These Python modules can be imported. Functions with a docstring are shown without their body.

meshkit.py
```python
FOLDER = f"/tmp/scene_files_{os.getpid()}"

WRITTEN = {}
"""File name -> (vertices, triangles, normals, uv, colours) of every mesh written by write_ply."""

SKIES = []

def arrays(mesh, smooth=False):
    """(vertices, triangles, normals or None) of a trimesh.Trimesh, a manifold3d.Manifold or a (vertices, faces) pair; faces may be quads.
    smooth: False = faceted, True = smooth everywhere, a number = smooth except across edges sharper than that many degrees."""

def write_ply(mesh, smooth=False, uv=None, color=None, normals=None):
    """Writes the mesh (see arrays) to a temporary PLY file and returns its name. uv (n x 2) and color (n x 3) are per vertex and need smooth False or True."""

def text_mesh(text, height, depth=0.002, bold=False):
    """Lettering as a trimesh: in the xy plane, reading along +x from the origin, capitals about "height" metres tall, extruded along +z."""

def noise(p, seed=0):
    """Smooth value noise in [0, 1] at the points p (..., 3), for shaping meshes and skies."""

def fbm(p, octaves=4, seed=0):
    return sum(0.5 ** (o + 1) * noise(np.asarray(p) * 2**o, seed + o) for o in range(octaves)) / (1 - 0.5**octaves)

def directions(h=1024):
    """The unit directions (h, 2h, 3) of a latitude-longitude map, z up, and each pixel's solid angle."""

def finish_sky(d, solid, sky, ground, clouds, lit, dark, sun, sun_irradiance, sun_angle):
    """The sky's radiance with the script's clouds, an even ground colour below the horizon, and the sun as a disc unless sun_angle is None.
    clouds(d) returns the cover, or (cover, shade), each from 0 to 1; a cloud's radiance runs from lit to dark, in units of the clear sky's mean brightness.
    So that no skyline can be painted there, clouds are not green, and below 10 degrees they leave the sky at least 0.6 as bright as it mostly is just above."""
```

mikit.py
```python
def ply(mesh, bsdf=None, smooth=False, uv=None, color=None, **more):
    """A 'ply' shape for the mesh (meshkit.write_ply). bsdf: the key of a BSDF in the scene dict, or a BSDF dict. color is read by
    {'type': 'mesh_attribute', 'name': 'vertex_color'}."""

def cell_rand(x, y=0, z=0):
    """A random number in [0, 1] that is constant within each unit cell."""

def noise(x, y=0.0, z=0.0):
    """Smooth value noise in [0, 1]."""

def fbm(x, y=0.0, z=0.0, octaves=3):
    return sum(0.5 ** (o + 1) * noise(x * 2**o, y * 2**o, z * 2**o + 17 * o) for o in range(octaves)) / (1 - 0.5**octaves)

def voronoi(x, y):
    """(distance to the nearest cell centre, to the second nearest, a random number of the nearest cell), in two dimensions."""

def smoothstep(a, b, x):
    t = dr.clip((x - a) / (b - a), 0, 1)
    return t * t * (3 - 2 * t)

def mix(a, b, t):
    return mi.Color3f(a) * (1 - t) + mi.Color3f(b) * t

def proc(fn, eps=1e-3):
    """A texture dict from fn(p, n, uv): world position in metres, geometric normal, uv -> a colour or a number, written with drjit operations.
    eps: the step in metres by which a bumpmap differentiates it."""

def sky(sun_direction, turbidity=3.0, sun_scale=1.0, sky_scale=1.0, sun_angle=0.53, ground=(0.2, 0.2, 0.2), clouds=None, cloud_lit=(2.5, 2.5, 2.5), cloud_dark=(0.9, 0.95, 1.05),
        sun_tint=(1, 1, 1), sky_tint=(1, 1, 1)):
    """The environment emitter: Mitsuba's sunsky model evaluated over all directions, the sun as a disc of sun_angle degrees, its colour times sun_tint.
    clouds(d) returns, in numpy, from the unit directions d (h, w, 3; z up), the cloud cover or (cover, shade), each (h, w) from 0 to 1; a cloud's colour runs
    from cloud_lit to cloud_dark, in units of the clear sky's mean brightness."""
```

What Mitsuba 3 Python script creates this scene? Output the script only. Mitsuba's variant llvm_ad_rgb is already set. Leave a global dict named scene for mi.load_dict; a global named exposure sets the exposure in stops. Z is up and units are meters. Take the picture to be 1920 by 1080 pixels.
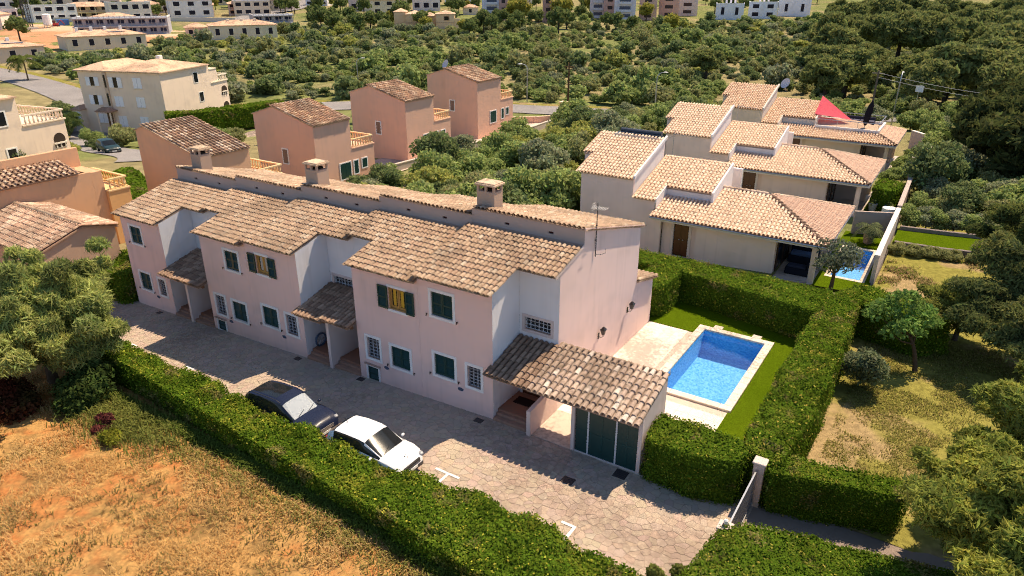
import math, random
import numpy as np, trimesh, mitsuba as mi, drjit as dr, mikit, meshkit
from shapely.geometry import Polygon, Point, box as sbox
from shapely import affinity
from shapely.ops import unary_union

# ---------------------------------------------------------------- camera, sky, exposure
T4 = mi.ScalarTransform4f
CAM = np.array([13.172, -19.217, 15.735])
PITCH, YAW = 0.4114, -0.5699
FWD = np.array([math.sin(YAW)*math.cos(PITCH), math.cos(YAW)*math.cos(PITCH), -math.sin(PITCH)])
scene, labels = {'type': 'scene'}, {}
scene['camera'] = {'type': 'perspective', 'fov': 71.6, 'fov_axis': 'x', 'near_clip': 0.5, 'far_clip': 5000.0,
                   'to_world': T4().look_at(CAM.tolist(), (CAM+FWD).tolist(), [0, 0, 1])}
SUN = np.array([0.165, 0.475, 0.864])
scene['sky'] = mikit.sky(SUN.tolist(), turbidity=3.0, sky_scale=1.0, sky_tint=(1.08, .98, .90), sun_tint=(1.0, 0.955, 0.89))
exposure = 2.2

# ---------------------------------------------------------------- materials
P = mikit
def mat(key, d): scene[key] = d; return key
def f_vc(p, n, uv):      # a mesh's own colour, carried per face in its uv: u = 255 levels of red + green, v = blue
    r = dr.floor(uv.x)
    return mi.Color3f(r/255.0, dr.clip((uv.x-r-.05)/.9, 0, 1), uv.y)
VC = P.proc(f_vc)
def enc(c):
    c = np.clip(np.asarray(c, float), 0, 1)
    return np.c_[np.round(c[:, 0]*255)+.05+.9*c[:, 1], c[:, 2]]
def rgb(*c): return {'type': 'rgb', 'value': list(map(float, c))}
def two(b): return {'type': 'twosided', 'bsdf': b}

def f_stain(p, n, uv):
    a = P.fbm(p.x*0.55, p.y*0.55, p.z*0.8, 4)
    b = P.fbm(p.x*3.1, p.y*3.1, p.z*0.5+7, 3)
    st = P.fbm(p.x*5.5, p.y*5.5, p.z*0.22+3, 3)
    return dr.clip(P.smoothstep(0.42, 0.85, a*0.6+b*0.4)*0.25+P.smoothstep(0.58, 0.82, st)*0.09, 0, 1)
def f_stucco(p, n, uv): return 0.004*P.noise(p.x*40, p.y*40, p.z*40)
mat('plaster', two({'type': 'blendbsdf', 'weight': P.proc(f_stain), 'a': {'type': 'diffuse', 'reflectance': VC},
                    'b': {'type': 'diffuse', 'reflectance': rgb(.36, .29, .25)}}))
def f_tilestain(p, n, uv):
    a = P.fbm(p.x*0.7+3, p.y*0.7, p.z*0.7, 4)
    b = P.fbm(p.x*7, p.y*7, p.z*7, 3)
    return dr.clip(P.smoothstep(0.46, 0.62, a)*0.40 + P.smoothstep(0.52, 0.75, b)*0.45, 0, 0.8)
mat('tilemat', two({'type': 'blendbsdf', 'weight': P.proc(f_tilestain), 'a': {'type': 'diffuse', 'reflectance': VC},
                    'b': {'type': 'diffuse', 'reflectance': rgb(.20, .145, .105)}}))
mat('matte', two({'type': 'diffuse', 'reflectance': VC}))
mat('gloss', two({'type': 'principled', 'base_color': VC, 'roughness': 0.35, 'specular': 0.5}))
mat('carpaint', two({'type': 'principled', 'base_color': VC, 'roughness': 0.36, 'specular': 0.25, 'clearcoat': 0.10, 'clearcoat_gloss': 0.9}))
mat('darkglass', two({'type': 'principled', 'base_color': rgb(.012, .015, .018), 'roughness': 0.08, 'specular': 0.35}))
mat('clearglass', {'type': 'thindielectric'})
mat('metal', two({'type': 'principled', 'base_color': rgb(.45, .46, .48), 'metallic': 0.9, 'roughness': 0.35}))
mat('leaf', {'type': 'principledthin', 'base_color': VC, 'roughness': 0.75, 'diff_trans': 0.75, 'spec_trans': 0.0, 'eta': 1.3})

def f_terrain(p, n, uv):
    a = P.fbm(p.x*0.05, p.y*0.05, 0.0, 4); b = P.fbm(p.x*0.7, p.y*0.7, 3.0, 4)
    c = P.mix((.27, .23, .12), (.18, .20, .075), P.smoothstep(0.35, 0.6, a))
    return c*(0.6+0.8*b)
mat('terrain_mat', two({'type': 'diffuse', 'reflectance': P.proc(f_terrain)}))
def f_field(p, n, uv):
    a = P.fbm(p.x*0.33, p.y*0.33, 1.0, 4); b = P.fbm(p.x*2.2, p.y*2.2, 2.0, 4); k = P.fbm(p.x*13, p.y*13, 2.0, 2)
    c = P.mix((.40, .17, .058), (.42, .245, .09), P.smoothstep(0.30, 0.56, a*0.4+b*0.6))
    c = P.mix(c, (.17, .11, .045), P.smoothstep(0.50, 0.75, P.fbm(p.x*1.3+9, p.y*1.3, 4.0, 4))*0.6)
    return c*(0.72+0.56*k)
mat('field_mat', two({'type': 'diffuse', 'reflectance': P.proc(f_field)}))
def f_earth(p, n, uv):
    a = P.fbm(p.x*0.5, p.y*0.5, 5.0, 4); b = P.fbm(p.x*6, p.y*6, 2.0, 3)
    c = P.mix((.32, .235, .12), (.235, .215, .055), P.smoothstep(0.32, 0.52, a))
    return c*(0.65+0.7*b)
mat('earth_mat', two({'type': 'diffuse', 'reflectance': P.proc(f_earth)}))
def f_stonecol(p, n, uv):
    a = P.fbm(p.x*0.35, p.y*0.35, 9.0, 4); b = P.fbm(p.x*9, p.y*9, 2.0, 3)
    return P.smoothstep(0.45, 0.7, a*0.7+b*0.3)*0.6
mat('paving', two({'type': 'blendbsdf', 'weight': P.proc(f_stonecol), 'a': {'type': 'diffuse', 'reflectance': VC},
                   'b': {'type': 'diffuse', 'reflectance': rgb(.23, .17, .14)}}))
def f_turf(p, n, uv):
    a = P.fbm(p.x*1.1, p.y*1.1, 1.0, 3); b = P.noise(p.x*35, p.y*35, 0.0)
    return P.mix((.062, .105, .003), (.082, .125, .005), a)*(0.72+0.56*b)
mat('turf', two({'type': 'diffuse', 'reflectance': P.proc(f_turf)}))
def f_mosaic(p, n, uv):
    r = P.cell_rand(dr.floor(p.x*14), dr.floor(p.y*14), dr.floor(p.z*14))
    return P.mix((.06, .34, .72), (.20, .56, .88), r)
mat('mosaic', two({'type': 'diffuse', 'reflectance': P.proc(f_mosaic)}))
def f_asphalt(p, n, uv):
    a = P.fbm(p.x*0.3, p.y*0.3, 1.0, 4); b = P.noise(p.x*12, p.y*12, 0.0)
    return mi.Color3f(.27, .255, .25)*(0.7+0.4*a+0.2*b)
mat('asphalt', two({'type': 'diffuse', 'reflectance': P.proc(f_asphalt)}))
def f_rubble(p, n, uv):
    d1, d2, r = P.voronoi(p.x*2.2+p.z, p.y*2.2+p.z*1.7)
    return P.mix((.12, .09, .07), P.mix((.42, .33, .26), (.25, .20, .17), r), P.smoothstep(0.02, 0.12, d2-d1))
mat('rubble', two({'type': 'diffuse', 'reflectance': P.proc(f_rubble)}))

def f_site(p, n, uv):
    a = P.fbm(p.x*0.04, p.y*0.04, 5.0, 4)
    return P.mix((.50, .27, .15), (.60, .42, .28), P.smoothstep(0.4, 0.6, a))
mat('site_mat', two({'type': 'diffuse', 'reflectance': P.proc(f_site)}))

# colours (real base colours)
PINK, WHITE, SALMON, CREAM = (.84, .60, .54), (.80, .79, .79), (.74, .46, .335), (.83, .68, .53)
TRIM, GREEN, BROWN = (.80, .78, .77), (.008, .045, .040), (.10, .035, .014)
ORANGE = (.72, .41, .17)

# ---------------------------------------------------------------- helpers
def uniq(base):
    if base not in used: used[base] = 0; return base
    used[base] += 1
    return '%s_%03d' % (base, used[base])
used = {}
def thing(name, label=None, cat=None, group=None, kind=None):
    k = uniq(name)
    d = {}
    if label: d['label'] = label
    if cat: d['category'] = cat
    if group: d['group'] = group
    if kind: d['kind'] = kind
    labels[k] = d
    return k
def cols(m, c):
    n = len(m.vertices); c = np.asarray(c, float)
    return np.tile(c, (n, 1)) if c.ndim == 1 else c
def put(key, m, bsdf, col=(.5, .5, .5), smooth=False, **kw):
    if smooth is not False and smooth is not True:
        m = trimesh.graph.smooth_shade(m, angle=math.radians(smooth), facet_minarea=None)
        smooth = True
        c = np.asarray(col, float); assert c.ndim == 1
    scene[key] = mikit.ply(m, bsdf, smooth=smooth, uv=enc(cols(m, col)), **kw)
    return key
def part(parent, name, m, bsdf, col=(.5, .5, .5), smooth=False, label=None, stuff=False, **kw):
    k = uniq(parent+'__'+name)
    put(k, m, bsdf, col, smooth, **kw)
    if label or stuff:
        labels[k] = {}
        if label: labels[k]['label'] = label
        if stuff: labels[k]['kind'] = 'stuff'
    return k
def TM(v, f): return trimesh.Trimesh(np.asarray(v, float), np.asarray(f, int), process=False)
def cat(ms): return trimesh.util.concatenate([m for m in ms if m is not None and len(m.faces)])
def box(x0, x1, y0, y1, z0, z1):
    m = trimesh.creation.box((abs(x1-x0), abs(y1-y0), abs(z1-z0)))
    m.apply_translation(((x0+x1)/2, (y0+y1)/2, (z0+z1)/2)); return m
def ebox(x0, x1, y0, y1, z0, z1, b=0.015):
    """box with chamfered edges"""
    c = np.array([(x0+x1)/2, (y0+y1)/2, (z0+z1)/2]); h = np.abs(np.array([x1-x0, y1-y0, z1-z0]))/2
    b = min(b, h.min()*0.6); pts = []
    for s in np.ndindex(2, 2, 2):
        s = np.array(s)*2-1
        for k in range(3):
            q = h-b; q[k] = h[k]; pts.append(c+s*q)
    return trimesh.convex.convex_hull(np.array(pts))
def extr(poly, plane, c, th):
    """extrude a shapely polygon: plane 'y' -> (u,z) at y=c..c+th; 'x' -> (u=y,z) at x=c..c+th; 'z' -> (x,y) at z=c..c+th"""
    geoms = getattr(poly, 'geoms', [poly]); out = []
    for g in geoms:
        if g.area < 1e-6: continue
        m = trimesh.creation.extrude_polygon(g, abs(th), engine='earcut')
        v = np.array(m.vertices); w = v[:, 2]*(1 if th > 0 else -1)+c
        if plane == 'y': nv = np.c_[v[:, 0], w, v[:, 1]]; flip = th > 0
        elif plane == 'x': nv = np.c_[w, v[:, 0], v[:, 1]]; flip = th < 0
        else: nv = np.c_[v[:, 0], v[:, 1], w]; flip = th < 0
        f = np.array(m.faces)
        out.append(TM(nv, f[:, ::-1] if flip else f))
    return cat(out)
def rect(a, b, c, d): return sbox(min(a, b), min(c, d), max(a, b), max(c, d))
def tube(pts, r, sides=8):
    pts = np.asarray(pts, float); r = np.broadcast_to(r, (len(pts),))
    t = np.gradient(pts, axis=0); t /= np.linalg.norm(t, axis=1, keepdims=True)+1e-12
    ref = np.where(np.abs(t[:, 2:]) < .9, [[0, 0, 1.]], [[1., 0, 0]])
    a = np.cross(t, ref); a /= np.linalg.norm(a, axis=1, keepdims=True); b = np.cross(t, a)
    an = np.arange(sides)*2*math.pi/sides
    v = pts[:, None]+r[:, None, None]*(np.cos(an)[None, :, None]*a[:, None]+np.sin(an)[None, :, None]*b[:, None])
    n = len(pts); f = []
    for i in range(n-1):
        for j in range(sides):
            p, q = i*sides+j, i*sides+(j+1) % sides
            f += [[p, q, q+sides], [p, q+sides, p+sides]]
    v = np.vstack([v.reshape(-1, 3), pts[0], pts[-1]])
    for j in range(sides):
        f += [[n*sides, (j+1) % sides, j], [n*sides+1, (n-1)*sides+j, (n-1)*sides+(j+1) % sides]]
    return TM(v, f)
def ico(c, r, sub=2):
    m = trimesh.creation.icosphere(sub, 1.0); m.apply_scale(r if np.ndim(r) == 0 else 1.0)
    if np.ndim(r): m.vertices *= np.asarray(r)
    m.apply_translation(c); return m
def cyl(c0, c1, r, sides=12): return tube([c0, c1], r, sides)
def xf(m, mtx): m = m.copy(); m.apply_transform(mtx); return m
def place(x, y, z, deg=0):
    a = math.radians(deg)
    return np.array([[math.cos(a), -math.sin(a), 0, x], [math.sin(a), math.cos(a), 0, y], [0, 0, 1, z], [0, 0, 0, 1.]])

# ---------------------------------------------------------------- terrain
def sstep(a, b, x): t = np.clip((x-a)/(b-a), 0, 1); return t*t*(3-2*t)
def park_z(x): return np.minimum(0, 0.0397*np.asarray(x, float))
def terr(x, y):
    x = np.asarray(x, float); y = np.asarray(y, float)
    d = (x-13.2)*-.54+(y+19.2)*.842; l = (x-13.2)*.842+(y+19.2)*.54
    zl = np.interp(d, [-60, 20, 36, 50, 72, 105, 160, 220, 300, 450, 700, 1500], [-1, -.4, -.9, -1.2, -1.5, -3.2, -2.8, -1.8, 0, 4, 18, 90])
    zr = np.interp(d, [-60, 20, 36, 45, 82, 108, 160, 220, 300, 450, 700, 1500], [-1, -.3, -.5, -.8, -.8, -3.2, -2.8, -1.8, 0, 4, 18, 90])
    w = sstep(5, 18, l)
    z = zl*(1-w)+zr*w-2.4*np.exp(-((x+87)**2+(y-38)**2)/(2*17.0**2))
    dx = np.maximum(np.maximum(-25-x, x-18), 0); dy = np.maximum(np.maximum(-6-y, y-15), 0)
    m = 1-sstep(0, 5, np.hypot(dx, dy))
    return z*(1-m)+m*(park_z(x)-0.06)
def tz(x, y): return float(terr(x, y))
# ================================================================ ground
def grid_sheet(xs, ys, zf):
    X, Y = np.meshgrid(xs, ys, indexing='ij'); Z = zf(X, Y)
    n, m = X.shape; i, j = np.meshgrid(np.arange(n-1), np.arange(m-1), indexing='ij')
    q = (i*m+j).ravel(); f = np.r_[np.c_[q, q+m, q+m+1], np.c_[q, q+m+1, q+1]]
    return TM(np.c_[X.ravel(), Y.ravel(), Z.ravel()], f)
def terr_low(x, y):
    z = terr(x, y)
    for (a, b, c, d) in ((2.6, 9.0, 3.9, 13.6), (5.6, 10.2, 22.9, 31.6)):
        ins = (x > a) & (x < b) & (y > c) & (y < d)
        z = np.where(ins, z-2.2, z)
    return z
gx = np.unique(np.r_[np.linspace(-1400, -300, 34), np.linspace(-300, -60, 90), np.arange(-60, 40, 1.0), np.linspace(40, 200, 40), np.linspace(200, 900, 16)])
gy = np.unique(np.r_[np.linspace(-200, -30, 14), np.arange(-30, 70, 1.0), np.linspace(70, 300, 90), np.linspace(300, 1700, 36)])
scene_key = thing('terrain', 'dry scrubland ground around and behind the houses', None, kind='structure')
put('terrain', grid_sheet(gx, gy, terr_low), 'terrain_mat', smooth=True)

def bumps(X, Y, s, a, seed=0): return a*(meshkit.fbm(np.stack([X*s, Y*s, X*0], -1), 4, seed)-.5)
def field_z(X, Y): return terr(X, Y)+0.14+bumps(X, Y, .8, .22, 3)
thing('field', 'dry straw coloured field with bare orange soil in front of the long hedge', None, kind='structure')
put('field', grid_sheet(np.arange(-36, 16, .4), np.arange(-30, -5.6, .4), field_z), 'field_mat', smooth=True)
thing('garden_ground', 'dry patchy garden ground right of the tall hedge', None, kind='structure')
put('garden_ground', grid_sheet(np.arange(9.9, 30, .5), np.arange(1.0, 18.4, .5), lambda X, Y: 0.0+bumps(X, Y, .9, .12, 4)), 'earth_mat', smooth=True)
thing('garden_ground_001', 'bare brown soil patch behind the tall hedges', None, kind='structure')
put('garden_ground_001', grid_sheet(np.arange(10.45, 28, .5), np.arange(18, 60, .5), lambda X, Y: terr(X, Y)+.08+bumps(X, Y, .9, .12, 5)), 'earth_mat', smooth=True)

# parking court: bed + irregular stones
rng = np.random.default_rng(11)
thing('parking_court', 'irregular stone paved parking court in front of the terraced houses', None, kind='structure')
def slab_poly(poly, zf, th):
    m = extr(poly, 'z', 0, th); m.vertices[:, 2] += zf(m.vertices[:, 0])-th
    return m
court = Polygon([(-31, -6.1), (0, -5.7), (9.6, -5.6), (9.75, -.2), (9.6, .6), (6.1, 1.2), (-31, .6)])
cm = grid_sheet(np.linspace(-31, 9.9, 60), np.linspace(-6.1, 1.3, 10), lambda X, Y: park_z(X)-.010)
put('parking_court', cm, 'paving', (.37, .295, .235))
drive = grid_sheet(np.linspace(9.9, 40, 30), np.linspace(-4.2, 1.2, 8), lambda X, Y: X*0-.02)
thing('driveway', 'shaded driveway running beyond the metal gate between two hedges', None, kind='structure')
put('driveway', drive, 'paving', (.26, .21, .18))
from scipy.spatial import Voronoi
pts = []
for ix in np.arange(-25.5, 10.2, .27):
    for iy in np.arange(-6.0, .9, .27): pts.append((ix+rng.uniform(-.125, .125), iy+rng.uniform(-.125, .125)))
vor = Voronoi(np.array(pts)); stones = []
for k, ri in enumerate(vor.point_region):
    reg = vor.regions[ri]
    if -1 in reg or len(reg) < 3: continue
    pg = Polygon(vor.vertices[reg])
    if pg.area > .6 or not pg.is_valid: continue
    pg = pg.intersection(court).buffer(-.013).buffer(.008)
    if pg.is_empty or pg.geom_type != 'Polygon' or pg.area < .012: continue
    pg = pg.simplify(.012); c = np.array(pts[k])
    stones.append((np.hypot(c[0]-CAM[0], c[1]-CAM[1])+ (0 if -3.9 < c[1] < 0.4 else 50), pg, c))
stones.sort(key=lambda s: s[0]); rest = []; restc = []
for i, (d, pg, c) in enumerate(stones):
    t = rng.uniform(.90, 1.08); col = np.array([.45, .36, .285])*t*rng.uniform(.96, 1.04, 3)
    m = slab_poly(pg, lambda x: park_z(x), .009+rng.uniform(0, .003))
    m.vertices[:, 2] += rng.uniform(-.004, .004)
    if i < 300: part('parking_court', 'paving_stone', m, 'paving', col)
    else: rest.append(m); restc.append(cols(m, col))
part('parking_court', 'paving_stones', cat(rest), 'paving', np.vstack(restc), stuff=True)
# painted bay marks
def mark(label, strokes):
    k = thing('bay_marking', label, 'road marking', 'parking bay marks')
    put(k, cat([box(x-w/2, x+w/2, y-h/2, y+h/2, float(park_z(x))+.006, float(park_z(x))+.018) for x, y, w, h in strokes]), 'matte', (.80, .78, .75))
mark('white T shaped bay mark on the paving right of the white car', [(.50, -3.60, 1.02, .10), (.55, -4.2, .10, 1.1)])
mark('white corner shaped bay mark on the paving nearest the gate end of the hedge', [(5.25, -3.56, .52, .10), (5.46, -4.1, .10, 1.0)])
mark('white corner shaped bay mark at the far left end of the parking court', [(-19.1, -3.3, .55, .10), (-19.35, -3.9, .10, 1.1)])
mark('white bay mark on the paving behind the dark car', [(-14.4, -3.36, .60, .10), (-14.4, -3.95, .10, 1.1)])
def drain(label, x, y, w, h):
    k = thing('drain_grate', label, 'drain grate'); z = float(park_z(x))
    put(k, ebox(x-w/2, x+w/2, y-h/2, y+h/2, z-.02, z+.012, .005), 'gloss', (.035, .028, .03))
    for i in range(5): part(k, 'bar', box(x-w/2+.03, x+w/2-.03, y-h/2+(i+.35)*h/5, y-h/2+(i+.65)*h/5, z+.012, z+.018), 'gloss', (.06, .05, .05))
drain('dark square drain grate in the sunlit paving before the green doors', 4.2, -1.68, .44, .36)
drain('dark square drain grate at the foot of the green shed doors', 5.58, -.40, .46, .46)
drain('small dark drain grate by the corner left of the front porch steps', -.45, -.36, .36, .28)
drain('small dark drain grate below the green meter cupboard near the two cars', -6.8, -.24, .34, .28)
drain('small dark drain grate below the second porch of the row', -10.75, -.28, .34, .28)
drain('small dark drain grate by the far left house', -21.6, -.3, .34, .28)

# pool terrace, lawn with a hole for the pool
hole = rect(4.40, 7.28, 5.72, 11.85)
def sheet(poly, z, th=.06): return extr(poly, 'z', z, -th)
lawnP = Polygon([(1.75, 11.32), (4.05, 11.32), (4.05, 5.3), (7.55, 5.3), (7.55, 1.0), (9.8, 1.0), (9.8, 15.8), (-4, 15.8), (-4, 11.4)]).difference(rect(4.07, 7.66, 5.3, 12.27))
thing('lawn', 'bright green artificial lawn around the swimming pool', None, kind='structure')
put('lawn', sheet(lawnP, .06, .10), 'turf')
thing('pool_terrace', 'pale cream tiled terrace beside the swimming pool', None, kind='structure')
put('pool_terrace', sheet(Polygon([(1.5, -.1), (6.2, -.1), (7.55, 1.0), (7.55, 5.3), (4.06, 5.3), (4.06, 11.31), (1.5, 11.31)]), .022, .1), 'paving', (.60, .50, .42))
rg = np.random.default_rng(5); tl = []; tc = []
for ix in np.arange(1.78, 7.5, .5):
    for iy in np.arange(1.9, 11.3, .5):
        if ix > 4.0-.45 and iy > 4.8: continue
        m = box(ix+.004, min(ix+.496, 7.54), iy+.004, iy+.496, .0, .031+rg.uniform(-.001, .001)); tl.append(m); tc.append(cols(m, np.array([.86, .74, .64])*rg.uniform(.96, 1.04)))
part('pool_terrace', 'terrace_tiles', cat(tl), 'paving', np.vstack(tc), stuff=True)
# pool
pool = thing('swimming_pool', 'rectangular blue swimming pool with pale stone coping in the lawn by the row', 'swimming pool')
def build_pool(pk, x0, x1, y0, y1, zt, depth, cop):
    d = .25
    part(pk, 'basin', cat([box(x0-d, x0, y0-d, y1+d, zt-depth-d, zt-.08), box(x1, x1+d, y0-d, y1+d, zt-depth-d, zt-.08), box(x0, x1, y0-d, y0, zt-depth-d, zt-.08),
                           box(x0, x1, y1, y1+d, zt-depth-d, zt-.08), box(x0, x1, y0, y1, zt-depth-d, zt-depth)]), 'mosaic')
    part(pk, 'water', TM([[x0, y0, zt-.16], [x1, y0, zt-.16], [x1, y1, zt-.16], [x0, y1, zt-.16]], [[0, 1, 2], [0, 2, 3]]), 'clearglass')
    w = cop; n = 0
    def run(a, b, y0_, y1_, along):
        L = b-a; k = max(1, round(L/.5))
        for i in range(k):
            u0, u1 = a+L*i/k+.004, a+L*(i+1)/k-.004
            bx = ebox(u0, u1, y0_, y1_, zt-.085, zt+.012, .012) if along == 'x' else ebox(y0_, y1_, u0, u1, zt-.085, zt+.012, .012)
            part(pk, 'coping_stone', bx, 'paving', np.array([.76, .68, .58])*rg.uniform(.95, 1.05))
    run(x0-w, x1+w, y0-w, y0, 'x'); run(x0-w, x1+w, y1, y1+w, 'x'); run(y0, y1, x0-w, x0, 'y'); run(y0, y1, x1, x1+w, 'y')
build_pool(pool, 4.42, 7.28, 5.72, 11.83, .10, 1.25, .36)
part(pool, 'coping_side', box(4.06, 7.64, 5.30, 5.36, -.1, .014), 'paving', (.62, .52, .42))
for a, b in ((4.72, 5.14), (6.58, 6.99)): part(pool, 'coping_tab', ebox(a, b, 12.2, 12.52, .02, .108, .01), 'paving', (.76, .68, .58))

# road behind the pink houses, with verge
def ribbon(pts, w, dz):
    p = np.array(pts, float); t = np.gradient(p, axis=0); t /= np.linalg.norm(t, axis=1, keepdims=True); nn = np.c_[-t[:, 1], t[:, 0]]
    s = np.linspace(-.5, .5, 5); v = []
    for k in s: q = p+nn*w*k; v.append(np.c_[q, terr(q[:, 0], q[:, 1])+dz])
    v = np.array(v); n = len(p); f = []
    for a in range(4):
        for i in range(n-1): q = a*n+i; f += [[q, q+1, q+n+1], [q, q+n+1, q+n]]
    return TM(v.reshape(-1, 3), f)
def spline(pts, n=80):
    p = np.array(pts, float); s = np.r_[0, np.cumsum(np.linalg.norm(np.diff(p, axis=0), axis=1))]
    from scipy.interpolate import CubicSpline
    return CubicSpline(s, p)(np.linspace(0, s[-1], n))
ROAD = spline([(-190, 55), (-150, 52), (-122, 47), (-106, 46), (-92, 54), (-78, 64), (-60, 73), (-42, 78.5), (-28, 83), (-8, 90), (20, 101), (60, 118)], 160)
thing('road', 'pale asphalt road passing behind the pink houses', None, kind='structure')
put('road', ribbon(ROAD, 7.0, .12), 'asphalt')
thing('road_verge', 'bare earth verge along the far side of the road', None, kind='structure')
put('road_verge', ribbon(ROAD+np.array([-1.5, 4.3]), 2.2, .10), 'earth_mat')

# ================================================================ roof tiles
def barrel(L=.42, r0=.098, r1=.080, lift=.030, th=.014, seg=6):
    """half barrel cover tile: lower end at y=0 (wide), upper at y=L; lies on z=0"""
    a = np.linspace(0, math.pi, seg+1); v = []; f = []
    for (y, r, z) in ((0, r0, lift), (L, r1, 0)):
        for t in a: v.append((r*math.cos(t), y, z+r*math.sin(t)*.95))
    for t in a: v.append(((r0-th)*math.cos(t), 0.0, lift+(r0-th)*math.sin(t)*.95))
    for t in a: v.append(((r0-th)*math.cos(t), L*.4, lift*.6+(r0-th)*math.sin(t)*.9))
    n = seg+1
    for i in range(seg):
        f += [[i, n+i, n+i+1], [i, n+i+1, i+1]]
        f += [[i, i+1, 2*n+i+1], [i, 2*n+i+1, 2*n+i]]
        f += [[2*n+i, 2*n+i+1, 3*n+i+1], [2*n+i, 3*n+i+1, 3*n+i]]
    return TM(v, f)
def channel(L=.42, r=.10, seg=4):
    a = np.linspace(math.pi, 2*math.pi, seg+1); v = []; f = []
    for (y, z) in ((0, .068), (L, .045)):
        for t in a: v.append((r*math.cos(t), y, z+.06*math.sin(t)))
    n = seg+1
    for i in range(seg): f += [[i, i+1, n+i+1], [i, n+i+1, n+i]]
    return TM(v, f)
TILE_COLS = [(.45, .325, .225), (.405, .285, .195), (.50, .37, .26), (.36, .255, .18), (.43, .30, .21), (.47, .37, .275), (.41, .28, .195), (.56, .45, .34)]
TILE_W = np.array([.20, .16, .2, .08, .16, .1, .07, .03])
_tilecache = {}
def tile_dict(col):
    k = tuple(col)
    if k not in _tilecache:
        m = barrel()
        _tilecache[k] = mikit.ply(m, 'tilemat', smooth=False, uv=enc(cols(m, col)))
    return _tilecache[k]
def frame_mtx(O, ax, up):
    ax = np.asarray(ax, float)/np.linalg.norm(ax); up = np.asarray(up, float)/np.linalg.norm(up); n = np.cross(ax, up)
    M = np.eye(4); M[:3, 0] = ax; M[:3, 1] = up; M[:3, 2] = n; M[:3, 3] = O; return M
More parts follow.
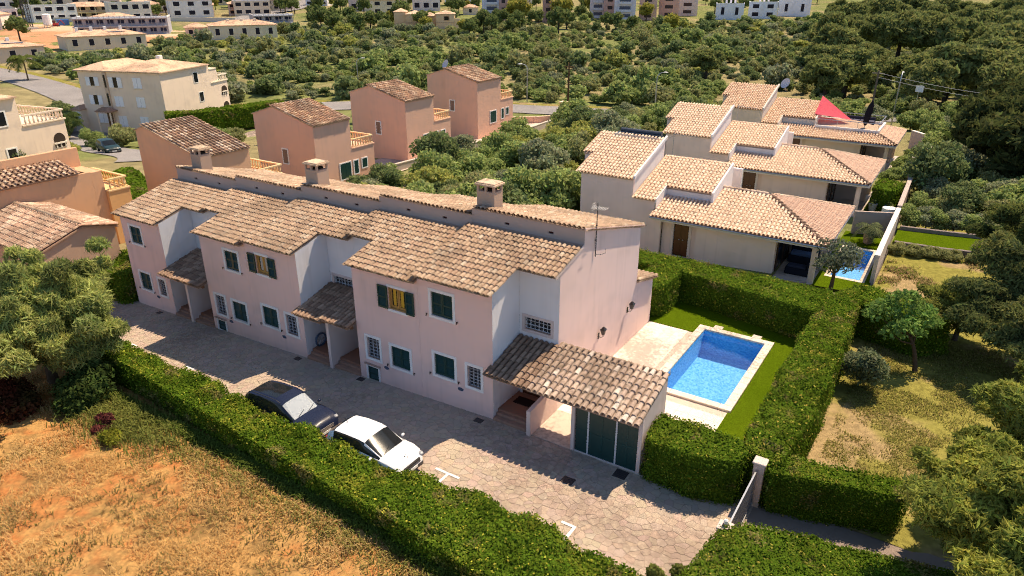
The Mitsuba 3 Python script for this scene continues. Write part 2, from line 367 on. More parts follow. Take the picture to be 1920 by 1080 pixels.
def tile_roof(parent, O, ax, up, width, length, mask=None, named=0, seed=0, sp=.225, ex=.335, stuff_name='tile_field', simple=False, tint=1.0, palette=None, first_row=0, tile=None, bs='tilemat'):
    """tiles over the parallelogram from O along ax (eave) and up (slope); named: how many become parts of their own"""
    rg = np.random.default_rng(seed); M = frame_mtx(O, ax, up)
    nc = max(1, int(round(width/sp))); sp = width/nc; nr = int(math.ceil(length/ex))
    items = []
    pal = TILE_COLS if palette is None else palette; wt = TILE_W if palette is None else np.ones(len(palette))/len(palette)
    T = barrel(seg=4 if simple else 6) if tile is None else tile
    Ch = channel(seg=3)
    chs = []; chc = []
    for c in range(nc):
        coldark = rg.normal(0, .03)
        for r in range(nr):
            u, v = (c+.5)*sp, r*ex
            p = M @ np.array([u, v+.15, 0, 1])
            if mask is not None and not mask(p[0], p[1]): continue
            L = min(.42, length-v+.02)
            if L < .12: continue
            ci = rg.choice(len(pal), p=wt/wt.sum())
            j = np.eye(4); a = rg.normal(0, .018)
            j[:3, :3] = [[math.cos(a), -math.sin(a), 0], [math.sin(a), math.cos(a), 0], [0, 0, 1]]
            j[:3, 3] = (u+rg.normal(0, .006), v+rg.normal(0, .012), .040+rg.uniform(-.004, .008))
            S = np.diag([1, L/.42, 1, 1.0])
            items.append((np.linalg.norm(p[:3]-CAM), M @ j @ S, ci))
            if tile is None:
                cj = np.eye(4); cj[:3, 3] = (c*sp, v, 0)
                chs.append(xf(Ch, M @ cj)); chc.append(cols(Ch, np.array(pal[rg.choice(len(pal))])*.8*tint))
    items.sort(key=lambda t: t[0])
    for d, m, ci in items[:named]:
        scene[uniq(parent+'__tile')] = {**tile_dict(pal[ci]), 'to_world': T4(m)}
    ms, cs = list(chs), list(chc)
    for d, m, ci in items[named:]:
        q = xf(T, m); ms.append(q); cs.append(cols(q, np.array(pal[ci])*tint*rg.uniform(.92, 1.06)))
    if ms: part(parent, stuff_name, cat(ms), bs, np.vstack(cs), stuff=True)
def ridge_caps(parent, a, b, seed=0, r=.11, step=.36, tint=1.0, name='ridge_tiles', pal=None):
    rg = np.random.default_rng(seed); a = np.array(a, float); b = np.array(b, float); L = np.linalg.norm(b-a); up = (b-a)/L
    ax = np.cross(up, [0, 0, 1.]); M = frame_mtx(a, ax, up); ms, cs = [], []
    T = barrel(.42, r, r*.85, .03, .016, 5); pal = pal or TILE_COLS
    for i in range(int(L/step)):
        j = np.eye(4); j[:3, 3] = (0, i*step, .0); q = xf(T, M @ j); ms.append(q); cs.append(cols(q, np.array(pal[rg.integers(len(pal))])*tint))
    part(parent, name, cat(ms), 'tilemat', np.vstack(cs), stuff=True)

PORCH = [(.30, .20, .145), (.36, .25, .18), (.25, .165, .12), (.42, .30, .22)]  # weathered porch browns; shade from the eaves above is put into the colour
LEAN = [(.44, .335, .265), (.50, .385, .305), (.40, .30, .235), (.56, .43, .34), (.46, .35, .28), (.47, .355, .28), (.43, .33, .26), (.66, .57, .49)]
# ================================================================ windows
def wall_y(x0, x1, zb, top, y, th, holes=(), extra=None):
    """wall facing -y: polygon under the list top [(x,z)...], with rectangular holes (x0,x1,z0,z1)"""
    pg = Polygon([(x0, zb), (x1, zb)]+list(top))
    if holes: pg = pg.difference(unary_union([rect(*h) for h in holes]))
    return extr(pg, 'y', y, th)
def surround_y(h, y, w=.12, proud=.022, sill=True):
    x0, x1, z0, z1 = h
    ring = rect(x0-w, x1+w, z0-w, z1+w).difference(rect(x0, x1, z0, z1))
    return extr(ring, 'y', y-proud, proud+.13)
def shutter_leaf(x0, x1, z0, z1, y, th=.045):
    ms = [box(x0, x0+.06, y, y+th, z0, z1), box(x1-.06, x1, y, y+th, z0, z1), box(x0+.06, x1-.06, y, y+th, z1-.07, z1), box(x0+.06, x1-.06, y, y+th, z0, z0+.09), box(x0+.06, x1-.06, y, y+th, (z0+z1)/2-.03, (z0+z1)/2+.03)]
    n = 14
    for i in range(n):
        z = z0+.09+(z1-z0-.16)*(i+.5)/n
        m = box(x0+.06, x1-.06, -.016, .016, -.006, .006); m.apply_transform(trimesh.transformations.rotation_matrix(.7, [1, 0, 0])); m.apply_translation((0, y+th*.5, z)); ms.append(m)
    ms.append(box(x0+.06, x1-.06, y+th*.8, y+th, z0+.09, z1-.07))
    return cat(ms)
def shutter_window(hk, x0, x1, z0, z1, y=0.0, label=None):
    """outer frame given; closed pair of green shutters"""
    h = (x0+.12, x1-.12, z0+.12, z1-.12)
    w = part(hk, 'window', surround_y(h, y), 'matte', TRIM, label=label)
    mid = (h[0]+h[1])/2
    for a, b in ((h[0]+.01, mid-.006), (mid+.006, h[1]-.01)): part(w, 'shutter', shutter_leaf(a, b, h[2]+.015, h[3]-.01, y+.035), 'gloss', GREEN)
    part(w, 'sill', ebox(h[0], h[1], y-.03, y+.03, h[2]-.03, h[2]+.012, .008), 'matte', (.62, .56, .54))
    for sx in (x0-.10, x1+.10):
        part(w, 'shutter_stay', cat([box(sx-.012, sx+.012, y-.06, y, z0+.10, z0+.125), box(sx-.022, sx+.022, y-.075, y-.055, z0+.05, z0+.16)]), 'gloss', (.03, .02, .02))
    return h
def open_window(hk, x0, x1, z0, z1, lw, rw, y=0.0, warm=(.55, .33, .08), label=None):
    h = (x0, x1, z0, z1)
    ring = unary_union([rect(x0-.06, x1+.06, z1, z1+.11), rect(x0-.06, x1+.06, z0-.10, z0)])
    w = part(hk, 'window', extr(ring, 'y', y-.022, .15), 'matte', TRIM, label=label)
    for a, b in ((x0-lw, x0-.02), (x1+.02, x1+rw)): part(w, 'shutter', shutter_leaf(a, b, z0+.0, z1+.02, y-.075), 'gloss', GREEN)
    part(w, 'jamb', extr(rect(*h).difference(rect(x0+.05, x1-.05, z0+.04, z1-.04)), 'y', y+.02, .10), 'gloss', (.42, .25, .10))
    mid = (x0+x1)/2
    for a, b in ((x0+.05, mid-.01), (mid+.01, x1-.05)):
        s = part(w, 'sash', extr(rect(a, b, z0+.05, z1-.05).difference(rect(a+.06, b-.06, z0+.14, z1-.11)), 'y', y+.09, .05), 'gloss', (.44, .25, .07))
    part(w, 'pane', box(x0+.05, x1-.05, y+.12, y+.13, z0+.05, z1-.05), 'darkglass')
    for k, (a, b) in enumerate(((x0+.17, x0+.32), (x1-.36, x1-.2))): part(w, 'curtain', box(a, b, y+.110, y+.117, z0+.16, z1-.12), 'matte', warm)
    return h
def iron_window(hk, x0, x1, z0, z1, nx=3, nz=6, y=0.0, bars=(.055, .06, .07), label=None, fr=TRIM, cell=(.45, .47, .52)):
    h = (x0+.13, x1-.13, z0+.13, z1-.13)
    w = part(hk, 'window', surround_y(h, y), 'matte', fr, label=label)
    part(w, 'pane', box(h[0]-.01, h[1]+.01, y+.14, y+.15, h[2]-.01, h[3]+.01), 'darkglass')
    ms = []
    for i in range(nx+1): u = h[0]+.02+(h[1]-h[0]-.04)*i/nx; ms.append(box(u-.016, u+.016, y+.10, y+.13, h[2], h[3]))
    for i in range(nz+1): u = h[2]+.02+(h[3]-h[2]-.04)*i/nz; ms.append(box(h[0], h[1], y+.105, y+.125, u-.016, u+.016))
    part(w, 'lattice', cat(ms), 'matte', cell)
    ms = []
    n = 4
    for i in range(n): u = h[0]+(h[1]-h[0])*(i+.5)/n; ms.append(cyl((u, y+.03, h[2]), (u, y+.03, h[3]), .008, 5))
    for u in (h[2]+.15, h[3]-.15): ms.append(cyl((h[0], y+.03, u), (h[1], y+.03, u), .008, 5))
    part(w, 'grille', cat(ms), 'gloss', bars)
    part(w, 'sill', ebox(h[0], h[1], y+.0, y+.14, h[2]-.03, h[2]+.01, .006), 'matte', (.42, .28, .22))
    return h

# ================================================================ the terrace of five houses
WHITE_R = (.79, .78, .80)
SL = .268; up = np.array([0, 1, SL])/math.hypot(1, SL)
TH = []
def terrace(idx, label, blk, rec, dz, wins, extra=None):
    hk = thing('terraced_house', label, 'house', 'row of terraced houses'); TH.append(hk)
    (b0, b1), (r0, r1) = blk, rec
    x0, x1 = min(b0, r0), max(b1, r1)
    zb = float(park_z(x0))-.4
    ze = lambda y: 5.36+dz+SL*y           # underside of the roof
    e = .004
    # windows
    holes = []
    for w in wins: holes.append(w(hk))
    bl, br = b0+(e if b0 > -23.9 else 0), b1-e
    part(hk, 'wall', wall_y(bl, br, zb, [(br, ze(0)), (bl, ze(0))], 0.0, .24, holes), 'plaster', PINK, label='pink rendered front wall')
    # return wall of the block beside the recess
    xs = b1 if b1 < r1 else b0
    s = -.2 if b1 < r1 else .2
    pg = Polygon([(e, zb), (1.88-e, zb), (1.88-e, ze(1.88)), (e, ze(0.05))])
    part(hk, 'wall', extr(pg, 'x', xs, s), 'plaster', WHITE_R, label='white wall at the side of the recess')
    rh = []
    if idx == 4: rh = [iron_window(hk, .12, 1.54, 3.10, 3.88, 6, 3, 1.88, label='wide lattice window over the porch', fr=(.66, .56, .53), cell=(.62, .64, .68))]
    if idx == 2: rh = [iron_window(hk, -10.27, -8.85, 2.50, 3.28, 6, 3, 1.88, label='wide lattice window over the porch', fr=(.66, .56, .53), cell=(.62, .64, .68))]
    if idx == 1: rh = [iron_window(hk, -17.75, -17.3, 2.35, 3.5, 2, 4, 1.88, label='narrow window in the recess', fr=(.70, .62, .6))]
    a, b = (r0 if r0 > b0 else r0+.0), r1
    ztop = ze(1.88)
    part(hk, 'wall', wall_y(a+.003, b-.003, zb, [(b-.003, ztop), (a+.003, ztop)], 1.88, .24, rh), 'plaster', WHITE_R, label='white wall at the back of the recess')
    # clerestory wall, gables, back wall
    zc0, zc1 = ze(3.72)-.02, 6.98+dz
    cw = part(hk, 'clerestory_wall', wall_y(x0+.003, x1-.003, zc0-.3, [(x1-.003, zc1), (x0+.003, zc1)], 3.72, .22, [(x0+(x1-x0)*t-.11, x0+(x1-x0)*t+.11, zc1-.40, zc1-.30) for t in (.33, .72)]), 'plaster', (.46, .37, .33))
    for t in (.33, .72): part(cw, 'vent_grille', box(x0+(x1-x0)*t-.11, x0+(x1-x0)*t+.11, 3.78, 3.80, zc1-.4, zc1-.30), 'matte', (.05, .02, .018))
    part(hk, 'wall', wall_y(x0+.003, x1-.003, zb-1, [(x1-.003, 5.52+dz), (x0+.003, 5.52+dz)], 9.1, .2), 'plaster', PINK)
    # roofs: decks + tiles
    rt = 'roof'
    pgF = Polygon([(b0, -.22), (b1, -.22), (b1, 3.72), (b0, 3.72)]); pgR = Polygon([(r0, 1.55), (r1, 1.55), (r1, 3.72), (r0, 3.72)])
    full = unary_union([pgF.buffer(.001), pgR.buffer(.001)])
    dk = extr(full, 'z', 0, -.07); dk.vertices[:, 2] += ze(0)+SL*dk.vertices[:, 1]+.05
    roof = part(hk, 'roof', dk, 'plaster', (.40, .28, .21))
    ov0 = .10 if x0 < -23.9 else 0; ov1 = .06 if idx == 4 else 0
    oy = -.34
    reg = unary_union([rect(b0-(ov0 if b0 == x0 else .10), b1+(ov1 if b1 == x1 else .10), oy-.05, 3.42), rect(r0-.03, r1+ov1+.03, 1.38, 3.42)])
    from shapely.prepared import prep
    pr = prep(reg)
    tile_roof(roof, (x0-ov0-(.1 if b0 == x0 and False else 0), oy, ze(oy)+.055), (1, 0, 0), up, x1-x0+ov0+ov1, (3.40-oy)*math.hypot(1, SL), lambda px, py: pr.contains(Point(px, py)), named=300, seed=100+idx, sp=.205, ex=.305)
    # back slope
    dk = extr(rect(x0, x1, 3.71, 9.5), 'z', 0, -.05); dk.vertices[:, 2] += zc1+.035-.255*(dk.vertices[:, 1]-3.72)
    back = part(hk, 'back_roof', dk, 'plaster', (.45, .32, .24))
    dn = np.array([0, 1, -.255])/math.hypot(1, .255)
    tile_roof(back, (x1+ov1, 9.62, zc1+.03-.255*5.9), (-1, 0, 0), -dn, x1-x0+ov0+ov1, 5.88*math.hypot(1, .255), seed=200+idx, simple=True, tint=1.06, sp=.213)
    return hk, zb, ze, zc1
sw, ow, iw = shutter_window, open_window, iron_window
SHW = lambda *a, **k: (lambda hk: shutter_window(hk, *a, **k))
OPW = lambda *a, **k: (lambda hk: open_window(hk, *a, **k))
IRW = lambda *a, **k: (lambda hk: iron_window(hk, *a, **k))
def meter(x0, x1, z0, z1):
    def f(hk):
        w = part(hk, 'meter_cupboard', surround_y((x0+.09, x1-.09, z0+.10, z1-.04), 0, .09), 'matte', TRIM)
        part(w, 'door', shutter_leaf(x0+.095, x1-.095, z0+.105, z1-.045, .02), 'gloss', GREEN)
        part(w, 'ledge', ebox(x0-.05, x1+.05, -.10, .02, z1+.05, z1+.10, .012), 'tilemat', (.42, .28, .22))
        return (x0+.09, x1-.09, z0+.10, z1-.04)
    return f
A = terrace(0, 'far left end house of the terraced row, beside the clipped hedge block', (-24.0, -20.5), (-20.5, -18.87), -1.05,
            [SHW(-23.38, -22.18, 2.67, 3.85), SHW(-23.38, -22.20, 0.0, 1.22), IRW(-21.72, -20.88, 0.0, 1.18)])
B = terrace(1, 'second house from the left in the terraced row, with two closed shutter windows', (-17.2, -13.83), (-18.87, -17.2), -.83,
            [SHW(-15.52, -14.32, 2.86, 4.06), SHW(-15.54, -14.31, .19, 1.41), IRW(-16.86, -15.88, .15, 1.45), meter(-16.95, -16.18, -.76, -.06)])
C = terrace(2, 'middle house of the terraced row, with pale curtain upstairs and round wheel in its porch', (-13.83, -10.37), (-10.37, -8.68), -.56,
            [OPW(-13.1, -12.25, 3.25, 4.18, .5, .48, warm=(.50, .45, .38), label='open shuttered window with pale curtain'), SHW(-13.27, -12.01, .50, 1.72), IRW(-11.67, -10.70, .44, 1.70)])
D = terrace(3, 'second house from the right in the terraced row, with open shutters and yellow curtain upstairs', (-7.0, -3.5), (-8.68, -7.0), -.29,
            [OPW(-5.04, -4.12, 3.48, 4.45, .53, .43, warm=(.62, .38, .05), label='open shuttered window with yellow curtain'), SHW(-5.22, -3.99, .71, 1.90), IRW(-6.60, -5.64, .72, 1.96), meter(-6.63, -5.85, -.40, .44)])
E_ = terrace(4, 'right end house of the terraced row, with the big pink gable wall facing the pool', (-3.5, 0.0), (0.0, 1.75), 0.0,
             [SHW(-2.96, -1.69, 3.66, 4.91), SHW(-2.93, -1.70, 1.04, 2.23), IRW(-1.32, -.43, 1.01, 2.18)])
# gable of the right end house, and its low rear wing
hk = TH[4]
e = .003
pg = Polygon([(1.88+e, -.4), (9.28, -.4), (9.28, 5.52), (3.74, 7.02), (3.74, 6.36), (1.88+e, 5.86)])
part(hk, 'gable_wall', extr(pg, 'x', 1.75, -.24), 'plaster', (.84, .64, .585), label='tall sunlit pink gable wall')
pg = Polygon([(9.284, -.4), (11.33, -.4), (11.33, 2.36), (9.284, 2.86)])
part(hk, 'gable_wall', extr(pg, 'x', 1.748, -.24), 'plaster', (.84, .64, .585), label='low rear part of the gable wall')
dk = extr(rect(-3.5, 1.8, 9.28, 11.5), 'z', 0, -.08); dk.vertices[:, 2] += 2.93-.25*(dk.vertices[:, 1]-9.28)
rr = part(hk, 'rear_roof', dk, 'plaster', (.45, .32, .24))
dn = np.array([0, 1, -.25])/math.hypot(1, .25)
tile_roof(rr, (1.9, 11.62, 2.95-.25*2.34), (-1, 0, 0), -dn, 5.4, 2.4, seed=77, simple=True, tint=1.05)
part(hk, 'wall', wall_y(-3.5, 1.5, -1, [(1.5, 2.3), (-3.5, 2.3)], 11.12, .2), 'plaster', PINK)
# verge boards
vb = Polygon([(-.3, 5.30), (3.72, 5.30+SL*4.02), (3.72, 5.42+SL*4.02), (-.3, 5.42)])
part(hk, 'verge', extr(Polygon([(3.70, 6.98), (9.6, 6.98-.255*5.9), (9.6, 7.09-.255*5.9), (3.70, 7.09)]), 'x', 1.755, .05), 'plaster', (.72, .56, .50))
part(hk, 'verge', extr(Polygon([(1.5, 5.74), (3.7, 5.74+SL*2.2), (3.7, 5.86+SL*2.2), (1.5, 5.86)]), 'x', 1.755, .03), 'plaster', (.72, .58, .52))
# left gable of the far house
hA = TH[0]
pg = Polygon([(.244, -1.6), (9.28, -1.6), (9.28, 5.52-1.05), (3.74, 7.02-1.05), (3.74, 6.30-1.05), (.244, 5.36-1.05)])
part(hA, 'gable_wall', extr(pg, 'x', -24.0, .24), 'plaster', PINK)

# porches
def porch_roof(hk, x0, x1, z_top, seed, named, split=None):
    y0, y1 = -.55, 1.86; s = (z_top-.08-(z_top-.08-.62))/(y1-y0); s = .265
    dk = extr(rect(x0, x1, y0+.06, y1), 'z', 0, -.07); dk.vertices[:, 2] += z_top-.05-s*(y1-dk.vertices[:, 1])
    k = part(hk, 'porch_roof', dk, 'plaster', (.30, .19, .13))
    u = np.array([0, 1, s])/math.hypot(1, s)
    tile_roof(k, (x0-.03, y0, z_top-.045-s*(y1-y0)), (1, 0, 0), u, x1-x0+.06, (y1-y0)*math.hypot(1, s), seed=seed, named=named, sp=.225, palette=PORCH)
    part(k, 'beam', ebox(x0+.02, x1-.02, y0+.28, y0+.42, z_top-.20-s*(y1-y0)+.02, z_top-.13-s*(y1-y0)+.07), 'matte', (.20, .10, .05))
    return k
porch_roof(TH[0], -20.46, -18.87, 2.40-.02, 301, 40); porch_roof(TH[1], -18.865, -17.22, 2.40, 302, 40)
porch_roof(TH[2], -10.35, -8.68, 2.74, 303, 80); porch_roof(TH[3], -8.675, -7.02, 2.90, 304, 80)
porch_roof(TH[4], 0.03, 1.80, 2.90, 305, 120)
def porch(hk, x0, x1, zf, door_x, mat_x=None, dmat=True, door_lab='brown front door in the porch'):
    g = float(park_z((x0+x1)/2))
    part(hk, 'porch_floor', ebox(x0, x1, .30, 1.88, g-.2, g+.34, .01), 'paving', (.36, .17, .11))
    for i, (a, b, z) in enumerate(((-.06, .17, .12), (.17, .32, .23))): part(hk, 'porch_step', ebox(x0+.003, x1-.003, a, b, g-.2, g+z, .012), 'paving', (.42, .24, .17))
    dr_ = part(hk, 'door', ebox(door_x, door_x+.86, 1.82, 1.875, g+.34, g+2.36, .008), 'gloss', (.085, .030, .014), label=door_lab)
    part(dr_, 'frame', cat([box(door_x-.09, door_x-.003, 1.80, 1.877, g+.34, g+2.45), box(door_x+.863, door_x+.95, 1.80, 1.877, g+.34, g+2.45), box(door_x-.003, door_x+.863, 1.80, 1.877, g+2.363, g+2.45)]), 'matte', (.74, .70, .68))
    part(dr_, 'handle', ico((door_x+.76, 1.80, g+1.35), .035, 1), 'metal', (.5, .4, .2))
    part(dr_, 'panel', cat([ebox(door_x+.12, door_x+.74, 1.808, 1.825, g+a, g+b, .006) for a, b in ((.52, 1.2), (1.35, 2.2))]), 'gloss', (.10, .036, .016))
    if dmat: 
        k = thing('doormat', 'dark doormat lying in the porch of the right end house' if hk == TH[4] else 'dark doormat in a porch of the row', 'doormat')
        put(k, ebox(door_x+.05, door_x+.80, 1.0, 1.5, g+.345, g+.365, .006), 'matte', (.035, .02, .018))
porch(TH[4], .01, 1.60, .3, .2)
porch(TH[2], -10.36, -8.74, .3, -9.75, dmat=False); porch(TH[3], -8.56, -7.02, .3, -8.3, dmat=False)
porch(TH[0], -20.49, -18.93, .3, -20.0, dmat=False); porch(TH[1], -18.78, -17.22, .3, -18.4, dmat=False)
for hk, x, zt in ((TH[2], -8.68, 2.55), (TH[0], -18.87, 2.18)):
    g = float(park_z(x))
    part(hk, 'party_wall', ebox(x-.09, x+.09, -.16, 1.876, g-.2, zt-.85+.25, .012), 'plaster', (.72, .60, .56))
    part(hk, 'party_wall', extr(Polygon([(-.14, zt-.60+.003), (1.87, zt-.60+.003), (1.87, zt+.08), (-.14, zt-.42)]), 'x', x-.088, .176), 'plaster', (.72, .60, .56))
pg = Polygon([(-.20, -.3), (1.87, -.3), (1.87, 1.25), (-.20, 1.06)])
part(TH[4], 'porch_wall', extr(pg, 'x', 1.615, .17), 'plaster', (.76, .60, .53))
# house number plaques
for hk, xx, zz in ((TH[3], -5.45, .60), (TH[4], -1.55, .85), (TH[2], -11.85, .28), (TH[1], -15.75, .05), (TH[0], -21.9, -.1)):
    part(hk, 'number_plaque', xf(cyl((0, -.012, 0), (0, 0.01, 0), .13, 16), np.diag([1.15, 1, .62, 1.0]) if False else np.array([[1.1, 0, 0, xx], [0, 1, 0, 0], [0, 0, .6, zz], [0, 0, 0, 1.0]])), 'gloss', (.06, .08, .14))
# chimneys
def chimney(label, x0, x1, y0, y1, zb, zt, col=(.50, .37, .285)):
    k = thing('chimney', label, 'chimney', 'chimneys of the terraced row')
    zo = zt-.30
    put(k, ebox(x0, x1, y0, y1, zb, zo, .012), 'plaster', col)
    w = .10; xm = (x0+x1)/2; ym = (y0+y1)/2
    ps = []
    for a in (x0, xm-w/2, x1-w):
        for b in (y0, y1-w): ps.append(box(a+.003, a+w-.003, b+.003, b+w-.003, zo-.01, zt-.05))
    part(k, 'pillar', cat(ps), 'plaster', col)
    part(k, 'flue', box(x0+.2, x1-.2, y0+.15, y1-.15, zo-.01, zo+.1), 'matte', (.03, .025, .02))
    part(k, 'cap', cat([ebox(x0-.07, x1+.07, y0-.07, y1+.07, zt-.06, zt+.02, .012), ebox(x0-.02, x1+.02, y0-.02, y1+.02, zt+.02, zt+.07, .02)]), 'tilemat', (.66, .50, .36))
chimney('square pink chimney at the right, on the roof ridge nearest the camera', -3.62, -2.74, 4.25, 4.9, 6.4, 7.92)
chimney('square pink chimney in the middle of the ridge, before the pink house wall', -13.95, -13.10, 4.2, 4.95, 5.9, 7.44)
chimney('square pink chimney at the far left end of the ridge, before the striped roof', -23.35, -22.5, 4.3, 5.0, 5.5, 7.02, (.46, .34, .26))

# shed and carport with lean-to roof
sk = thing('garden_shed', 'lean-to shed with three dark green doors under a tiled roof beside the pool hedge', 'shed')
dk = extr(rect(1.80, 6.12, -.50, 2.0), 'z', 0, -.07); dk.vertices[:, 2] += 2.87-.265*(1.98-dk.vertices[:, 1])
rk = part(sk, 'roof', dk, 'plaster', (.35, .24, .18))
u = np.array([0, 1, .265])/math.hypot(1, .265)
tile_roof(rk, (1.81, -.57, 2.90-.265*2.55), (1, 0, 0), u, 4.38, 2.58*math.hypot(1, .265), seed=400, named=300, sp=.24, ex=.34, palette=LEAN)
ridge_caps(rk, (1.85, 2.02, 2.92), (6.2, 2.02, 2.92), 5, .075, .3, .8)
part(sk, 'post', ebox(3.42, 3.56, -.10, .06, -.1, 2.26, .01), 'plaster', (.74, .62, .58))
part(sk, 'post', ebox(5.98, 6.12, -.10, .06, -.1, 2.26, .01), 'plaster', (.74, .62, .58))
part(sk, 'lintel', ebox(3.563, 5.977, -.09, .06, 1.86, 2.27, .01), 'plaster', (.72, .60, .56))
part(sk, 'sill', ebox(3.563, 5.977, -.09, .05, -.06, .04, .01), 'plaster', (.72, .60, .56))
part(sk, 'wall', extr(Polygon([(.065, -.1), (1.98, -.1), (1.98, 2.80), (.065, 2.30)]), 'x', 6.12, -.14), 'plaster', (.66, .56, .53))
part(sk, 'wall', extr(Polygon([(.065, -.1), (1.98, -.1), (1.98, 2.80), (.065, 2.30)]), 'x', 3.42, .12), 'plaster', (.66, .54, .50))
part(sk, 'wall', box(3.545, 5.977, 1.84, 1.98, -.1, 2.79), 'plaster', (.66, .54, .50))
for a, b in ((3.60, 4.06), (4.12, 5.14), (5.20, 5.95)):
    d = part(sk, 'door', box(a, b, -.03, .0, .045, 1.855), 'gloss', (.010, .050, .048))
    n = max(1, int(round((b-a)/.5)))
    fr = [box(a, b, -.045, -.031, z, z+.05) for z in (.05, .92, 1.80)]+[box(a+(b-a)*i/n-.02, a+(b-a)*i/n+.02, -.043, -.031, .05, 1.85) for i in range(1, n)]
    part(d, 'rail', cat(fr), 'gloss', (.012, .058, .056))
for a in (4.06, 5.14): part(sk, 'mullion', ebox(a, a+.06, -.06, .02, .04, 1.86, .006), 'matte', (.66, .66, .68))
part(sk, 'hose_loop', tube([(6.0+.16*math.cos(t), 2.06, 3.02+.14*math.sin(t)) for t in np.linspace(0, 6.28, 20)], .012, 5), 'gloss', (.6, .55, .5))

# wall lamps and antenna on the gable
def wall_lamp(label, y, z):
    k = thing('wall_lamp', label, 'wall lamp', None); x = 1.75
    put(k, cat([box(x, x+.03, y-.05, y+.05, z-.22, z+.06), tube([(x, y, z-.1), (x+.12, y, z-.14), (x+.22, y, z-.06), (x+.22, y, z+.02)], .014, 6)]), 'gloss', (.02, .017, .016))
    part(k, 'lantern', trimesh.convex.convex_hull([(x+.22+sx*a, y+sy*a, z+h) for a, h in ((.05, .02), (.10, .26)) for sx in (-1, 1) for sy in (-1, 1)]), 'gloss', (.05, .05, .05))
    part(k, 'cap', trimesh.convex.convex_hull([(x+.22+sx*a, y+sy*a, z+h) for a, h in ((.12, .265), (.02, .40)) for sx in (-1, 1) for sy in (-1, 1)]), 'gloss', (.02, .017, .016))
wall_lamp('black wall lantern on the gable wall, the one nearer the lean-to roof', 5.42, 1.86)
wall_lamp('black wall lantern on the gable wall, the one nearer the pool hedge', 8.38, 1.90)
k = thing('roof_antenna', 'thin television antenna mast fixed to the top of the pink gable wall', 'antenna')
put(k, cat([cyl((1.80, 4.63, 5.65), (1.80, 4.63, 7.85), .020, 6), tube([(1.80, 4.63, 5.75), (1.95, 4.75, 5.72), (2.1, 4.9, 5.78), (2.1, 4.9, 5.95)], .012, 5)]), 'gloss', (.10, .09, .09))
ms = []
for i in range(7): ms.append(cyl((1.8+.09*(i-2), 4.63-.20, 7.66), (1.8+.09*(i-2), 4.63+.20, 7.66), .010, 5))
for i in range(4): ms.append(cyl((1.62, 4.63-.15, 7.55+.08*i), (1.62, 4.63+.15, 7.55+.08*i), .009, 5))
ms.append(cyl((1.6, 4.63, 7.66), (2.2, 4.63, 7.66), .014, 5))
part(k, 'aerial', cat(ms), 'matte', (.62, .60, .58))
part(k, 'bracket', box(1.75, 1.82, 4.6, 4.66, 6.3, 6.36), 'gloss', (.1, .09, .09)); part(k, 'joint', ico((1.80, 4.63, 6.95), .04, 1), 'gloss', (.03, .03, .03))
# things in the middle porch: wheel of a bicycle, gas bottle
g = float(park_z(-10))
k = thing('wheel', 'bluish round wheel leaning on the wall in the second porch', 'wheel')
tor = trimesh.creation.torus(.30, .045, 24, 8); tor.apply_transform(trimesh.transformations.rotation_matrix(math.pi/2, [0, 1, 0])); tor.apply_translation((-10.22, .75, g+.68))
put(k, tor, 'gloss', (.05, .09, .16)); part(k, 'spoke', cat([cyl((-10.22, .75, g+.68), (-10.22, .75+.29*math.cos(t), g+.68+.29*math.sin(t)), .012, 4) for t in np.linspace(0, 5.6, 9)]), 'metal', (.6, .6, .62))
k = thing('gas_bottle', 'dark gas bottle standing by the door in the second porch', 'bottle')
put(k, cat([cyl((-9.0, .7, g+.34), (-9.0, .7, g+.8), .14, 12), ico((-9.0, .7, g+.8), (.14, .14, .1), 2)]), 'gloss', (.06, .02, .03)); part(k, 'valve', cyl((-9.0, .7, g+.88), (-9.0, .7, g+1.02), .05, 8), 'matte', (.7, .66, .6))
# ================================================================ foliage
def leaves(P_, N_, size, rg, col, jit=.25, flat=.35, aspect=1.6, droop=0.0):
    """one folded leaf (two triangles) per point; per-leaf tint"""
    n = len(P_); d = rg.normal(size=(n, 3)); d /= np.linalg.norm(d, axis=1, keepdims=True)
    nn = N_*(1-flat)+d*flat*1.3; nn /= np.linalg.norm(nn, axis=1, keepdims=True)+1e-9
    t = rg.normal(size=(n, 3)); t[:, 2] -= droop; t -= (t*nn).sum(1, keepdims=True)*nn; t /= np.linalg.norm(t, axis=1, keepdims=True)+1e-9
    b = np.cross(nn, t); s = size*rg.uniform(.6, 1.35, n)[:, None]
    v = np.stack([P_-t*s*aspect*.5, P_+b*s*.5-nn*s*.12, P_+t*s*aspect*.5, P_-b*s*.5-nn*s*.12], 1).reshape(-1, 3)
    i = np.arange(n)*4; f = np.r_[np.c_[i, i+1, i+2], np.c_[i, i+2, i+3]]
    c = np.asarray(col, float); c = c if c.ndim == 2 else np.tile(c, (n, 1))
    c = c*rg.uniform(1-jit, 1+jit, (n, 1))*(1+rg.normal(0, .05, (n, 3)))
    return v, f, np.repeat(np.clip(c, .004, .9), 4, 0)
class Fol:
    def __init__(s): s.v, s.f, s.c, s.n = [], [], [], 0
    def add(s, v, f, c): s.v.append(v); s.f.append(f+s.n); s.c.append(c); s.n += len(v)
    def mesh(s): return TM(np.vstack(s.v), np.vstack(s.f)), np.vstack(s.c)
def sample(m, n, seed):
    st = np.random.default_rng(seed); a = m.area_faces; idx = st.choice(len(a), n, p=a/a.sum())
    r = st.random((n, 2)); sw_ = r.sum(1) > 1; r[sw_] = 1-r[sw_]
    t = m.triangles[idx]; p = t[:, 0]+r[:, :1]*(t[:, 1]-t[:, 0])+r[:, 1:]*(t[:, 2]-t[:, 0])
    return p, m.face_normals[idx]
HEDGE = (.115, .192, .018)
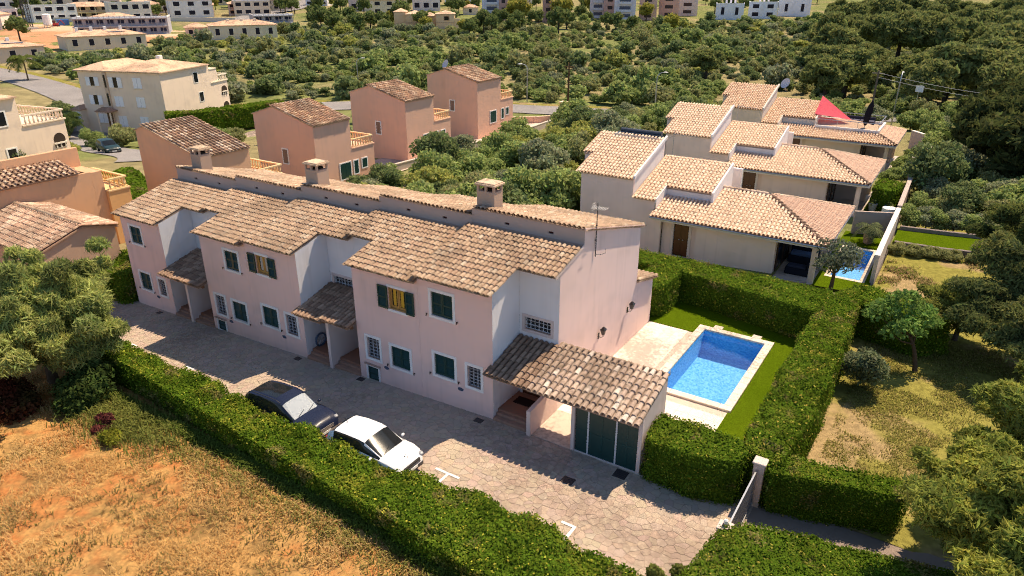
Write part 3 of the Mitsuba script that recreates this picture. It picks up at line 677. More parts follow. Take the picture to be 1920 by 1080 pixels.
def hedge(label, poly, zb, zt, col=HEDGE, dens=150, size=.09, seed=0, tops=(.38, .36, .055), rag=.10, name='hedge', cat_='hedge', tip=.35, group=None):
    k = thing(name, label, cat_, group); rg = np.random.default_rng(seed+17)
    pg = Polygon(poly).buffer(-.12).buffer(.12); st = .34 if pg.area < 70 and size < .14 else .6
    L = pg.exterior.length; nb = int(L/st); ring = np.array([pg.exterior.interpolate(i*L/nb).coords[0] for i in range(nb)])
    x0, y0, x1, y1 = pg.bounds; ins = pg.buffer(-st*.45); gp = [(a, b) for a in np.arange(x0, x1, st) for b in np.arange(y0, y1, st) if ins.contains(Point(a, b))]
    pts_ = np.vstack([ring, np.array(gp).reshape(-1, 2)]) if gp else ring
    from scipy.spatial import Delaunay
    tri = Delaunay(pts_).simplices; tri = np.array([t for t in tri if pg.buffer(.01).contains(Point(pts_[t].mean(0)))])
    e1, e2 = pts_[tri[:, 1]]-pts_[tri[:, 0]], pts_[tri[:, 2]]-pts_[tri[:, 0]]; neg = e1[:, 0]*e2[:, 1]-e1[:, 1]*e2[:, 0] < 0; tri[neg] = tri[neg][:, ::-1]
    ZL = lambda x, y: zb(x, y) if callable(zb) else zb
    ZH = lambda x, y: zt(x, y) if callable(zt) else zt
    zlo = [ZL(*q) for q in ring]; V = [np.c_[pts_, [ZH(*q) for q in pts_]]]; f_ = [tri]; nz = max(2, int(1.8/st)); n0 = len(pts_); prev = np.arange(nb)
    for l in range(1, nz+1):
        V.append(np.c_[ring, [ZH(*q)+(z-ZH(*q))*l/nz for q, z in zip(ring, zlo)]]); cur = n0+np.arange(nb); n0 += nb; nx_ = np.roll(np.arange(nb), -1)
        f_ += [np.c_[prev, cur, cur[nx_]], np.c_[prev, cur[nx_], prev[nx_]]]; prev = cur
    m = TM(np.vstack(V), np.vstack(f_)); vn = np.array(m.vertex_normals)
    if vn[0:nb, 2].mean() < 0: m.invert(); vn = np.array(m.vertex_normals)
    ccw = pg.exterior.is_ccw
    if not ccw:
        fm = np.array(m.faces); fm[len(tri):] = fm[len(tri):, ::-1]; m = TM(np.array(m.vertices), fm); vn = np.array(m.vertex_normals)
    ns = meshkit.fbm(np.array(m.vertices)*1.1, 3, seed)-.5; n2 = meshkit.fbm(np.array(m.vertices)*4, 2, seed+5)-.5
    m.vertices += vn*((ns*2.2+n2*.9)*rag)[:, None]
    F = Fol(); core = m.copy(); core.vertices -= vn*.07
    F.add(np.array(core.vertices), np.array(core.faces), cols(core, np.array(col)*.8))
    n = int(m.area*dens); p, nn = sample(m, n, seed)
    
    p = p+nn*(rg.uniform(-.06, .08, (len(p), 1))+(rg.random((len(p), 1)) < .05)*.10)
    w = meshkit.fbm(p*.8, 3, seed+3); w2 = meshkit.fbm(p*3.1, 2, seed+9)
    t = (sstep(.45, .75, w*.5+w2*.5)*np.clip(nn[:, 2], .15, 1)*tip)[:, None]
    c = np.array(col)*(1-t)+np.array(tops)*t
    br = sstep(.60, .70, meshkit.fbm(p*1.3+31, 3, seed+21))[:, None]*.65; c = c*(1-br)+np.array([.30, .23, .10])*br
    dk_ = sstep(.52, .68, meshkit.fbm(p*2.1+11, 2, seed+13))[:, None]*.35; c = c*(1-dk_)
    yl = rg.random(len(p)) < .05; c[yl] = np.array(tops)*1.2
    F.add(*leaves(p, nn, size, rg, c, jit=.35))
    me, cc = F.mesh(); put(k, me, 'leaf', cc)
    return k
def blob_points(blobs, n, rg, inner=.25, squash=1.0):
    b = np.array(blobs, float); a = (b[:, 3]**2); idx = rg.choice(len(b), n, p=a/a.sum())
    d = rg.normal(size=(n, 3)); d /= np.linalg.norm(d, axis=1, keepdims=True)
    d[:, 2] = np.where(d[:, 2] < -.4, -d[:, 2], d[:, 2])
    r = b[idx, 3]*(1.13-(inner+.12)*rg.random(n)**1.3)
    q = d*r[:, None]; q[:, 2] *= squash
    return b[idx, :3]+q, d, idx
def crown_blobs(c, R, H, n, rg, rb=(.32, .5)):
    out = []
    for i in range(n):
        d = rg.normal(size=3); d /= np.linalg.norm(d); u = rg.random()**.45
        p = np.array(c)+d*np.array([R, R, H])*u*.72
        out.append((*p, R*rg.uniform(*rb)))
    return out
def plant(label, x, y, R, H, zc=None, col=(.06, .095, .018), seed=0, n=2500, size=.16, blobs=14, trunk=True, name='tree', cat_='tree', group=None, tips=None, lean=(0, 0), z0=None, aspect=1.6, droop=0., core=.62, rb=(.32, .5), bark=(.13, .09, .06), squash=.9, flat=.45, trunk_r=None, build=None):
    """tree or bush: trunk with limbs, crown of many leaves over clumps. R radius, H half height of crown, zc its centre above ground"""
    rg = np.random.default_rng(seed+1000)
    z0 = tz(x, y) if z0 is None else z0
    zc = H*.95 if zc is None else zc
    k = thing(name, label, cat_, group)
    c = np.array([x+lean[0], y+lean[1], z0+zc])
    bl = crown_blobs(c, R, H, blobs, rg, rb)
    if build: bl = build(c, rg)
    ms = []
    if trunk:
        tr = trunk_r or max(.05, R*.06)
        base = np.array([x, y, z0-.3]); top = c+np.array([0, 0, -H*.15])
        mid = (base+top)/2+np.array([lean[0]*-.15+.05, lean[1]*-.15, 0])
        tp = spline([base, base*.6+mid*.4, mid, top], 8) if True else None
        ms.append(tube(tp, np.linspace(tr*1.25, tr*.5, len(tp)), 7))
        for b in bl[:min(9, len(bl))]:
            s = tp[rg.integers(4, 7)]; e = np.array(b[:3]); m = (s+e)/2+np.array([0, 0, -.1*R])
            ms.append(tube([s, m, e], [tr*.45, tr*.3, tr*.12], 5))
        part(k, 'trunk', cat(ms), 'matte', bark, smooth=True)
    F = Fol()
    for b in bl:
        if core <= 0: break
        s = ico((0, 0, 0), 1.0, 2); q = np.array(s.vertices); q *= (1+.35*(meshkit.fbm(q*1.7+b[0], 2, 3)-.5))[:, None]
        q[:, 2] *= squash
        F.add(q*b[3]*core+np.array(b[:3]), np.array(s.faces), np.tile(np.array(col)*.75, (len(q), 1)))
    p, d, idx = blob_points(bl, n, rg, .35, squash)
    bt = rg.normal(0, .16, len(bl))[idx]; w = meshkit.fbm(p*.9/max(.5, R*.4), 2, seed)
    cc = np.array(col)*(1+bt+(w-.5)*.5)[:, None]
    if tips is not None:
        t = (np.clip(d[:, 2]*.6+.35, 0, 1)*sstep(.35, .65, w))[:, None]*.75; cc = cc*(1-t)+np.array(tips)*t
    F.add(*leaves(p, d, size, rg, np.clip(cc, .003, 1), jit=.28, aspect=aspect, droop=droop, flat=flat))
    me, vc = F.mesh()
    if trunk: part(k, 'crown', me, 'leaf', vc)
    else: put(k, me, 'leaf', vc)
    return k

# ================================================================ cars
def car(label, mtx, paint, suv=False, sunshade=False, emblem=False, simple=False):
    k = thing('parked_car', label, 'car')
    if suv:
        L, Wd, st = 4.43, .90, [  # x, zb, zbelt, ztop, w, wbelt, wtop
            (-2.21, .45, .80, .86, .70, .60, .40), (-2.15, .32, .98, 1.08, .80, .70, .58), (-2.02, .28, 1.05, 1.42, .86, .76, .62), (-1.72, .26, 1.06, 1.60, .89, .80, .64), (-.95, .25, 1.04, 1.675, .90, .82, .66), (-.10, .25, 1.02, 1.68, .90, .82, .66),
            (.42, .25, 1.00, 1.60, .90, .82, .64), (1.12, .25, .98, 1.06, .90, .80, .66), (1.55, .26, .96, 1.03, .89, .76, .50), (1.95, .28, .90, .97, .86, .70, .44), (2.12, .30, .80, .86, .80, .62, .38), (2.21, .36, .66, .72, .70, .50, .3)]
        wr, wx, roofi, wsi, rear = .35, (-1.32, 1.30), (4, 5), 6, 2
    else:
        L, Wd, st = 4.03, .87, [
            (-1.99, .42, .72, .78, .68, .58, .44), (-1.93, .28, .94, 1.02, .79, .70, .56), (-1.78, .24, .99, 1.26, .84, .74, .60), (-1.45, .22, .99, 1.44, .86, .77, .63), (-.75, .22, .97, 1.50, .87, .79, .66), (-.10, .22, .94, 1.49, .87, .79, .66),
            (.22, .22, .92, 1.43, .87, .79, .65), (1.02, .22, .91, .98, .86, .77, .64), (1.42, .23, .87, .94, .85, .72, .48), (1.76, .25, .78, .84, .80, .62, .40), (1.94, .28, .64, .69, .70, .52, .32), (2.03, .34, .53, .57, .58, .42, .24)]
        wr, wx, roofi, wsi, rear = .30, (-1.28, 1.24), (4, 5), 6, 2
    R = []
    from scipy.interpolate import PchipInterpolator
    st = np.array(st)
    for (x, zb, zl, zt, w, wb, wt) in st:
        R.append([(x, w*.86, zb), (x, w*.985, zb+.12), (x, w, zb+(zl-zb)*.5), (x, w*.985, zb+(zl-zb)*.80), (x, w*.955, zl), (x, wb, zl+(zt-zl)*.12), (x, wb*.35+wt*.65, zl+(zt-zl)*.70), (x, wt, zt-(zt-zl)*.12-.005), (x, wt*.72, zt-.012), (x, wt*.35, zt), (x, 0, zt+.004)])
    R = np.array(R); ns, nj = R.shape[:2]
    full = np.concatenate([R, R[:, -2::-1]*np.array([1, -1, 1])], 1); nf = full.shape[1]
    fs = {'body': [], 'side_window': [], 'windshield': [], 'rear_window': [], 'roof': []}
    for i in range(ns-1):
        for j in range(nf-1):
            jj = j if j < nj-1 else nf-2-j
            nm = 'body'
            if rear+1 <= i < wsi and 5 <= jj < 7: nm = 'side_window'
            if i == wsi and 7 <= jj: nm = 'windshield'
            if i == wsi and 5 <= jj < 6: nm = 'side_window'
            if i in (1, 2)[1 if suv else 0:] and jj >= 7 and i < 3: nm = 'rear_window'
            if suv and i in (3, 4) and jj >= 8: nm = 'roof'
            a = i*nf+j; fs[nm] += [[a, a+1, a+nf+1], [a, a+nf+1, a+nf]]
    V = full.reshape(-1, 3)
    def sub(nm, off=0.0):
        m = TM(V, fs[nm]); m.remove_unreferenced_vertices(); return m
    body = TM(V, fs['body']+[[0, nf-1-j, nf-2-j] for j in range(0)])
    cap = []
    for i0 in (0, ns-1):
        b = i0*nf
        for j in range(1, nf-1): cap.append([b, b+j, b+j+1])
    body = TM(V, fs['body']+cap); body.remove_unreferenced_vertices()
    body = body.subdivide().subdivide() if False else body
    def add(nm, m, bs, col=(.5, .5, .5), sm=False, lab=None): m = m.copy(); m.apply_transform(mtx); return part(k, nm, m, bs, col, smooth=sm, label=lab)
    add('body', body, 'carpaint', paint, 38)
    add('side_window', sub('side_window'), 'darkglass', sm=True)
    add('rear_window', sub('rear_window'), 'darkglass', sm=True)
    if fs['roof']: add('roof', sub('roof'), 'darkglass', sm=True, lab='dark glass roof panel')
    ws = sub('windshield')
    if sunshade:
        sh = ws.copy(); sh.vertices += np.array([-.02, 0, -.03]); add('sunshade', sh, 'matte', (.42, .46, .49), lab='silver sunshade behind the windshield')
        w2 = ws.copy(); w2.vertices += np.array([.004, 0, .006]); add('windshield', w2, 'clearglass')
    else:
        add('windshield', ws, 'darkglass', sm=True)
    # wheel arches and wheels
    for sx, sy in ((wx[0], 1), (wx[0], -1), (wx[1], 1), (wx[1], -1)):
        a = xf(cyl((0, -.11, 0), (0, .11, 0), wr, 20), place(sx, sy*(Wd-.085), wr)); wk = add('wheel', a, 'matte', (.02, .02, .02), 30)
        r = cat([xf(cyl((0, -.012, 0), (0, .012, 0), wr*.68, 16), place(sx, sy*(Wd+.03), wr))]+[]); r.apply_transform(mtx)
        part(wk, 'rim', r, 'metal', (.5, .5, .52))
    # arches as dark lips
    for sx in wx:
        for sy in (1, -1):
            t = np.linspace(-.1, math.pi+.1, 12); add('wheel_arch', tube([(sx+(wr+.05)*math.cos(q), sy*(Wd-.005), wr+(wr+.05)*math.sin(q)) for q in t], .025, 5), 'matte', (.015, .015, .017) if suv else np.array(paint)*.7)
    xf_, zf = st[-3][0], st[-3][2]
    for sy in (1, -1):
        hl = ico((xf_+.06, sy*st[-3][4]*.84, zf-.12), (.17, .13, .075), 2); add('headlight', hl, 'gloss', (.30, .31, .33))
        tl = ico((st[1][0]+.03, sy*st[1][4]*.86, st[1][2]-.06), (.07, .10, .15), 2); add('tail_light', tl, 'gloss', (.28, .01, .01))
        mi_ = ico((st[wsi+1][0]-.28, sy*(Wd+.09), st[wsi][2]+.06), (.06, .09, .06), 2); add('mirror', mi_, 'carpaint', paint, True)
    xn = st[-1][0]
    add('grille', cat([box(xn-.06, xn+.012, -.45, .45, z, z+.035) for z in (st[-1][1]+.16, st[-1][1]+.22, st[-1][1]+.28)]), 'metal' if suv else 'gloss', (.03, .03, .03))
    add('bumper', ebox(xn-.12, xn+.02, -.62, .62, st[-1][1]-.08, st[-1][1]+.10, .03), 'gloss', (.03, .03, .035))
    add('number_plate', ebox(xn+.012, xn+.03, -.26, .26, st[-1][1]+.02, st[-1][1]+.13, .004), 'matte', (.75, .75, .72))
    if emblem:
        add('emblem', cat([ico((xf_-.10, -.03, st[-3][3]+.02), (.05, .05, .015), 1), ico((xf_-.03, .03, st[-3][3]-.005), (.06, .035, .015), 1), ico((xf_-.14, .05, st[-3][3]+.035), (.025, .04, .012), 1)]), 'gloss', (.03, .03, .035))
    zr = st[4][3]
    if suv:
        for sy in (1, -1): add('roof_rail', tube([(-1.7, sy*.66, zr-.06), (-1.5, sy*.66, zr+.03), (.1, sy*.66, zr+.035), (.35, sy*.66, zr-.05)], .018, 6), 'gloss', (.03, .03, .03))
    add('aerial', tube([(-1.3 if not suv else -1.75, 0, zr-.04), (-1.45 if not suv else -1.9, 0, zr+.10)], .012, 5), 'gloss', (.02, .02, .02))
    # door seams and wipers, handles
    seams = []
    for sy in (1, -1):
        for xs_ in ((-.55, .55) if not suv else (-1.0, -.1, .85)): seams.append(box(xs_-.006, xs_+.006, sy*Wd-.012, sy*Wd+.004, st[4][1]+.1, st[4][2]-.03))
    add('door_seam', cat(seams), 'matte', (.02, .02, .02))
    for sy in (1, -1):
        for xs_ in ((-.42,) if not suv else (-.85, .05)): add('door_handle', ebox(xs_-.09, xs_+.09, sy*Wd-.01, sy*Wd+.022, st[4][2]-.14, st[4][2]-.10, .008), 'carpaint', paint)
    xw = st[wsi+1][0]
    add('wiper', cat([tube([(xw+.02, y0, st[wsi+1][3]+.03), (xw-.14, y0+.45, st[wsi+1][3]+.115)], .010, 4) for y0 in (-.45, .1)]), 'matte', (.02, .02, .02))
    return k
pz = lambda x: float(park_z(x))
tilt = math.atan(.0397)
def carm(x, y, deg, z): 
    m = place(x, y, z, deg) @ np.diag([.88, .88, .88, 1.0]); return m @ trimesh.transformations.rotation_matrix(-tilt, [0, 1, 0])
car('dark navy estate car with a silver sunshade behind its windshield, by the long hedge', carm(-6.57, -4.28, 0, pz(-6.95)), (.010, .018, .045), suv=True, sunshade=True)
car('white three door hatchback parked along the long hedge in front of the dark car', carm(-2.14, -4.36, 0, pz(-2.3)), (.70, .71, .73), emblem=True)
# ================================================================ hedges near
zp = lambda x, y: float(park_z(x))-.1
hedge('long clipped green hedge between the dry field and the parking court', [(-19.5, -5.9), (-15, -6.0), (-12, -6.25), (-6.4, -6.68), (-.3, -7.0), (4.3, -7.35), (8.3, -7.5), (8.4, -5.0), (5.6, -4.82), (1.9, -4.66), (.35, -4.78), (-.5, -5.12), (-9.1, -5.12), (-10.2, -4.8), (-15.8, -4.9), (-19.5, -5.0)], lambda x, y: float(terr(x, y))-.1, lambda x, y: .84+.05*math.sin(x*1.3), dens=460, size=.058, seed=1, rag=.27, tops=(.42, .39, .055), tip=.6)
hedge('clipped green hedge directly right of the green shed doors', [(6.2, -.25), (8.0, -.35), (9.35, .15), (9.45, 1.15), (8.2, 1.5), (6.25, 1.35)], 0, 1.72, dens=380, size=.058, seed=2, rag=.12)
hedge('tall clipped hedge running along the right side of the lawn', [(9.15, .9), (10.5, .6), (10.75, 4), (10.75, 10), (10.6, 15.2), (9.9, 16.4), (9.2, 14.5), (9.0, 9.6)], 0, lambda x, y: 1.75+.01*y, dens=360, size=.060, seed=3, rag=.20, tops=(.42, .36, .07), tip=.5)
hedge('dark shaded hedge along the back of the lawn, before the nearest villa', [(-1.5, 14.6), (1.8, 14.5), (5.5, 13.75), (9.3, 13.0), (9.3, 15.9), (4, 16.1), (-1.6, 16.4)], 0, 1.75, dens=260, size=.066, seed=4, rag=.12)
hedge('short block of clipped hedge at the rear corner of the pink gable wall', [(.45, 11.9), (1.6, 11.7), (2.15, 12.1), (2.2, 14.4), (.5, 14.7)], 0, 1.75, dens=260, size=.066, seed=5, rag=.10)
hedge('hedge behind the far end of the tall pool hedge, in the shade of the pine', [(10.0, 15.3), (13.2, 14.3), (14.5, 15.4), (13.2, 17.2), (10.0, 17.6)], 0, 1.75, dens=200, size=.075, seed=6, rag=.18)
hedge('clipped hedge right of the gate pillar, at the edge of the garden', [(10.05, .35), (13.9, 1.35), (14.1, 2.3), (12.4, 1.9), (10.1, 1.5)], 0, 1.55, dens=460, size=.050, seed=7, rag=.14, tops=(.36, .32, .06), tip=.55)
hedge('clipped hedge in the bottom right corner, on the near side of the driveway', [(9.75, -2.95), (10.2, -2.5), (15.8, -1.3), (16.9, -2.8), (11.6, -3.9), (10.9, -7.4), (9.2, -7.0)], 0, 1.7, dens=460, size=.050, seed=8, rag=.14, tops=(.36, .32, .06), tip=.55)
hedge('clipped hedge block at the left end of the far left terraced house', [(-26.6, -.6), (-24.3, -.6), (-24.25, 2.8), (-25.6, 3.2), (-26.9, 2.6)], -1.3, lambda x, y: 1.25 if y > 1.0 else .8, dens=150, size=.09, seed=9, rag=.16)
hedge('green hedge behind the leftmost orange house, below the dark parked car', [(-52, 12), (-45, 9.0), (-40, 4.5), (-36.2, 5.6), (-38.5, 9.6), (-46, 14.5), (-52, 16.5)], -2.5, -.35, dens=45, size=.20, seed=10, rag=.25, tops=(.16, .22, .03))
hedge('long clipped hedge in front of the right part of the cream apartment block', [(-80.5, 38.6), (-78, 43), (-76, 50), (-76.5, 56), (-78.5, 56.2), (-79, 50), (-80.5, 44), (-83, 40)], -4.4, -1.5, dens=30, size=.24, seed=11, rag=.2, tops=(.25, .27, .05))
hedge('clipped hedge in the garden of the second villa', [(7.9, 40.0), (9.6, 39.6), (9.8, 43.0), (8.0, 43.4)], -1, 1.1, dens=60, size=.15, seed=12, rag=.12, tops=(.16, .26, .03))
plant('rounded light green shrub at the near end of the parking court', 8.75, -4.35, .55, .45, zc=.4, col=(.20, .23, .06), seed=3, n=1500, size=.075, blobs=6, trunk=False, name='shrub', cat_='shrub', z0=0)

# gate and pillars
def pillar(label, x, y, h, s=.34):
    k = thing('gate_pillar', label, 'gate pillar'); put(k, ebox(x-s/2, x+s/2, y-s/2, y+s/2, -.2, h, .015), 'plaster', (.66, .50, .42))
    part(k, 'cap', ebox(x-s/2-.04, x+s/2+.04, y-s/2-.04, y+s/2+.04, h, h+.07, .015), 'plaster', (.66, .56, .50)); return k
pillar('pale gate pillar standing between the two hedges at the far end of the gate', 9.86, .62, 1.62)
pillar('pale gate pillar at the near end of the gate, by the corner hedge', 9.78, -2.75, 1.50)
k = thing('metal_gate', 'grey metal sliding gate across the end of the parking court', 'gate')
gx0 = 9.82
put(k, cat([box(gx0-.025, gx0+.025, -2.55, .42, 1.38, 1.44), box(gx0-.025, gx0+.025, -2.55, .42, .08, .14), box(gx0-.025, gx0+.025, -2.55, -2.49, .14, 1.38), box(gx0-.025, gx0+.025, .36, .42, .14, 1.38)]), 'metal', (.3, .3, .32))
for i in range(27): y = -2.44+i*.105; part(k, 'bar', box(gx0-.01, gx0+.01, y-.018, y+.018, .14, 1.38), 'gloss', (.10, .11, .13))
k = thing('gate_lamp', 'small white lantern on the near gate pillar', 'lamp')
put(k, ebox(9.70, 9.86, -2.83, -2.67, 1.57, 1.63, .01), 'gloss', (.1, .1, .1)); part(k, 'glass', ebox(9.72, 9.84, -2.81, -2.69, 1.63, 1.78, .03), 'gloss', (.75, .74, .7))
k = thing('mesh_fence', 'short dark mesh fence beside the shrub at the near end of the court', 'fence')
put(k, cat([cyl((9.45, y, 0), (9.45, y, 1.1), .025, 6) for y in (-3.3, -4.2, -5.1)]+[cyl((9.45, -3.3, z), (9.45, -5.1, z), .015, 5) for z in (.2, .65, 1.08)]), 'gloss', (.05, .045, .04))
k = thing('edging_wall', 'low terracotta edging wall by the shrub at the near end of the court', 'wall')
put(k, ebox(9.2, 9.36, -5.6, -3.9, -.1, .28, .02), 'plaster', (.50, .24, .14))

# ================================================================ garden right of the hedge
def small_tree(c, rg): return [(*(np.array(c)+v), r) for v, r in (((-.9, -.1, .55), .62), ((-.3, .3, .9), .7), ((.4, .2, .6), .6), ((.0, -.6, .25), .55), ((-1.3, .4, .2), .5), ((.8, .6, .2), .45), ((-.5, -.7, -.1), .45), ((.3, -.1, .05), .5))]
plant('small leaning tree with sparse bright leaves standing in the dry garden', 13.5, 13.0, 1.2, .9, zc=1.95, col=(.19, .30, .075), seed=21, n=1700, size=.13, blobs=8, build=small_tree, lean=(-.75, -.1), z0=0, core=.0, trunk_r=.10, bark=(.10, .07, .05), flat=.8)
plant('rounded grey-green olive bush beside the path in the dry garden', 11.8, 10.0, 1.1, 1.0, zc=1.05, col=(.17, .205, .105), seed=22, n=3800, size=.085, blobs=15, trunk=False, name='bush', cat_='bush', z0=0, aspect=2.4, core=.5, flat=.7, tips=(.26, .29, .16))
plant('small grey olive tree between the tall hedges and the villa pool', 8.5, 21.2, 1.35, 1.15, zc=2.1, col=(.16, .19, .125), seed=23, n=2000, size=.09, blobs=13, core=.0, aspect=2.6, flat=.8, trunk_r=.12, z0=-.6)
PINE = (.055, .070, .016); PTIP = (.14, .145, .028)
def limbs(R, H, nl, per, rb_, tier=.55):
    def f(c, rg):
        out = []
        for i in range(nl):
            a = i*2.4+rg.uniform(-.5, .5); h = rg.uniform(-1, 1); e = rg.uniform(.05, .55); L = R*rg.uniform(.65, 1.12)*math.sqrt(max(.12, 1-(h*.85)**2)); base = np.array(c)+np.array([0, 0, h*H*.75-.2*H])
            for j in range(per):
                t = .28+.72*(j+rg.random()*.6)/per; q = base+np.array([math.cos(a)*L*t, math.sin(a)*L*t, L*t*e*.5])+rg.normal(0, .16, 3)*R*.28
                out.append((*q, rg.uniform(*rb_)))
        return out
    return f
def pine(label, x, y, R, H, zc, seed, n=7000, size=.20, col=PINE, tips=PTIP, z0=None, nl=26, per=6, rb_=(.28, .52), asp=4.0, group=None):
    return plant(label, x, y, R, H, zc=zc, col=col, seed=seed, n=n, size=size, name='pine_tree', cat_='pine tree', tips=tips, z0=z0, core=.48, aspect=asp, flat=.95, squash=.7, group=group, bark=(.13, .10, .085), build=limbs(R, H, nl, per, rb_))
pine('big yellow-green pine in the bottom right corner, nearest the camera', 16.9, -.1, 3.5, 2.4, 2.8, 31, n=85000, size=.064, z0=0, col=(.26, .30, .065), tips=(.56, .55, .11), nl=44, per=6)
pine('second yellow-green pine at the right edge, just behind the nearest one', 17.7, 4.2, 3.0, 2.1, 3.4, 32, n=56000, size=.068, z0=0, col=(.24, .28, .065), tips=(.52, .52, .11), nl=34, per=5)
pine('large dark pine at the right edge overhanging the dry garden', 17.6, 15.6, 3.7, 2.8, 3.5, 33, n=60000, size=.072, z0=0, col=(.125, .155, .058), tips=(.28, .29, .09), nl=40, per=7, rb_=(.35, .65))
pine('pine overhanging the hedge corner beside the small leaning tree', 14.7, 17.3, 1.9, 1.3, 2.0, 34, n=22000, size=.065, z0=0, col=(.19, .22, .06), tips=(.40, .40, .09), nl=18, per=5)
pine('pine in the upper part of the right edge behind the brown soil patch', 17.6, 26.5, 3.2, 2.4, 3.1, 35, n=30000, size=.08, col=(.105, .135, .045), tips=(.24, .26, .07), nl=24, per=5, rb_=(.35, .6))
# ================================================================ left tree and weeds
def feather(c, rg):
    out = []
    for i in range(26):
        z = 1-2*(i+.5)/26; a = i*2.39996; r = math.sqrt(max(0, 1-z*z)); d = np.array([r*math.cos(a), r*math.sin(a), z])+rg.normal(0, .18, 3)
        if d[2] < -.75: continue
        q = np.array(c)+d*np.array([2.9, 2.9, 2.1])*rg.uniform(.72, 1.0)
        for j in range(8): out.append((*(q+rg.normal(0, 1, 3)*np.array([.48, .48, .36])), rg.uniform(.30, .52)))
    for i in range(14): out.append((*(np.array(c)+rg.normal(0, 1, 3)*np.array([1.0, 1.0, .7])), rg.uniform(.8, 1.1)))
    return out
c0 = (-18.9, -8.3)
plant('large feathery light green tree at the left edge in front of the parking court', -18.3, -7.4, 3.8, 2.7, zc=3.55, col=(.25, .30, .10), seed=41, n=90000, size=.062, blobs=60, build=feather, tips=(.52, .55, .17), core=.55, aspect=6.0, droop=1.3, flat=.9, z0=-1.0, trunk_r=.22)
plant('dark green bush under the feathery tree at the left end of the hedge', -15.6, -7.6, 1.5, 1.0, zc=.7, col=(.07, .11, .03), seed=42, n=5000, size=.14, blobs=14, trunk=False, name='bush', cat_='bush', core=.6)
plant('dark reddish bush at the left edge below the feathery tree', -17.2, -9.4, 1.2, .7, zc=.5, col=(.11, .035, .02), seed=43, n=2200, size=.12, blobs=9, trunk=False, name='bush', cat_='bush', core=.5, tips=(.05, .07, .02))
plant('purplish dry weed clump at the top of the field', -12.6, -8.3, .45, .5, zc=.4, col=(.16, .05, .045), seed=44, n=900, size=.07, blobs=6, trunk=False, name='weed_clump', cat_='weeds', core=.2, aspect=3)
plant('yellow flowering weed clump at the top of the field', -11.6, -8.5, .5, .35, zc=.3, col=(.22, .23, .03), seed=45, n=1100, size=.07, blobs=7, trunk=False, name='weed_clump', cat_='weeds', core=.2, aspect=3)
# grass of the field and weeds along the hedge foot
rg = np.random.default_rng(77)
def blades(n, xy, zf, h, col, w=.012, spread=.8, jit=.3):
    x, y = xy[:, 0], xy[:, 1]; z = zf(x, y); a = rg.uniform(0, 2*math.pi, n); hh = h*rg.uniform(.5, 1.3, n); lean = hh*spread*rg.uniform(.3, 1.2, n)
    b = np.c_[x, y, z-.01]; dx = np.c_[np.cos(a), np.sin(a), 0*a]; s = np.c_[-np.sin(a), np.cos(a), 0*a]*w*rg.uniform(.7, 1.6, (n, 1))
    m = b+dx*lean[:, None]*.35+np.c_[0*x, 0*x, hh*.7]; t = b+dx*lean[:, None]+np.c_[0*x, 0*x, hh*.85]
    v = np.stack([b-s, b+s, m+s*.7, m-s*.7, t], 1).reshape(-1, 3); i = np.arange(n)*5
    f = np.r_[np.c_[i, i+1, i+2], np.c_[i, i+2, i+3], np.c_[i+3, i+2, i+4]]
    c = np.repeat(np.clip(np.asarray(col)*rg.uniform(1-jit, 1+jit, (n, 1)), 0, 1), 5, 0)
    return v, f, c
F = Fol()
def scatter(n, x0, x1, y0, y1, th=None, s=.5, seed=0, lo=.45, hi=.6):
    p = np.c_[rg.uniform(x0, x1, n), rg.uniform(y0, y1, n)]
    w = meshkit.fbm(np.c_[p*s, p[:, :1]*0], 3, seed); return p[rg.random(n) < sstep(lo, hi, w)]
p = scatter(110000, -22, 9, -17.5, -7.2, seed=2, s=1.1, lo=.38, hi=.60); w = meshkit.fbm(np.c_[p*.45, p[:, :1]*0+3], 3, 8)[:, None]
F.add(*blades(len(p), p, field_z, .16, np.array([.56, .36, .135])*(1-w)+np.array([.70, .50, .225])*w, w=.011, spread=1.5))
p = scatter(34000, -22, 9, -17.5, -7.3, seed=12, s=.7, lo=.48, hi=.64)
F.add(*blades(len(p), p, field_z, .15, np.where((rg.random(len(p)) < .5)[:, None], (.20, .18, .055), (.26, .17, .07)), w=.014, spread=1.2))
me, vc = F.mesh(); thing('dry_grass', 'dry straw coloured grass growing over the field', 'grass', kind='stuff'); put('dry_grass', me, 'leaf', vc)
F = Fol()
XX = rg.uniform(-18, 8.5, 15000)
p = np.c_[XX, -6.75-.035*(XX+6)-np.abs(rg.normal(0, .20, 15000))]
F.add(*blades(len(p), p, field_z, .24, (.13, .18, .035), w=.020, spread=.7))
XX = rg.uniform(-18, 8.5, 4000)
p = np.c_[XX, -7.4-.03*(XX+6)-np.abs(rg.normal(0, .4, 4000))]
F.add(*blades(len(p), p, field_z, .22, (.30, .27, .08), w=.016, spread=.9))
me, vc = F.mesh(); thing('weeds', 'green weeds growing along the foot of the long hedge', 'weeds', kind='stuff'); put('weeds', me, 'leaf', vc)
F = Fol()
p = np.c_[rg.normal(0, 1, 4000)*1.8-12.6, rg.normal(0, 1, 4000)*.6-7.6]
F.add(*blades(len(p), p, field_z, .36, (.22, .24, .06), w=.018, spread=.6))
me, vc = F.mesh(); thing('tall_grass', 'tall yellow-green grass at the top of the field near the feathery tree', 'grass', kind='stuff'); put('tall_grass', me, 'leaf', vc)
F = Fol()
p = scatter(70000, 10.6, 19.5, 2.2, 17, seed=5, s=.8, lo=.28, hi=.56); p = p[(p[:, 1] > 1.5+.27*(p[:, 0]-10)) & (p[:, 0] > 11.2)]
gz = lambda x, y: 0*x+bumps(x, y, .9, .12, 4)
F.add(*blades(len(p), p, gz, 0.10, np.where((rg.random(len(p)) < .55)[:, None], (.25, .26, .06), (.34, .28, .10)), w=.012, spread=1.4))
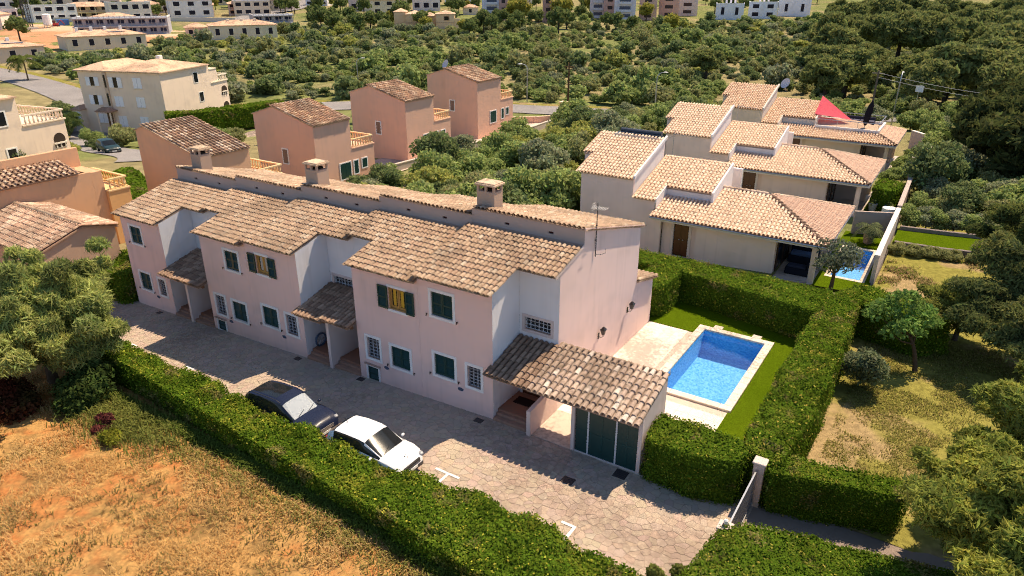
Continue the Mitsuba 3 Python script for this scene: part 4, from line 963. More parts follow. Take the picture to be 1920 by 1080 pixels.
me, vc = F.mesh(); thing('garden_grass', 'patchy yellow-green grass in the garden right of the tall hedge', 'grass', kind='stuff'); put('garden_grass', me, 'leaf', vc)
F = Fol()
p = scatter(14000, 10.6, 16.5, 24, 31.5, seed=6, lo=.42, hi=.6)
gz2 = lambda x, y: terr(x, y)+.08+bumps(x, y, .9, .12, 5)
F.add(*blades(len(p), p, gz2, .18, np.where((rg.random(len(p)) < .3)[:, None], (.16, .24, .03), (.36, .26, .13)), w=.02, spread=1.4))
me, vc = F.mesh(); thing('garden_grass_001', 'dry grass on the brown soil patch behind the tall hedges', 'grass', kind='stuff'); put('garden_grass_001', me, 'leaf', vc)
used['garden_grass'] = 1

# ================================================================ pink houses behind (identical type)
PT = [(.66, .43, .28), (.56, .36, .235), (.72, .52, .34), (.46, .30, .205), (.78, .60, .42), (.60, .37, .23)]
def balustrade(hk, pts, z, wall_col, rail_col, h=.74, sp=.30):
    p = np.array(pts, float)
    for a, b in zip(p[:-1], p[1:]):
        L = np.linalg.norm(b-a); t = (b-a)/L; n = np.array([-t[1], t[0]])
        def bar(z0, z1, w):
            q = np.array([a-n*w, b-n*w, b+n*w, a+n*w]); return extr(Polygon(q), 'z', z0, z1-z0)
        part(hk, 'handrail', cat([bar(z+h-.10, z+h, .10), bar(z-.02, z+.07, .09)]), 'plaster', rail_col)
        k = int(L/sp); ms = []
        for i in range(k):
            c = a+t*(i+.5)*L/k; ms.append(tube([(c[0], c[1], z+.07), (c[0], c[1], z+.25), (c[0], c[1], z+.5), (c[0], c[1], z+h-.1)], [.05, .085, .045, .05], 6))
        part(hk, 'balusters', cat(ms), 'plaster', rail_col, stuff=True)
def simple_window(hk, ax, c, u0, u1, z0, z1, s, pane='darkglass', col=None, fr=TRIM, fw=.10, shut=None):
    """window in plane ax='x' or 'y' at c; s=+1/-1 outward side; frame proud of the wall"""
    ring = rect(u0-fw, u1+fw, z0-fw, z1+fw).difference(rect(u0, u1, z0, z1))
    w = part(hk, 'window', extr(ring, ax, c, s*.05), 'matte', fr)
    g = extr(rect(u0, u1, z0, z1), ax, c, s*.015)
    if shut is not None: 
        mid = (u0+u1)/2
        for a, b in ((u0, mid-.01), (mid+.01, u1)): part(w, 'shutter', extr(rect(a, b, z0, z1), ax, c, s*.04), 'gloss', shut)
    else: 
        part(w, 'pane', g, 'darkglass')
        part(w, 'sash', extr(rect(u0, u1, z0, z1).difference(unary_union([rect(u0+.05, (u0+u1)/2-.03, z0+.05, z1-.05), rect((u0+u1)/2+.03, u1-.05, z0+.05, z1-.05)])), ax, c, s*.03), 'matte', fr)
    return w
def pink_house(label, x0, y0, ly, zg, ze, col=SALMON, lower=2.8, dx=4.8, rear=3.0, roof_pal=PT, seed=0, wins=True, dy2=.35, tint=1.0, rs=.26):
    """corner (x0,y0): front face plane x=x0 looking +x, from y0 to y0+ly; side face y=y0; eave z=ze; ridge dx behind; lower terrace wing beyond"""
    hk = thing('pink_house', label, 'house', 'row of pink houses behind the terrace')
    zr = ze+rs*dx; y1 = y0+ly
    # side wall (gable part) and front and back
    pgs = Polygon([(x0-dx, zg-1), (x0, zg-1), (x0, ze), (x0-dx, zr)])
    part(hk, 'wall', extr(pgs, 'y', y0, .2), 'plaster', col)
    part(hk, 'wall', extr(rect(y0+.204, y1-.004, zg-1, ze-.01), 'x', x0, -.2), 'plaster', col)
    part(hk, 'wall', extr(pgs, 'y', y1, -.2), 'plaster', col)
    # rear block slightly set back, with the back slope
    zb = zr-.30*rear
    pgb = Polygon([(x0-dx-rear, zg-1), (x0-dx-.004, zg-1), (x0-dx-.004, zr), (x0-dx-rear, zb)])
    part(hk, 'wall', extr(pgb, 'y', y0+dy2, .2), 'plaster', col)
    part(hk, 'wall', extr(pgb, 'y', y1, -.2), 'plaster', col)
    part(hk, 'wall', box(x0-dx-rear, x0-dx-rear+.2, y0+dy2+.204, y1-.204, zg-1, zb-.02), 'plaster', col)
    # roof
    dk = extr(rect(x0-dx-.02, x0+.12, y0-.06, y1+.06), 'z', 0, -.08); dk.vertices[:, 2] += ze+.07+rs*(x0-dk.vertices[:, 0])
    roof = part(hk, 'roof', dk, 'plaster', (.42, .28, .19))
    upv = np.array([-1, 0, rs])/math.hypot(1, rs)
    tile_roof(roof, (x0+.2, y0-.10, ze+.08-rs*.2), (0, 1, 0), upv, ly+.2, (dx+.2)*math.hypot(1, rs), seed=seed, simple=True, palette=roof_pal, sp=.30, ex=.45, tint=tint)
    dk = extr(rect(x0-dx-rear-.15, x0-dx, y0+dy2-.06, y1+.06), 'z', 0, -.08); dk.vertices[:, 2] += zr+.05-.30*(x0-dx-dk.vertices[:, 0])
    part(hk, 'back_roof', dk, 'tilemat', (.60, .42, .29))
    # lower wing with roof terrace
    if lower:
        y2 = y1+lower; zt = zg+(ze-zg)*.565
        part(hk, 'wall', box(x0-4.6, x0-.006, y1+.004, y2, zg-1, zt), 'plaster', col)
        part(hk, 'cornice', ebox(x0-4.6, x0+.06, y1+.01, y2+.06, zt, zt+.10, .015), 'plaster', np.minimum(np.array(col)*1.12, .85))
        balustrade(hk, [(x0-.08, y1+.1), (x0-.08, y2-.08), (x0-4.5, y2-.08)], zt+.10, col, (.72, .53, .30))
    if wins:
        h = zg+.2
        simple_window(hk, 'x', x0, y0+2.62, y0+3.88, h+.75, h+2.12, 1, shut=GREEN)
        simple_window(hk, 'x', x0-.006 if lower else x0, y1+.02+.1, y1+.62, h+.95, h+2.1, 1, shut=GREEN)
        simple_window(hk, 'x', x0-.006, y1+1.15, y1+1.75, h+1.3, h+2.1, 1, shut=GREEN)
        simple_window(hk, 'y', y0, x0-dx+.75, x0-dx+1.35, h+2.3, h+3.5, -1, shut=(.20, .12, .10))
        part(hk, 'garage_door', box(x0-.5, x0+.0, y2-.0, y2+.02, zg, zg+1.6), 'matte', (.6, .56, .58)) if False else None
    return hk
pink_house('right-hand pink house of the row behind, with a satellite dish on its ridge', -36.71, 51.03, 5.0, -1.55, 4.5, seed=501)
pink_house('middle pink house of the row behind the terrace, beside the green bushes', -34.44, 35.45, 4.45, -1.5, 4.5, seed=502)
hA2 = pink_house('left-hand pink house behind the terrace, partly hidden by the middle chimney', -32.47, 21.53, 4.2, -1.5, 4.5, seed=503)
hD = pink_house('salmon house with a contrasty striped tile roof behind the far left chimney', -30.53, 9.60, 4.0, -1.5, 4.5, col=(.70, .43, .27), seed=504, roof_pal=[(.74, .55, .38), (.36, .235, .16), (.82, .66, .50), (.48, .31, .21), (.40, .26, .18)], dx=6.2, rear=1.6, wins=False, rs=.25)
# satellite dishes and small roof things
def dish(label, x, y, z, r, az=0, name='satellite_dish'):
    k = thing(name, label, 'satellite dish'); t = np.linspace(0, r, 6); v = [(0, 0, 0)]; f = []
    for i in t[1:]:
        for a in np.arange(16)*math.pi/8: v.append((i*math.cos(a), i*math.sin(a), .35*i*i/r))
    for j in range(16): f.append([0, 1+j, 1+(j+1) % 16])
    for i in range(4):
        for j in range(16): a = 1+i*16+j; b = 1+i*16+(j+1) % 16; f += [[a, a+16, b+16], [a, b+16, b]]
    m = TM(v, f); m.apply_transform(trimesh.transformations.rotation_matrix(math.radians(62), [1, 0, 0])); m.apply_transform(place(x, y, z, az))
    put(k, m, 'matte', (.55, .55, .60)); part(k, 'mast', cyl((x, y, z-r*1.2), (x, y, z), .04, 6), 'metal', (.4, .4, .4)); return k
dish('grey satellite dish on the ridge of the right-hand pink house', -41.6, 51.6, 6.2, .55, -20)
# leftmost orange house (upper storey) and its annexe
oh = thing('orange_house', 'large orange house at the left edge with a long narrow tiled roof strip', 'house')
ox = -34.9; OC = (.70, .42, .25)
part(oh, 'wall', box(ox-.2, ox, -12, 4.4, -2.5, 4.05), 'plaster', OC)
part(oh, 'wall', box(ox-8, ox-.204, 4.16, 4.396, -2.5, 4.05), 'plaster', OC)
dk = extr(rect(ox-2.4, ox+.15, -12, 3.7), 'z', 0, -.08); dk.vertices[:, 2] += 4.22+.2*(ox-dk.vertices[:, 0])
rf = part(oh, 'roof', dk, 'plaster', (.42, .28, .19))
tile_roof(rf, (ox+.25, -12, 4.20), (0, 1, 0), np.array([-1, 0, .2])/math.hypot(1, .2), 15.7, 2.6, seed=510, simple=True, palette=[(.66, .46, .31), (.42, .28, .19), (.76, .58, .42), (.50, .33, .23)], sp=.36, ex=.5)
part(oh, 'parapet', ebox(ox-2.7, ox-2.4, -12, 5.1, 3.9, 5.28, .02), 'plaster', OC)
part(oh, 'parapet', extr(Polygon([(ox-2.4+.003, 3.9), (ox-.0, 3.9), (ox-.0, 4.3), (ox-2.4+.003, 5.27)]), 'y', 5.1, -.2), 'plaster', OC) if False else None
part(oh, 'wall', box(ox-2.4, ox-.0, 4.404, 5.1, -2.5, 4.0), 'plaster', OC)
zt = 2.55
part(oh, 'wall', box(ox-4, ox+.3, 5.11, 6.6, -2.5, zt), 'plaster', (.74, .44, .20))
part(oh, 'cornice', ebox(ox-4, ox+.36, 5.11, 6.66, zt, zt+.12, .02), 'plaster', (.76, .52, .28))
balustrade(oh, [(ox+.2, 5.2), (ox+.2, 6.5), (ox-3.9, 6.5)], zt+.12, OC, (.76, .56, .28))
an = thing('annexe', 'low orange annexe with a two-sided tiled roof in front of the large orange house', 'annexe')
ax_ = -27.2; py, pz_ = -.55, 3.12
y0, y1 = -3.35, 1.35; z0, z1 = 2.20, 2.66
pg = Polygon([(y0+.1, -2), (y1-.1, -2), (y1-.1, z1), (py, pz_), (y0+.1, z0)])
part(an, 'wall', extr(pg, 'x', ax_, -.2), 'plaster', (.64, .43, .30))
part(an, 'wall', box(ax_-7.5, ax_-.204, y0+.1, y0+.3, -2, z0), 'plaster', (.64, .43, .30)); part(an, 'wall', box(ax_-7.5, ax_-.204, y1-.3, y1-.1, -2, z1), 'plaster', (.64, .43, .30))
for tag, (ya, za), sd in (('roof', (y0-.05, z0-.02), 1), ('roof', (y1+.05, z1-.02), -1)):
    th = math.atan2(pz_-za, abs(py-ya)); W = math.hypot(pz_-za, py-ya)
    q = [(ax_-7.5, ya, za), (ax_+.12, ya, za), (ax_+.12, py, pz_), (ax_-7.5, py, pz_)]
    m = TM(q+[(a, b, c-.08) for a, b, c in q], [[0, 1, 2], [0, 2, 3], [4, 6, 5], [4, 7, 6], [0, 4, 5], [0, 5, 1], [1, 5, 6], [1, 6, 2]])
    rk = part(an, tag, m, 'plaster', (.50, .32, .22))
    upv = np.array([0, py-ya, pz_-za])/W
    O = (ax_-7.5, ya, za+.03) if sd == 1 else (ax_+.12, ya, za+.03)
    tile_roof(rk, O, (sd, 0, 0), upv, 7.62, W, seed=520+sd, simple=True, palette=[(.60, .39, .27), (.66, .46, .33), (.50, .32, .23), (.72, .54, .40)], sp=.24, ex=.36)
ridge_caps(an, (ax_-7.4, py, pz_+.08), (ax_+.1, py, pz_+.08), 9, .12, .36, .85)
part(an, 'arch_window', extr(Point(ax_-4.6, .5).buffer(.42).union(rect(ax_-5.02, ax_-4.18, -.4, .5)), 'y', y0+.1, -.03), 'darkglass')
# garden walls between the pink houses and the bushes
def wall_run(label, pts, h, th, col, zf=None, cap=None, name='garden_wall'):
    k = thing(name, label, 'wall'); ms = []; cs = []
    for (a, b) in zip(pts[:-1], pts[1:]):
        a, b = np.array(a, float), np.array(b, float); t = (b-a)/np.linalg.norm(b-a); n = np.array([-t[1], t[0]])*th/2
        za, zb = (tz(*a), tz(*b)) if zf is None else (zf, zf)
        q = np.array([a-n, b-n, b+n, a+n]); zz = np.array([za, zb, zb, za])
        v = np.r_[np.c_[q, zz-1], np.c_[q, zz+h]]
        ms.append(trimesh.convex.convex_hull(v))
        v2 = np.r_[np.c_[q+np.array([-n, -n, n, n])*.35, zz+h+.002], np.c_[q+np.array([-n, -n, n, n])*.35, zz+h+.08]]; cs.append(trimesh.convex.convex_hull(v2))
    put(k, cat(ms), 'plaster', col)
    if cap is not None: part(k, 'coping', cat(cs), 'plaster', cap)
    return k
wall_run('pale garden wall running below the pink houses, behind the green bushes', [(-32.6, 24), (-32.7, 30.5), (-32.4, 36), (-33.0, 44), (-33.6, 52), (-34.3, 60), (-35.5, 67)], .75, .22, (.52, .44, .39), cap=(.62, .54, .47))
wall_run('salmon wall beside the road entrance of the right-hand pink house', [(-41.0, 65.5), (-38.6, 67.0), (-36.4, 70.5)], .9, .25, SALMON, cap=(.74, .56, .42))
pil = thing('gate_pillar', 'salmon pillar by the road, left of the wooden power pole', 'gate pillar'); put(pil, ebox(-36.2, -35.2, 70.2, 71.2, -3.4, -.3, .03), 'plaster', SALMON); part(pil, 'cap', ebox(-36.3, -35.1, 70.1, 71.3, -.3, -.15, .03), 'plaster', (.76, .58, .44))
ct = thing('paved_yard', 'pale paved yard strip around the pink houses', None, kind='structure')
put(ct, ribbon(spline([(-35.3, 22), (-35.2, 36), (-36, 46), (-37, 56), (-38.2, 68)], 50), 5.6, .10), 'paving', (.62, .50, .42))
# ================================================================ villas on the right
VT = [(.80, .60, .44), (.76, .56, .41), (.83, .64, .48), (.73, .53, .385)]
def villa(label, oy, zg, col, white=(.80, .78, .78), seed=0, terrace=False, roofs=VT, tint=1.0):
    hk = thing('villa', label, 'villa', 'row of tiled villas'); Y = lambda y: y+oy; Z = lambda z: z+zg+.8
    from shapely.prepared import prep
    # R1 tall left block
    part(hk, 'wall', wall_y(-8.2, -4.4, Z(-1.6), [(-4.4, Z(3.80)), (-8.2, Z(3.80))], Y(22.8), .2), 'plaster', col)
    pg = Polygon([(Y(23.004), Z(-1.6)), (Y(27.9), Z(-1.6)), (Y(27.9), Z(5.40)), (Y(23.004), Z(3.86))])
    part(hk, 'wall', extr(pg, 'x', -8.2, .2), 'plaster', col)
    part(hk, 'wall', extr(rect(-9.1, -8.204, Z(-1.6), Z(4.55)), 'y', Y(25.0), .2), 'plaster', col)
    part(hk, 'wall', wall_y(-9.1, -4.4, Z(-1.6), [(-4.4, Z(5.35)), (-9.1, Z(5.35))], Y(27.7), .2), 'plaster', col)
    pg = Polygon([(Y(22.7), Z(3.86)), (Y(28.0), Z(5.56)), (Y(28.0), Z(5.76)), (Y(22.7), Z(4.06))])
    part(hk, 'rake_wall', extr(pg, 'x', -4.42, .14), 'plaster', white)
    pg = Polygon([(Y(23.004), Z(1.5)), (Y(27.9), Z(1.5)), (Y(27.9), Z(5.535)), (Y(23.004), Z(3.94))])
    part(hk, 'wall', extr(pg, 'x', -4.40, -.2), 'plaster', np.array(white)*.96)
    s1 = .325; u1 = np.array([0, 1, s1])/math.hypot(1, s1)
    reg = prep(unary_union([rect(-8.35, -4.45, Y(22.5), Y(28)), rect(-9.2, -8.3, Y(24.9), Y(28))]))
    dk = extr(unary_union([rect(-8.25, -4.43, Y(22.7), Y(27.9)), rect(-9.15, -8.25, Y(24.95), Y(27.9))]), 'z', 0, -.07); dk.vertices[:, 2] += Z(3.84)+s1*(dk.vertices[:, 1]-Y(22.7))
    rf = part(hk, 'roof', dk, 'plaster', (.50, .36, .26))
    tile_roof(rf, (-9.2, Y(22.62), Z(3.83)), (1, 0, 0), u1, 4.75, 5.3*math.hypot(1, s1), lambda a, b: reg.contains(Point(a, b)), seed=seed, simple=True, palette=roofs, sp=.25, ex=.37, tint=tint, bs='matte')
    # R2 middle
    s2 = .30; u2 = np.array([0, 1, s2])/math.hypot(1, s2); e2 = lambda y: 2.66+s2*(y-22.8)
    part(hk, 'wall', wall_y(-4.397, -2.86, Z(-1.6), [(-2.86, Z(2.58)), (-4.397, Z(2.58))], Y(22.802), .2), 'plaster', col)
    part(hk, 'wall', wall_y(-2.85, .3, Z(1.2), [(.3, Z(3.06)), (-2.85, Z(3.06))], Y(24.5), .2), 'plaster', np.array(white)*.92)
    pg = Polygon([(Y(22.75), Z(1.4)), (Y(24.496), Z(1.4)), (Y(24.496), Z(e2(24.5)+.14)), (Y(22.75), Z(e2(22.75)+.14))])
    part(hk, 'rake_wall', extr(pg, 'x', -2.85, .12), 'plaster', white)
    pg = Polygon([(Y(24.3), Z(1.4)), (Y(28.2), Z(1.4)), (Y(28.2), Z(e2(28.2)+.16)), (Y(24.3), Z(e2(24.3)+.16))])
    part(hk, 'rake_wall', extr(pg, 'x', .30, .13), 'plaster', white)
    part(hk, 'wall', wall_y(-4.39, .29, Z(-1.6), [(.29, Z(4.12)), (-4.39, Z(4.12))], Y(28.0), .2), 'plaster', white)
    reg2 = prep(unary_union([rect(-4.3, -2.88, Y(22.4), Y(28.1)), rect(-2.9, .3, Y(24.3), Y(28.1))]))
    dk = extr(unary_union([rect(-4.28, -2.86, Y(22.7), Y(28.05)), rect(-2.86, .29, Y(24.4), Y(28.05))]), 'z', 0, -.07); dk.vertices[:, 2] += Z(e2(0))+.06+s2*(dk.vertices[:, 1]-oy)
    rf = part(hk, 'roof', dk, 'plaster', (.50, .36, .26))
    tile_roof(rf, (-4.28, Y(22.6), Z(e2(22.6))+.07), (1, 0, 0), u2, 4.57, 5.5*math.hypot(1, s2), lambda a, b: reg2.contains(Point(a, b)), seed=seed+1, simple=True, palette=roofs, sp=.25, ex=.37, tint=tint, bs='matte')
    # R3 low right with hip
    xl, xr, ya, yb, ym = -2.73, 7.9, 22.0, 30.7, 26.35
    s3 = .29; zr = 1.85+s3*(ym-ya)
    xh = 3.45
    hip = Polygon([(xl, Y(ya)), (xr, Y(ya)), (xh, Y(ym)), (xl, Y(ym))])
    dk = TM([[xl, Y(ya), Z(1.83)], [xr, Y(ya), Z(1.83)], [xh, Y(ym), Z(zr-.02)], [xl, Y(ym), Z(zr-.02)], [xr, Y(yb), Z(1.83)], [xl, Y(yb), Z(1.83)]], [[0, 1, 2], [0, 2, 3], [1, 4, 2], [2, 4, 5], [2, 5, 3]])
    rf = part(hk, 'roof', dk, 'plaster', (.50, .36, .26))
    if not terrace:
        pr = prep(hip.buffer(-.02)); u3 = np.array([0, 1, s3])/math.hypot(1, s3)
        r2c = rect(-2.75, .4, Y(24.45), Y(30))
        pr3 = prep(hip.difference(r2c).buffer(-.01))
        tile_roof(rf, (xl, Y(ya)-.04, Z(1.86)), (1, 0, 0), u3, xr-xl, (ym-ya)*math.hypot(1, s3), lambda a, b: pr3.contains(Point(a, b)), seed=seed+2, simple=True, palette=roofs, sp=.25, ex=.37, tint=tint, bs='matte')
    else:
        pr3 = prep(Polygon([(xl, Y(ya)), (xr, Y(ya)), (6.0, Y(23.9)), (xl, Y(23.9))])); u3 = np.array([0, 1, s3])/math.hypot(1, s3)
        tile_roof(rf, (xl, Y(ya)-.04, Z(1.86)), (1, 0, 0), u3, xr-xl, (ym-ya)*math.hypot(1, s3), lambda a, b: pr3.contains(Point(a, b)), seed=seed+2, simple=True, palette=roofs, sp=.25, ex=.37, tint=tint, bs='matte')
    sh = (zr-1.85)/(xr-xh); u4 = np.array([-1, 0, sh])/math.hypot(1, sh)
    tri = Polygon([(xr, Y(ya)), (xr, Y(yb)), (xh, Y(ym))]) if not terrace else Polygon([(xr, Y(ya)), (xr, Y(yb)), (6.1, Y(28.9)), (6.1, Y(23.8))])
    prh = prep(tri.buffer(-.02))
    tile_roof(rf, (xr+.04, Y(ya), Z(1.86)), (0, 1, 0), u4, yb-ya, (xr-xh)*math.hypot(1, sh), lambda a, b: prh.contains(Point(a, b)), seed=seed+3, simple=True, palette=[(.72, .51, .375), (.75, .53, .39), (.70, .49, .36)], sp=.25, ex=.37, tint=tint, bs='matte')
    hp = ((xr, Y(ya), Z(1.92)), (xh, Y(ym), Z(zr+.08))) if not terrace else ((xr, Y(ya), Z(1.92)), (6.1, Y(23.8), Z(1.85+s3*1.8+.08)))
    ridge_caps(rf, hp[0], hp[1], seed+4, .12, .36, .55, pal=[(.45, .30, .22), (.36, .24, .18)])
    if not terrace:
        ridge_caps(rf, (.4, Y(ym), Z(zr+.08)), (xh, Y(ym), Z(zr+.08)), seed+5, .12, .36, .95, pal=roofs); ridge_caps(rf, (xr, Y(yb), Z(1.92)), (xh, Y(ym), Z(zr+.08)), seed+6, .12, .36, .8, pal=roofs)
    # fascia and gutter
    part(hk, 'fascia', cat([box(xl, xr-.1, Y(ya)+.02, Y(ya)+.14, Z(1.62), Z(1.80)), box(xr-.10, xr+.02, Y(ya)+.02, Y(yb), Z(1.62), Z(1.80))]), 'matte', (.66, .62, .60))
    part(hk, 'gutter', cat([tube([(xl-.1, Y(ya)-.03, Z(1.78)), (xr-.1, Y(ya)-.03, Z(1.78))], .06, 8), cyl((-2.78, Y(22.75), Z(-.9)), (-2.78, Y(22.75), Z(2.5)), .045, 8)]), 'metal', (.40, .40, .41))
    # walls under R3
    hz_ = (-1.50, -.50)
    part(hk, 'wall', box(-2.84, -2.3, Y(22.7), Y(22.9), Z(-1.6), Z(1.615)), 'plaster', col); part(hk, 'wall', wall_y(-2.296, .04, Z(-1.6), [(.04, Z(1.7)), (-2.296, Z(1.7))], Y(23.05), .2, [(-1.5, -.5, Z(-.9), Z(1.38))]), 'plaster', np.array(col)*.98)
    d = part(hk, 'door', box(-1.495, -.505, Y(23.12), Y(23.17), Z(-.8), Z(1.37)), 'gloss', (.085, .028, .012), label='brown double front door'); part(d, 'frame', extr(rect(-1.68, -.32, Z(-.8), Z(1.55)).difference(rect(-1.5, -.5, Z(-.8), Z(1.38))), 'y', Y(23.0), .08), 'matte', (.72, .64, .60))
    part(d, 'handle', cat([ico((-1.0+sx*.12, Y(23.09), Z(.25)), .045, 1) for sx in (-1, 1)]), 'metal', (.6, .5, .3)); part(d, 'panel', cat([box(-1.0+a, -1.0+a+.38, Y(23.105), Y(23.118), Z(b), Z(b+.8)) for a in (-.44, .06) for b in (-.62, .38)]), 'gloss', (.10, .034, .016))
    part(hk, 'wall', box(.045, 4.95, Y(22.7), Y(22.95), Z(-1.6), Z(1.615)), 'plaster', col)
    part(hk, 'wall', box(4.7, 4.945, Y(22.955), Y(27), Z(-1.6), Z(1.7)), 'plaster', col)
    part(hk, 'column', ebox(7.02, 7.34, Y(22.5), Y(22.82), Z(-1.6), Z(1.62), .012), 'plaster', col); part(hk, 'column', ebox(7.02, 7.34, Y(29.6), Y(29.92), Z(-1.6), Z(1.62), .012), 'plaster', (.58, .45, .33) if oy > 10 else col)
    part(hk, 'wall', box(4.95, 7.3, Y(27.0), Y(27.2), Z(-1.6), Z(1.7)), 'plaster', (.5, .44, .40))
    gl = part(hk, 'glass_door', box(4.955, 4.99, Y(23.3), Y(26.6), Z(-.76), Z(1.45)), 'darkglass'); part(gl, 'frame', extr(rect(Y(23.2), Y(26.7), Z(-.78), Z(1.52)).difference(unary_union([rect(Y(23.3), Y(24.9), Z(-.7), Z(1.42)), rect(Y(25.0), Y(26.6), Z(-.7), Z(1.42))])), 'x', 4.95, .08), 'gloss', (.06, .025, .015))
    part(hk, 'terrace_floor', box(4.95, 7.9, Y(22.3), Y(30.6), Z(-1.2), Z(-.77)), 'paving', (.52, .46, .42))
    part(hk, 'ceiling', box(-2.7, 7.8, Y(22.9), Y(30.4), Z(1.70), Z(1.74)), 'plaster', (.6, .55, .52))
    part(hk, 'wall', box(-2.7, 4.7, Y(30.0), Y(30.2), Z(-1.6), Z(1.69)), 'plaster', col)
    # rear white parapet wall
    part(hk, 'parapet', ebox(-4.3, .2, Y(31.4), Y(31.65), Z(-1.2), Z(3.3), .02), 'plaster', white)
    return hk
v1 = villa('nearest villa of the right-hand row, behind the pool hedge, with a brown front door', 0, -.8, (.84, .69, .64), seed=600)
v2 = villa('middle villa of the right-hand row, with sunlit peach walls under its low roof', 15.5, -.8, (.84, .66, .56), seed=620)
v3 = villa('farthest villa of the right-hand row, with a furnished roof terrace', 31.2, -.8, (.72, .60, .46), white=(.76, .70, .62), seed=640, terrace=True, roofs=[(.70, .49, .34), (.64, .44, .31), (.74, .54, .40)])
k = thing('solar_panel', 'dark solar panel strip on the ridge of the nearest villa', 'solar panel')
sp = ebox(-8.1, -4.8, 27.55, 28.35, 5.52, 5.60, .01); put(k, sp, 'darkglass'); part(k, 'frame', cat([box(-8.15, -4.75, 27.5, 27.55, 5.46, 5.62), box(-8.15, -4.75, 28.35, 28.4, 5.46, 5.62)]), 'metal', (.4, .4, .42)); part(k, 'tank', cyl((-8.0, 28.5, 5.72), (-4.9, 28.5, 5.72), .16, 10), 'gloss', (.06, .065, .08))
def antenna(label, x, y, z0, z1):
    k = thing('roof_antenna', label, 'antenna'); put(k, cyl((x, y, z0), (x, y, z1), .03, 6), 'metal', (.35, .35, .35))
    part(k, 'aerial', cat([cyl((x-.1, y, z1-.2), (x+1.7, y+.1, z1-.25), .02, 5)]+[cyl((x+.25*i, y-.25, z1-.2), (x+.25*i, y+.25, z1-.2), .014, 4) for i in range(7)]+[cyl((x-.35, y, z1-.5), (x+.35, y, z1-.05), .016, 4)]), 'matte', (.30, .29, .29))
antenna('antenna mast behind the nearest villa with a long horizontal aerial', -4.2, 29.0, 3.2, 5.9); antenna('antenna mast behind the middle villa', -4.2, 44.5, 3.2, 5.7)
dish('white satellite dish on the roof of the farthest villa', -4.0, 60.8, 5.6, .55, -30)
# roof terrace of the farthest villa
zt = 2.75; oy = 31.2
k = v3
part(k, 'terrace_deck', box(.5, 6.0, oy+24.0, oy+28.8, 2.30, 2.42), 'paving', (.70, .60, .52))
part(k, 'terrace_parapet', cat([ebox(.45, 6.1, oy+23.82, oy+24.0, 2.1, 2.72, .02), ebox(5.92, 6.12, oy+24.003, oy+28.9, 2.1, 2.72, .02), ebox(.45, 6.1, oy+28.905, oy+29.1, 2.1, 2.72, .02)]), 'plaster', (.80, .76, .72))
part(k, 'railing', cat([tube([(.5, oy+24.0, 3.3), (6.0, oy+24.0, 3.3)], .035, 6), tube([(6.0, oy+24.0, 3.3), (6.0, oy+29, 3.3)], .035, 6), tube([(.5, oy+29, 3.3), (6.0, oy+29, 3.3)], .035, 6)]+[cyl((x, y, 2.7), (x, y, 3.3), .025, 5) for x in (.6, 2.4, 4.2, 6.0) for y in (oy+24, oy+29)]), 'metal', (.6, .6, .6))
k = thing('shade_sail', 'pink triangular shade sail over the roof terrace of the farthest villa', 'shade sail')
tri = np.array([[.0, oy+28.2, 4.9], [.1, oy+24.9, 3.6], [3.4, oy+25.6, 3.2]]); G = []
n = 8; vv = []; ff = []
idx = {}
for i in range(n+1):
    for j in range(n+1-i):
        a, b = i/n, j/n; c = 1-a-b; p = tri[0]*a+tri[1]*b+tri[2]*c; p = p-np.array([0, 0, 1.6])*a*b*c*2; idx[i, j] = len(vv); vv.append(p)
for i in range(n):
    for j in range(n-i):
        ff.append([idx[i, j], idx[i+1, j], idx[i, j+1]])
        if i+j < n-1: ff.append([idx[i+1, j], idx[i+1, j+1], idx[i, j+1]])
put(k, TM(vv, ff), 'leaf', (.80, .15, .20)); part(k, 'pole', cat([cyl((.0, oy+28.2, 2.4), (.0, oy+28.2, 4.95), .04, 6), cyl((.1, oy+24.9, 2.4), (.1, oy+24.9, 3.65), .04, 6)]), 'metal', (.6, .6, .6))
k = thing('parasol', 'closed black parasol standing on the roof terrace of the farthest villa', 'parasol')
put(k, tube([(4.7, oy+25.0, 2.9), (4.72, oy+25, 3.2), (4.8, oy+25.03, 3.9), (4.93, oy+25.06, 4.8), (4.98, oy+25.07, 5.2)], [.10, .24, .30, .24, .05], 10), 'matte', (.018, .018, .022)); part(k, 'pole', cyl((4.68, oy+25, 2.42), (4.7, oy+25, 3.0), .04, 6), 'metal', (.3, .3, .3)); part(k, 'base', ebox(4.4, 4.96, oy+24.72, oy+25.28, 2.42, 2.5, .02), 'gloss', (.03, .03, .035))
k = thing('outdoor_sofa', 'long dark outdoor sofa on the roof terrace of the farthest villa', 'sofa')
put(k, cat([ebox(2.5, 5.2, oy+27.4, oy+28.2, 2.42, 2.80, .04), ebox(2.5, 5.2, oy+28.2, oy+28.4, 2.42, 3.2, .04)]), 'matte', (.05, .05, .07)); 
for i in range(4): part(k, 'cushion', ebox(2.55+i*.66, 3.17+i*.66, oy+27.4, oy+28.15, 2.81, 2.93, .04), 'matte', (.12, .12, .16))
k = thing('terrace_table', 'low pale table on the roof terrace below the pink sail', 'table')
put(k, ebox(1.5, 2.4, oy+26.1, oy+26.9, 2.75, 2.81, .01), 'matte', (.7, .66, .6))
for a in (1.56, 2.34):
    for b in (oy+26.15, oy+26.85): part(k, 'leg', box(a-.03, a+.03, b-.03, b+.03, 2.42, 2.749), 'matte', (.3, .28, .26))
k = thing('outdoor_sofa', 'dark sofa under the covered corner terrace of the nearest villa', 'sofa')
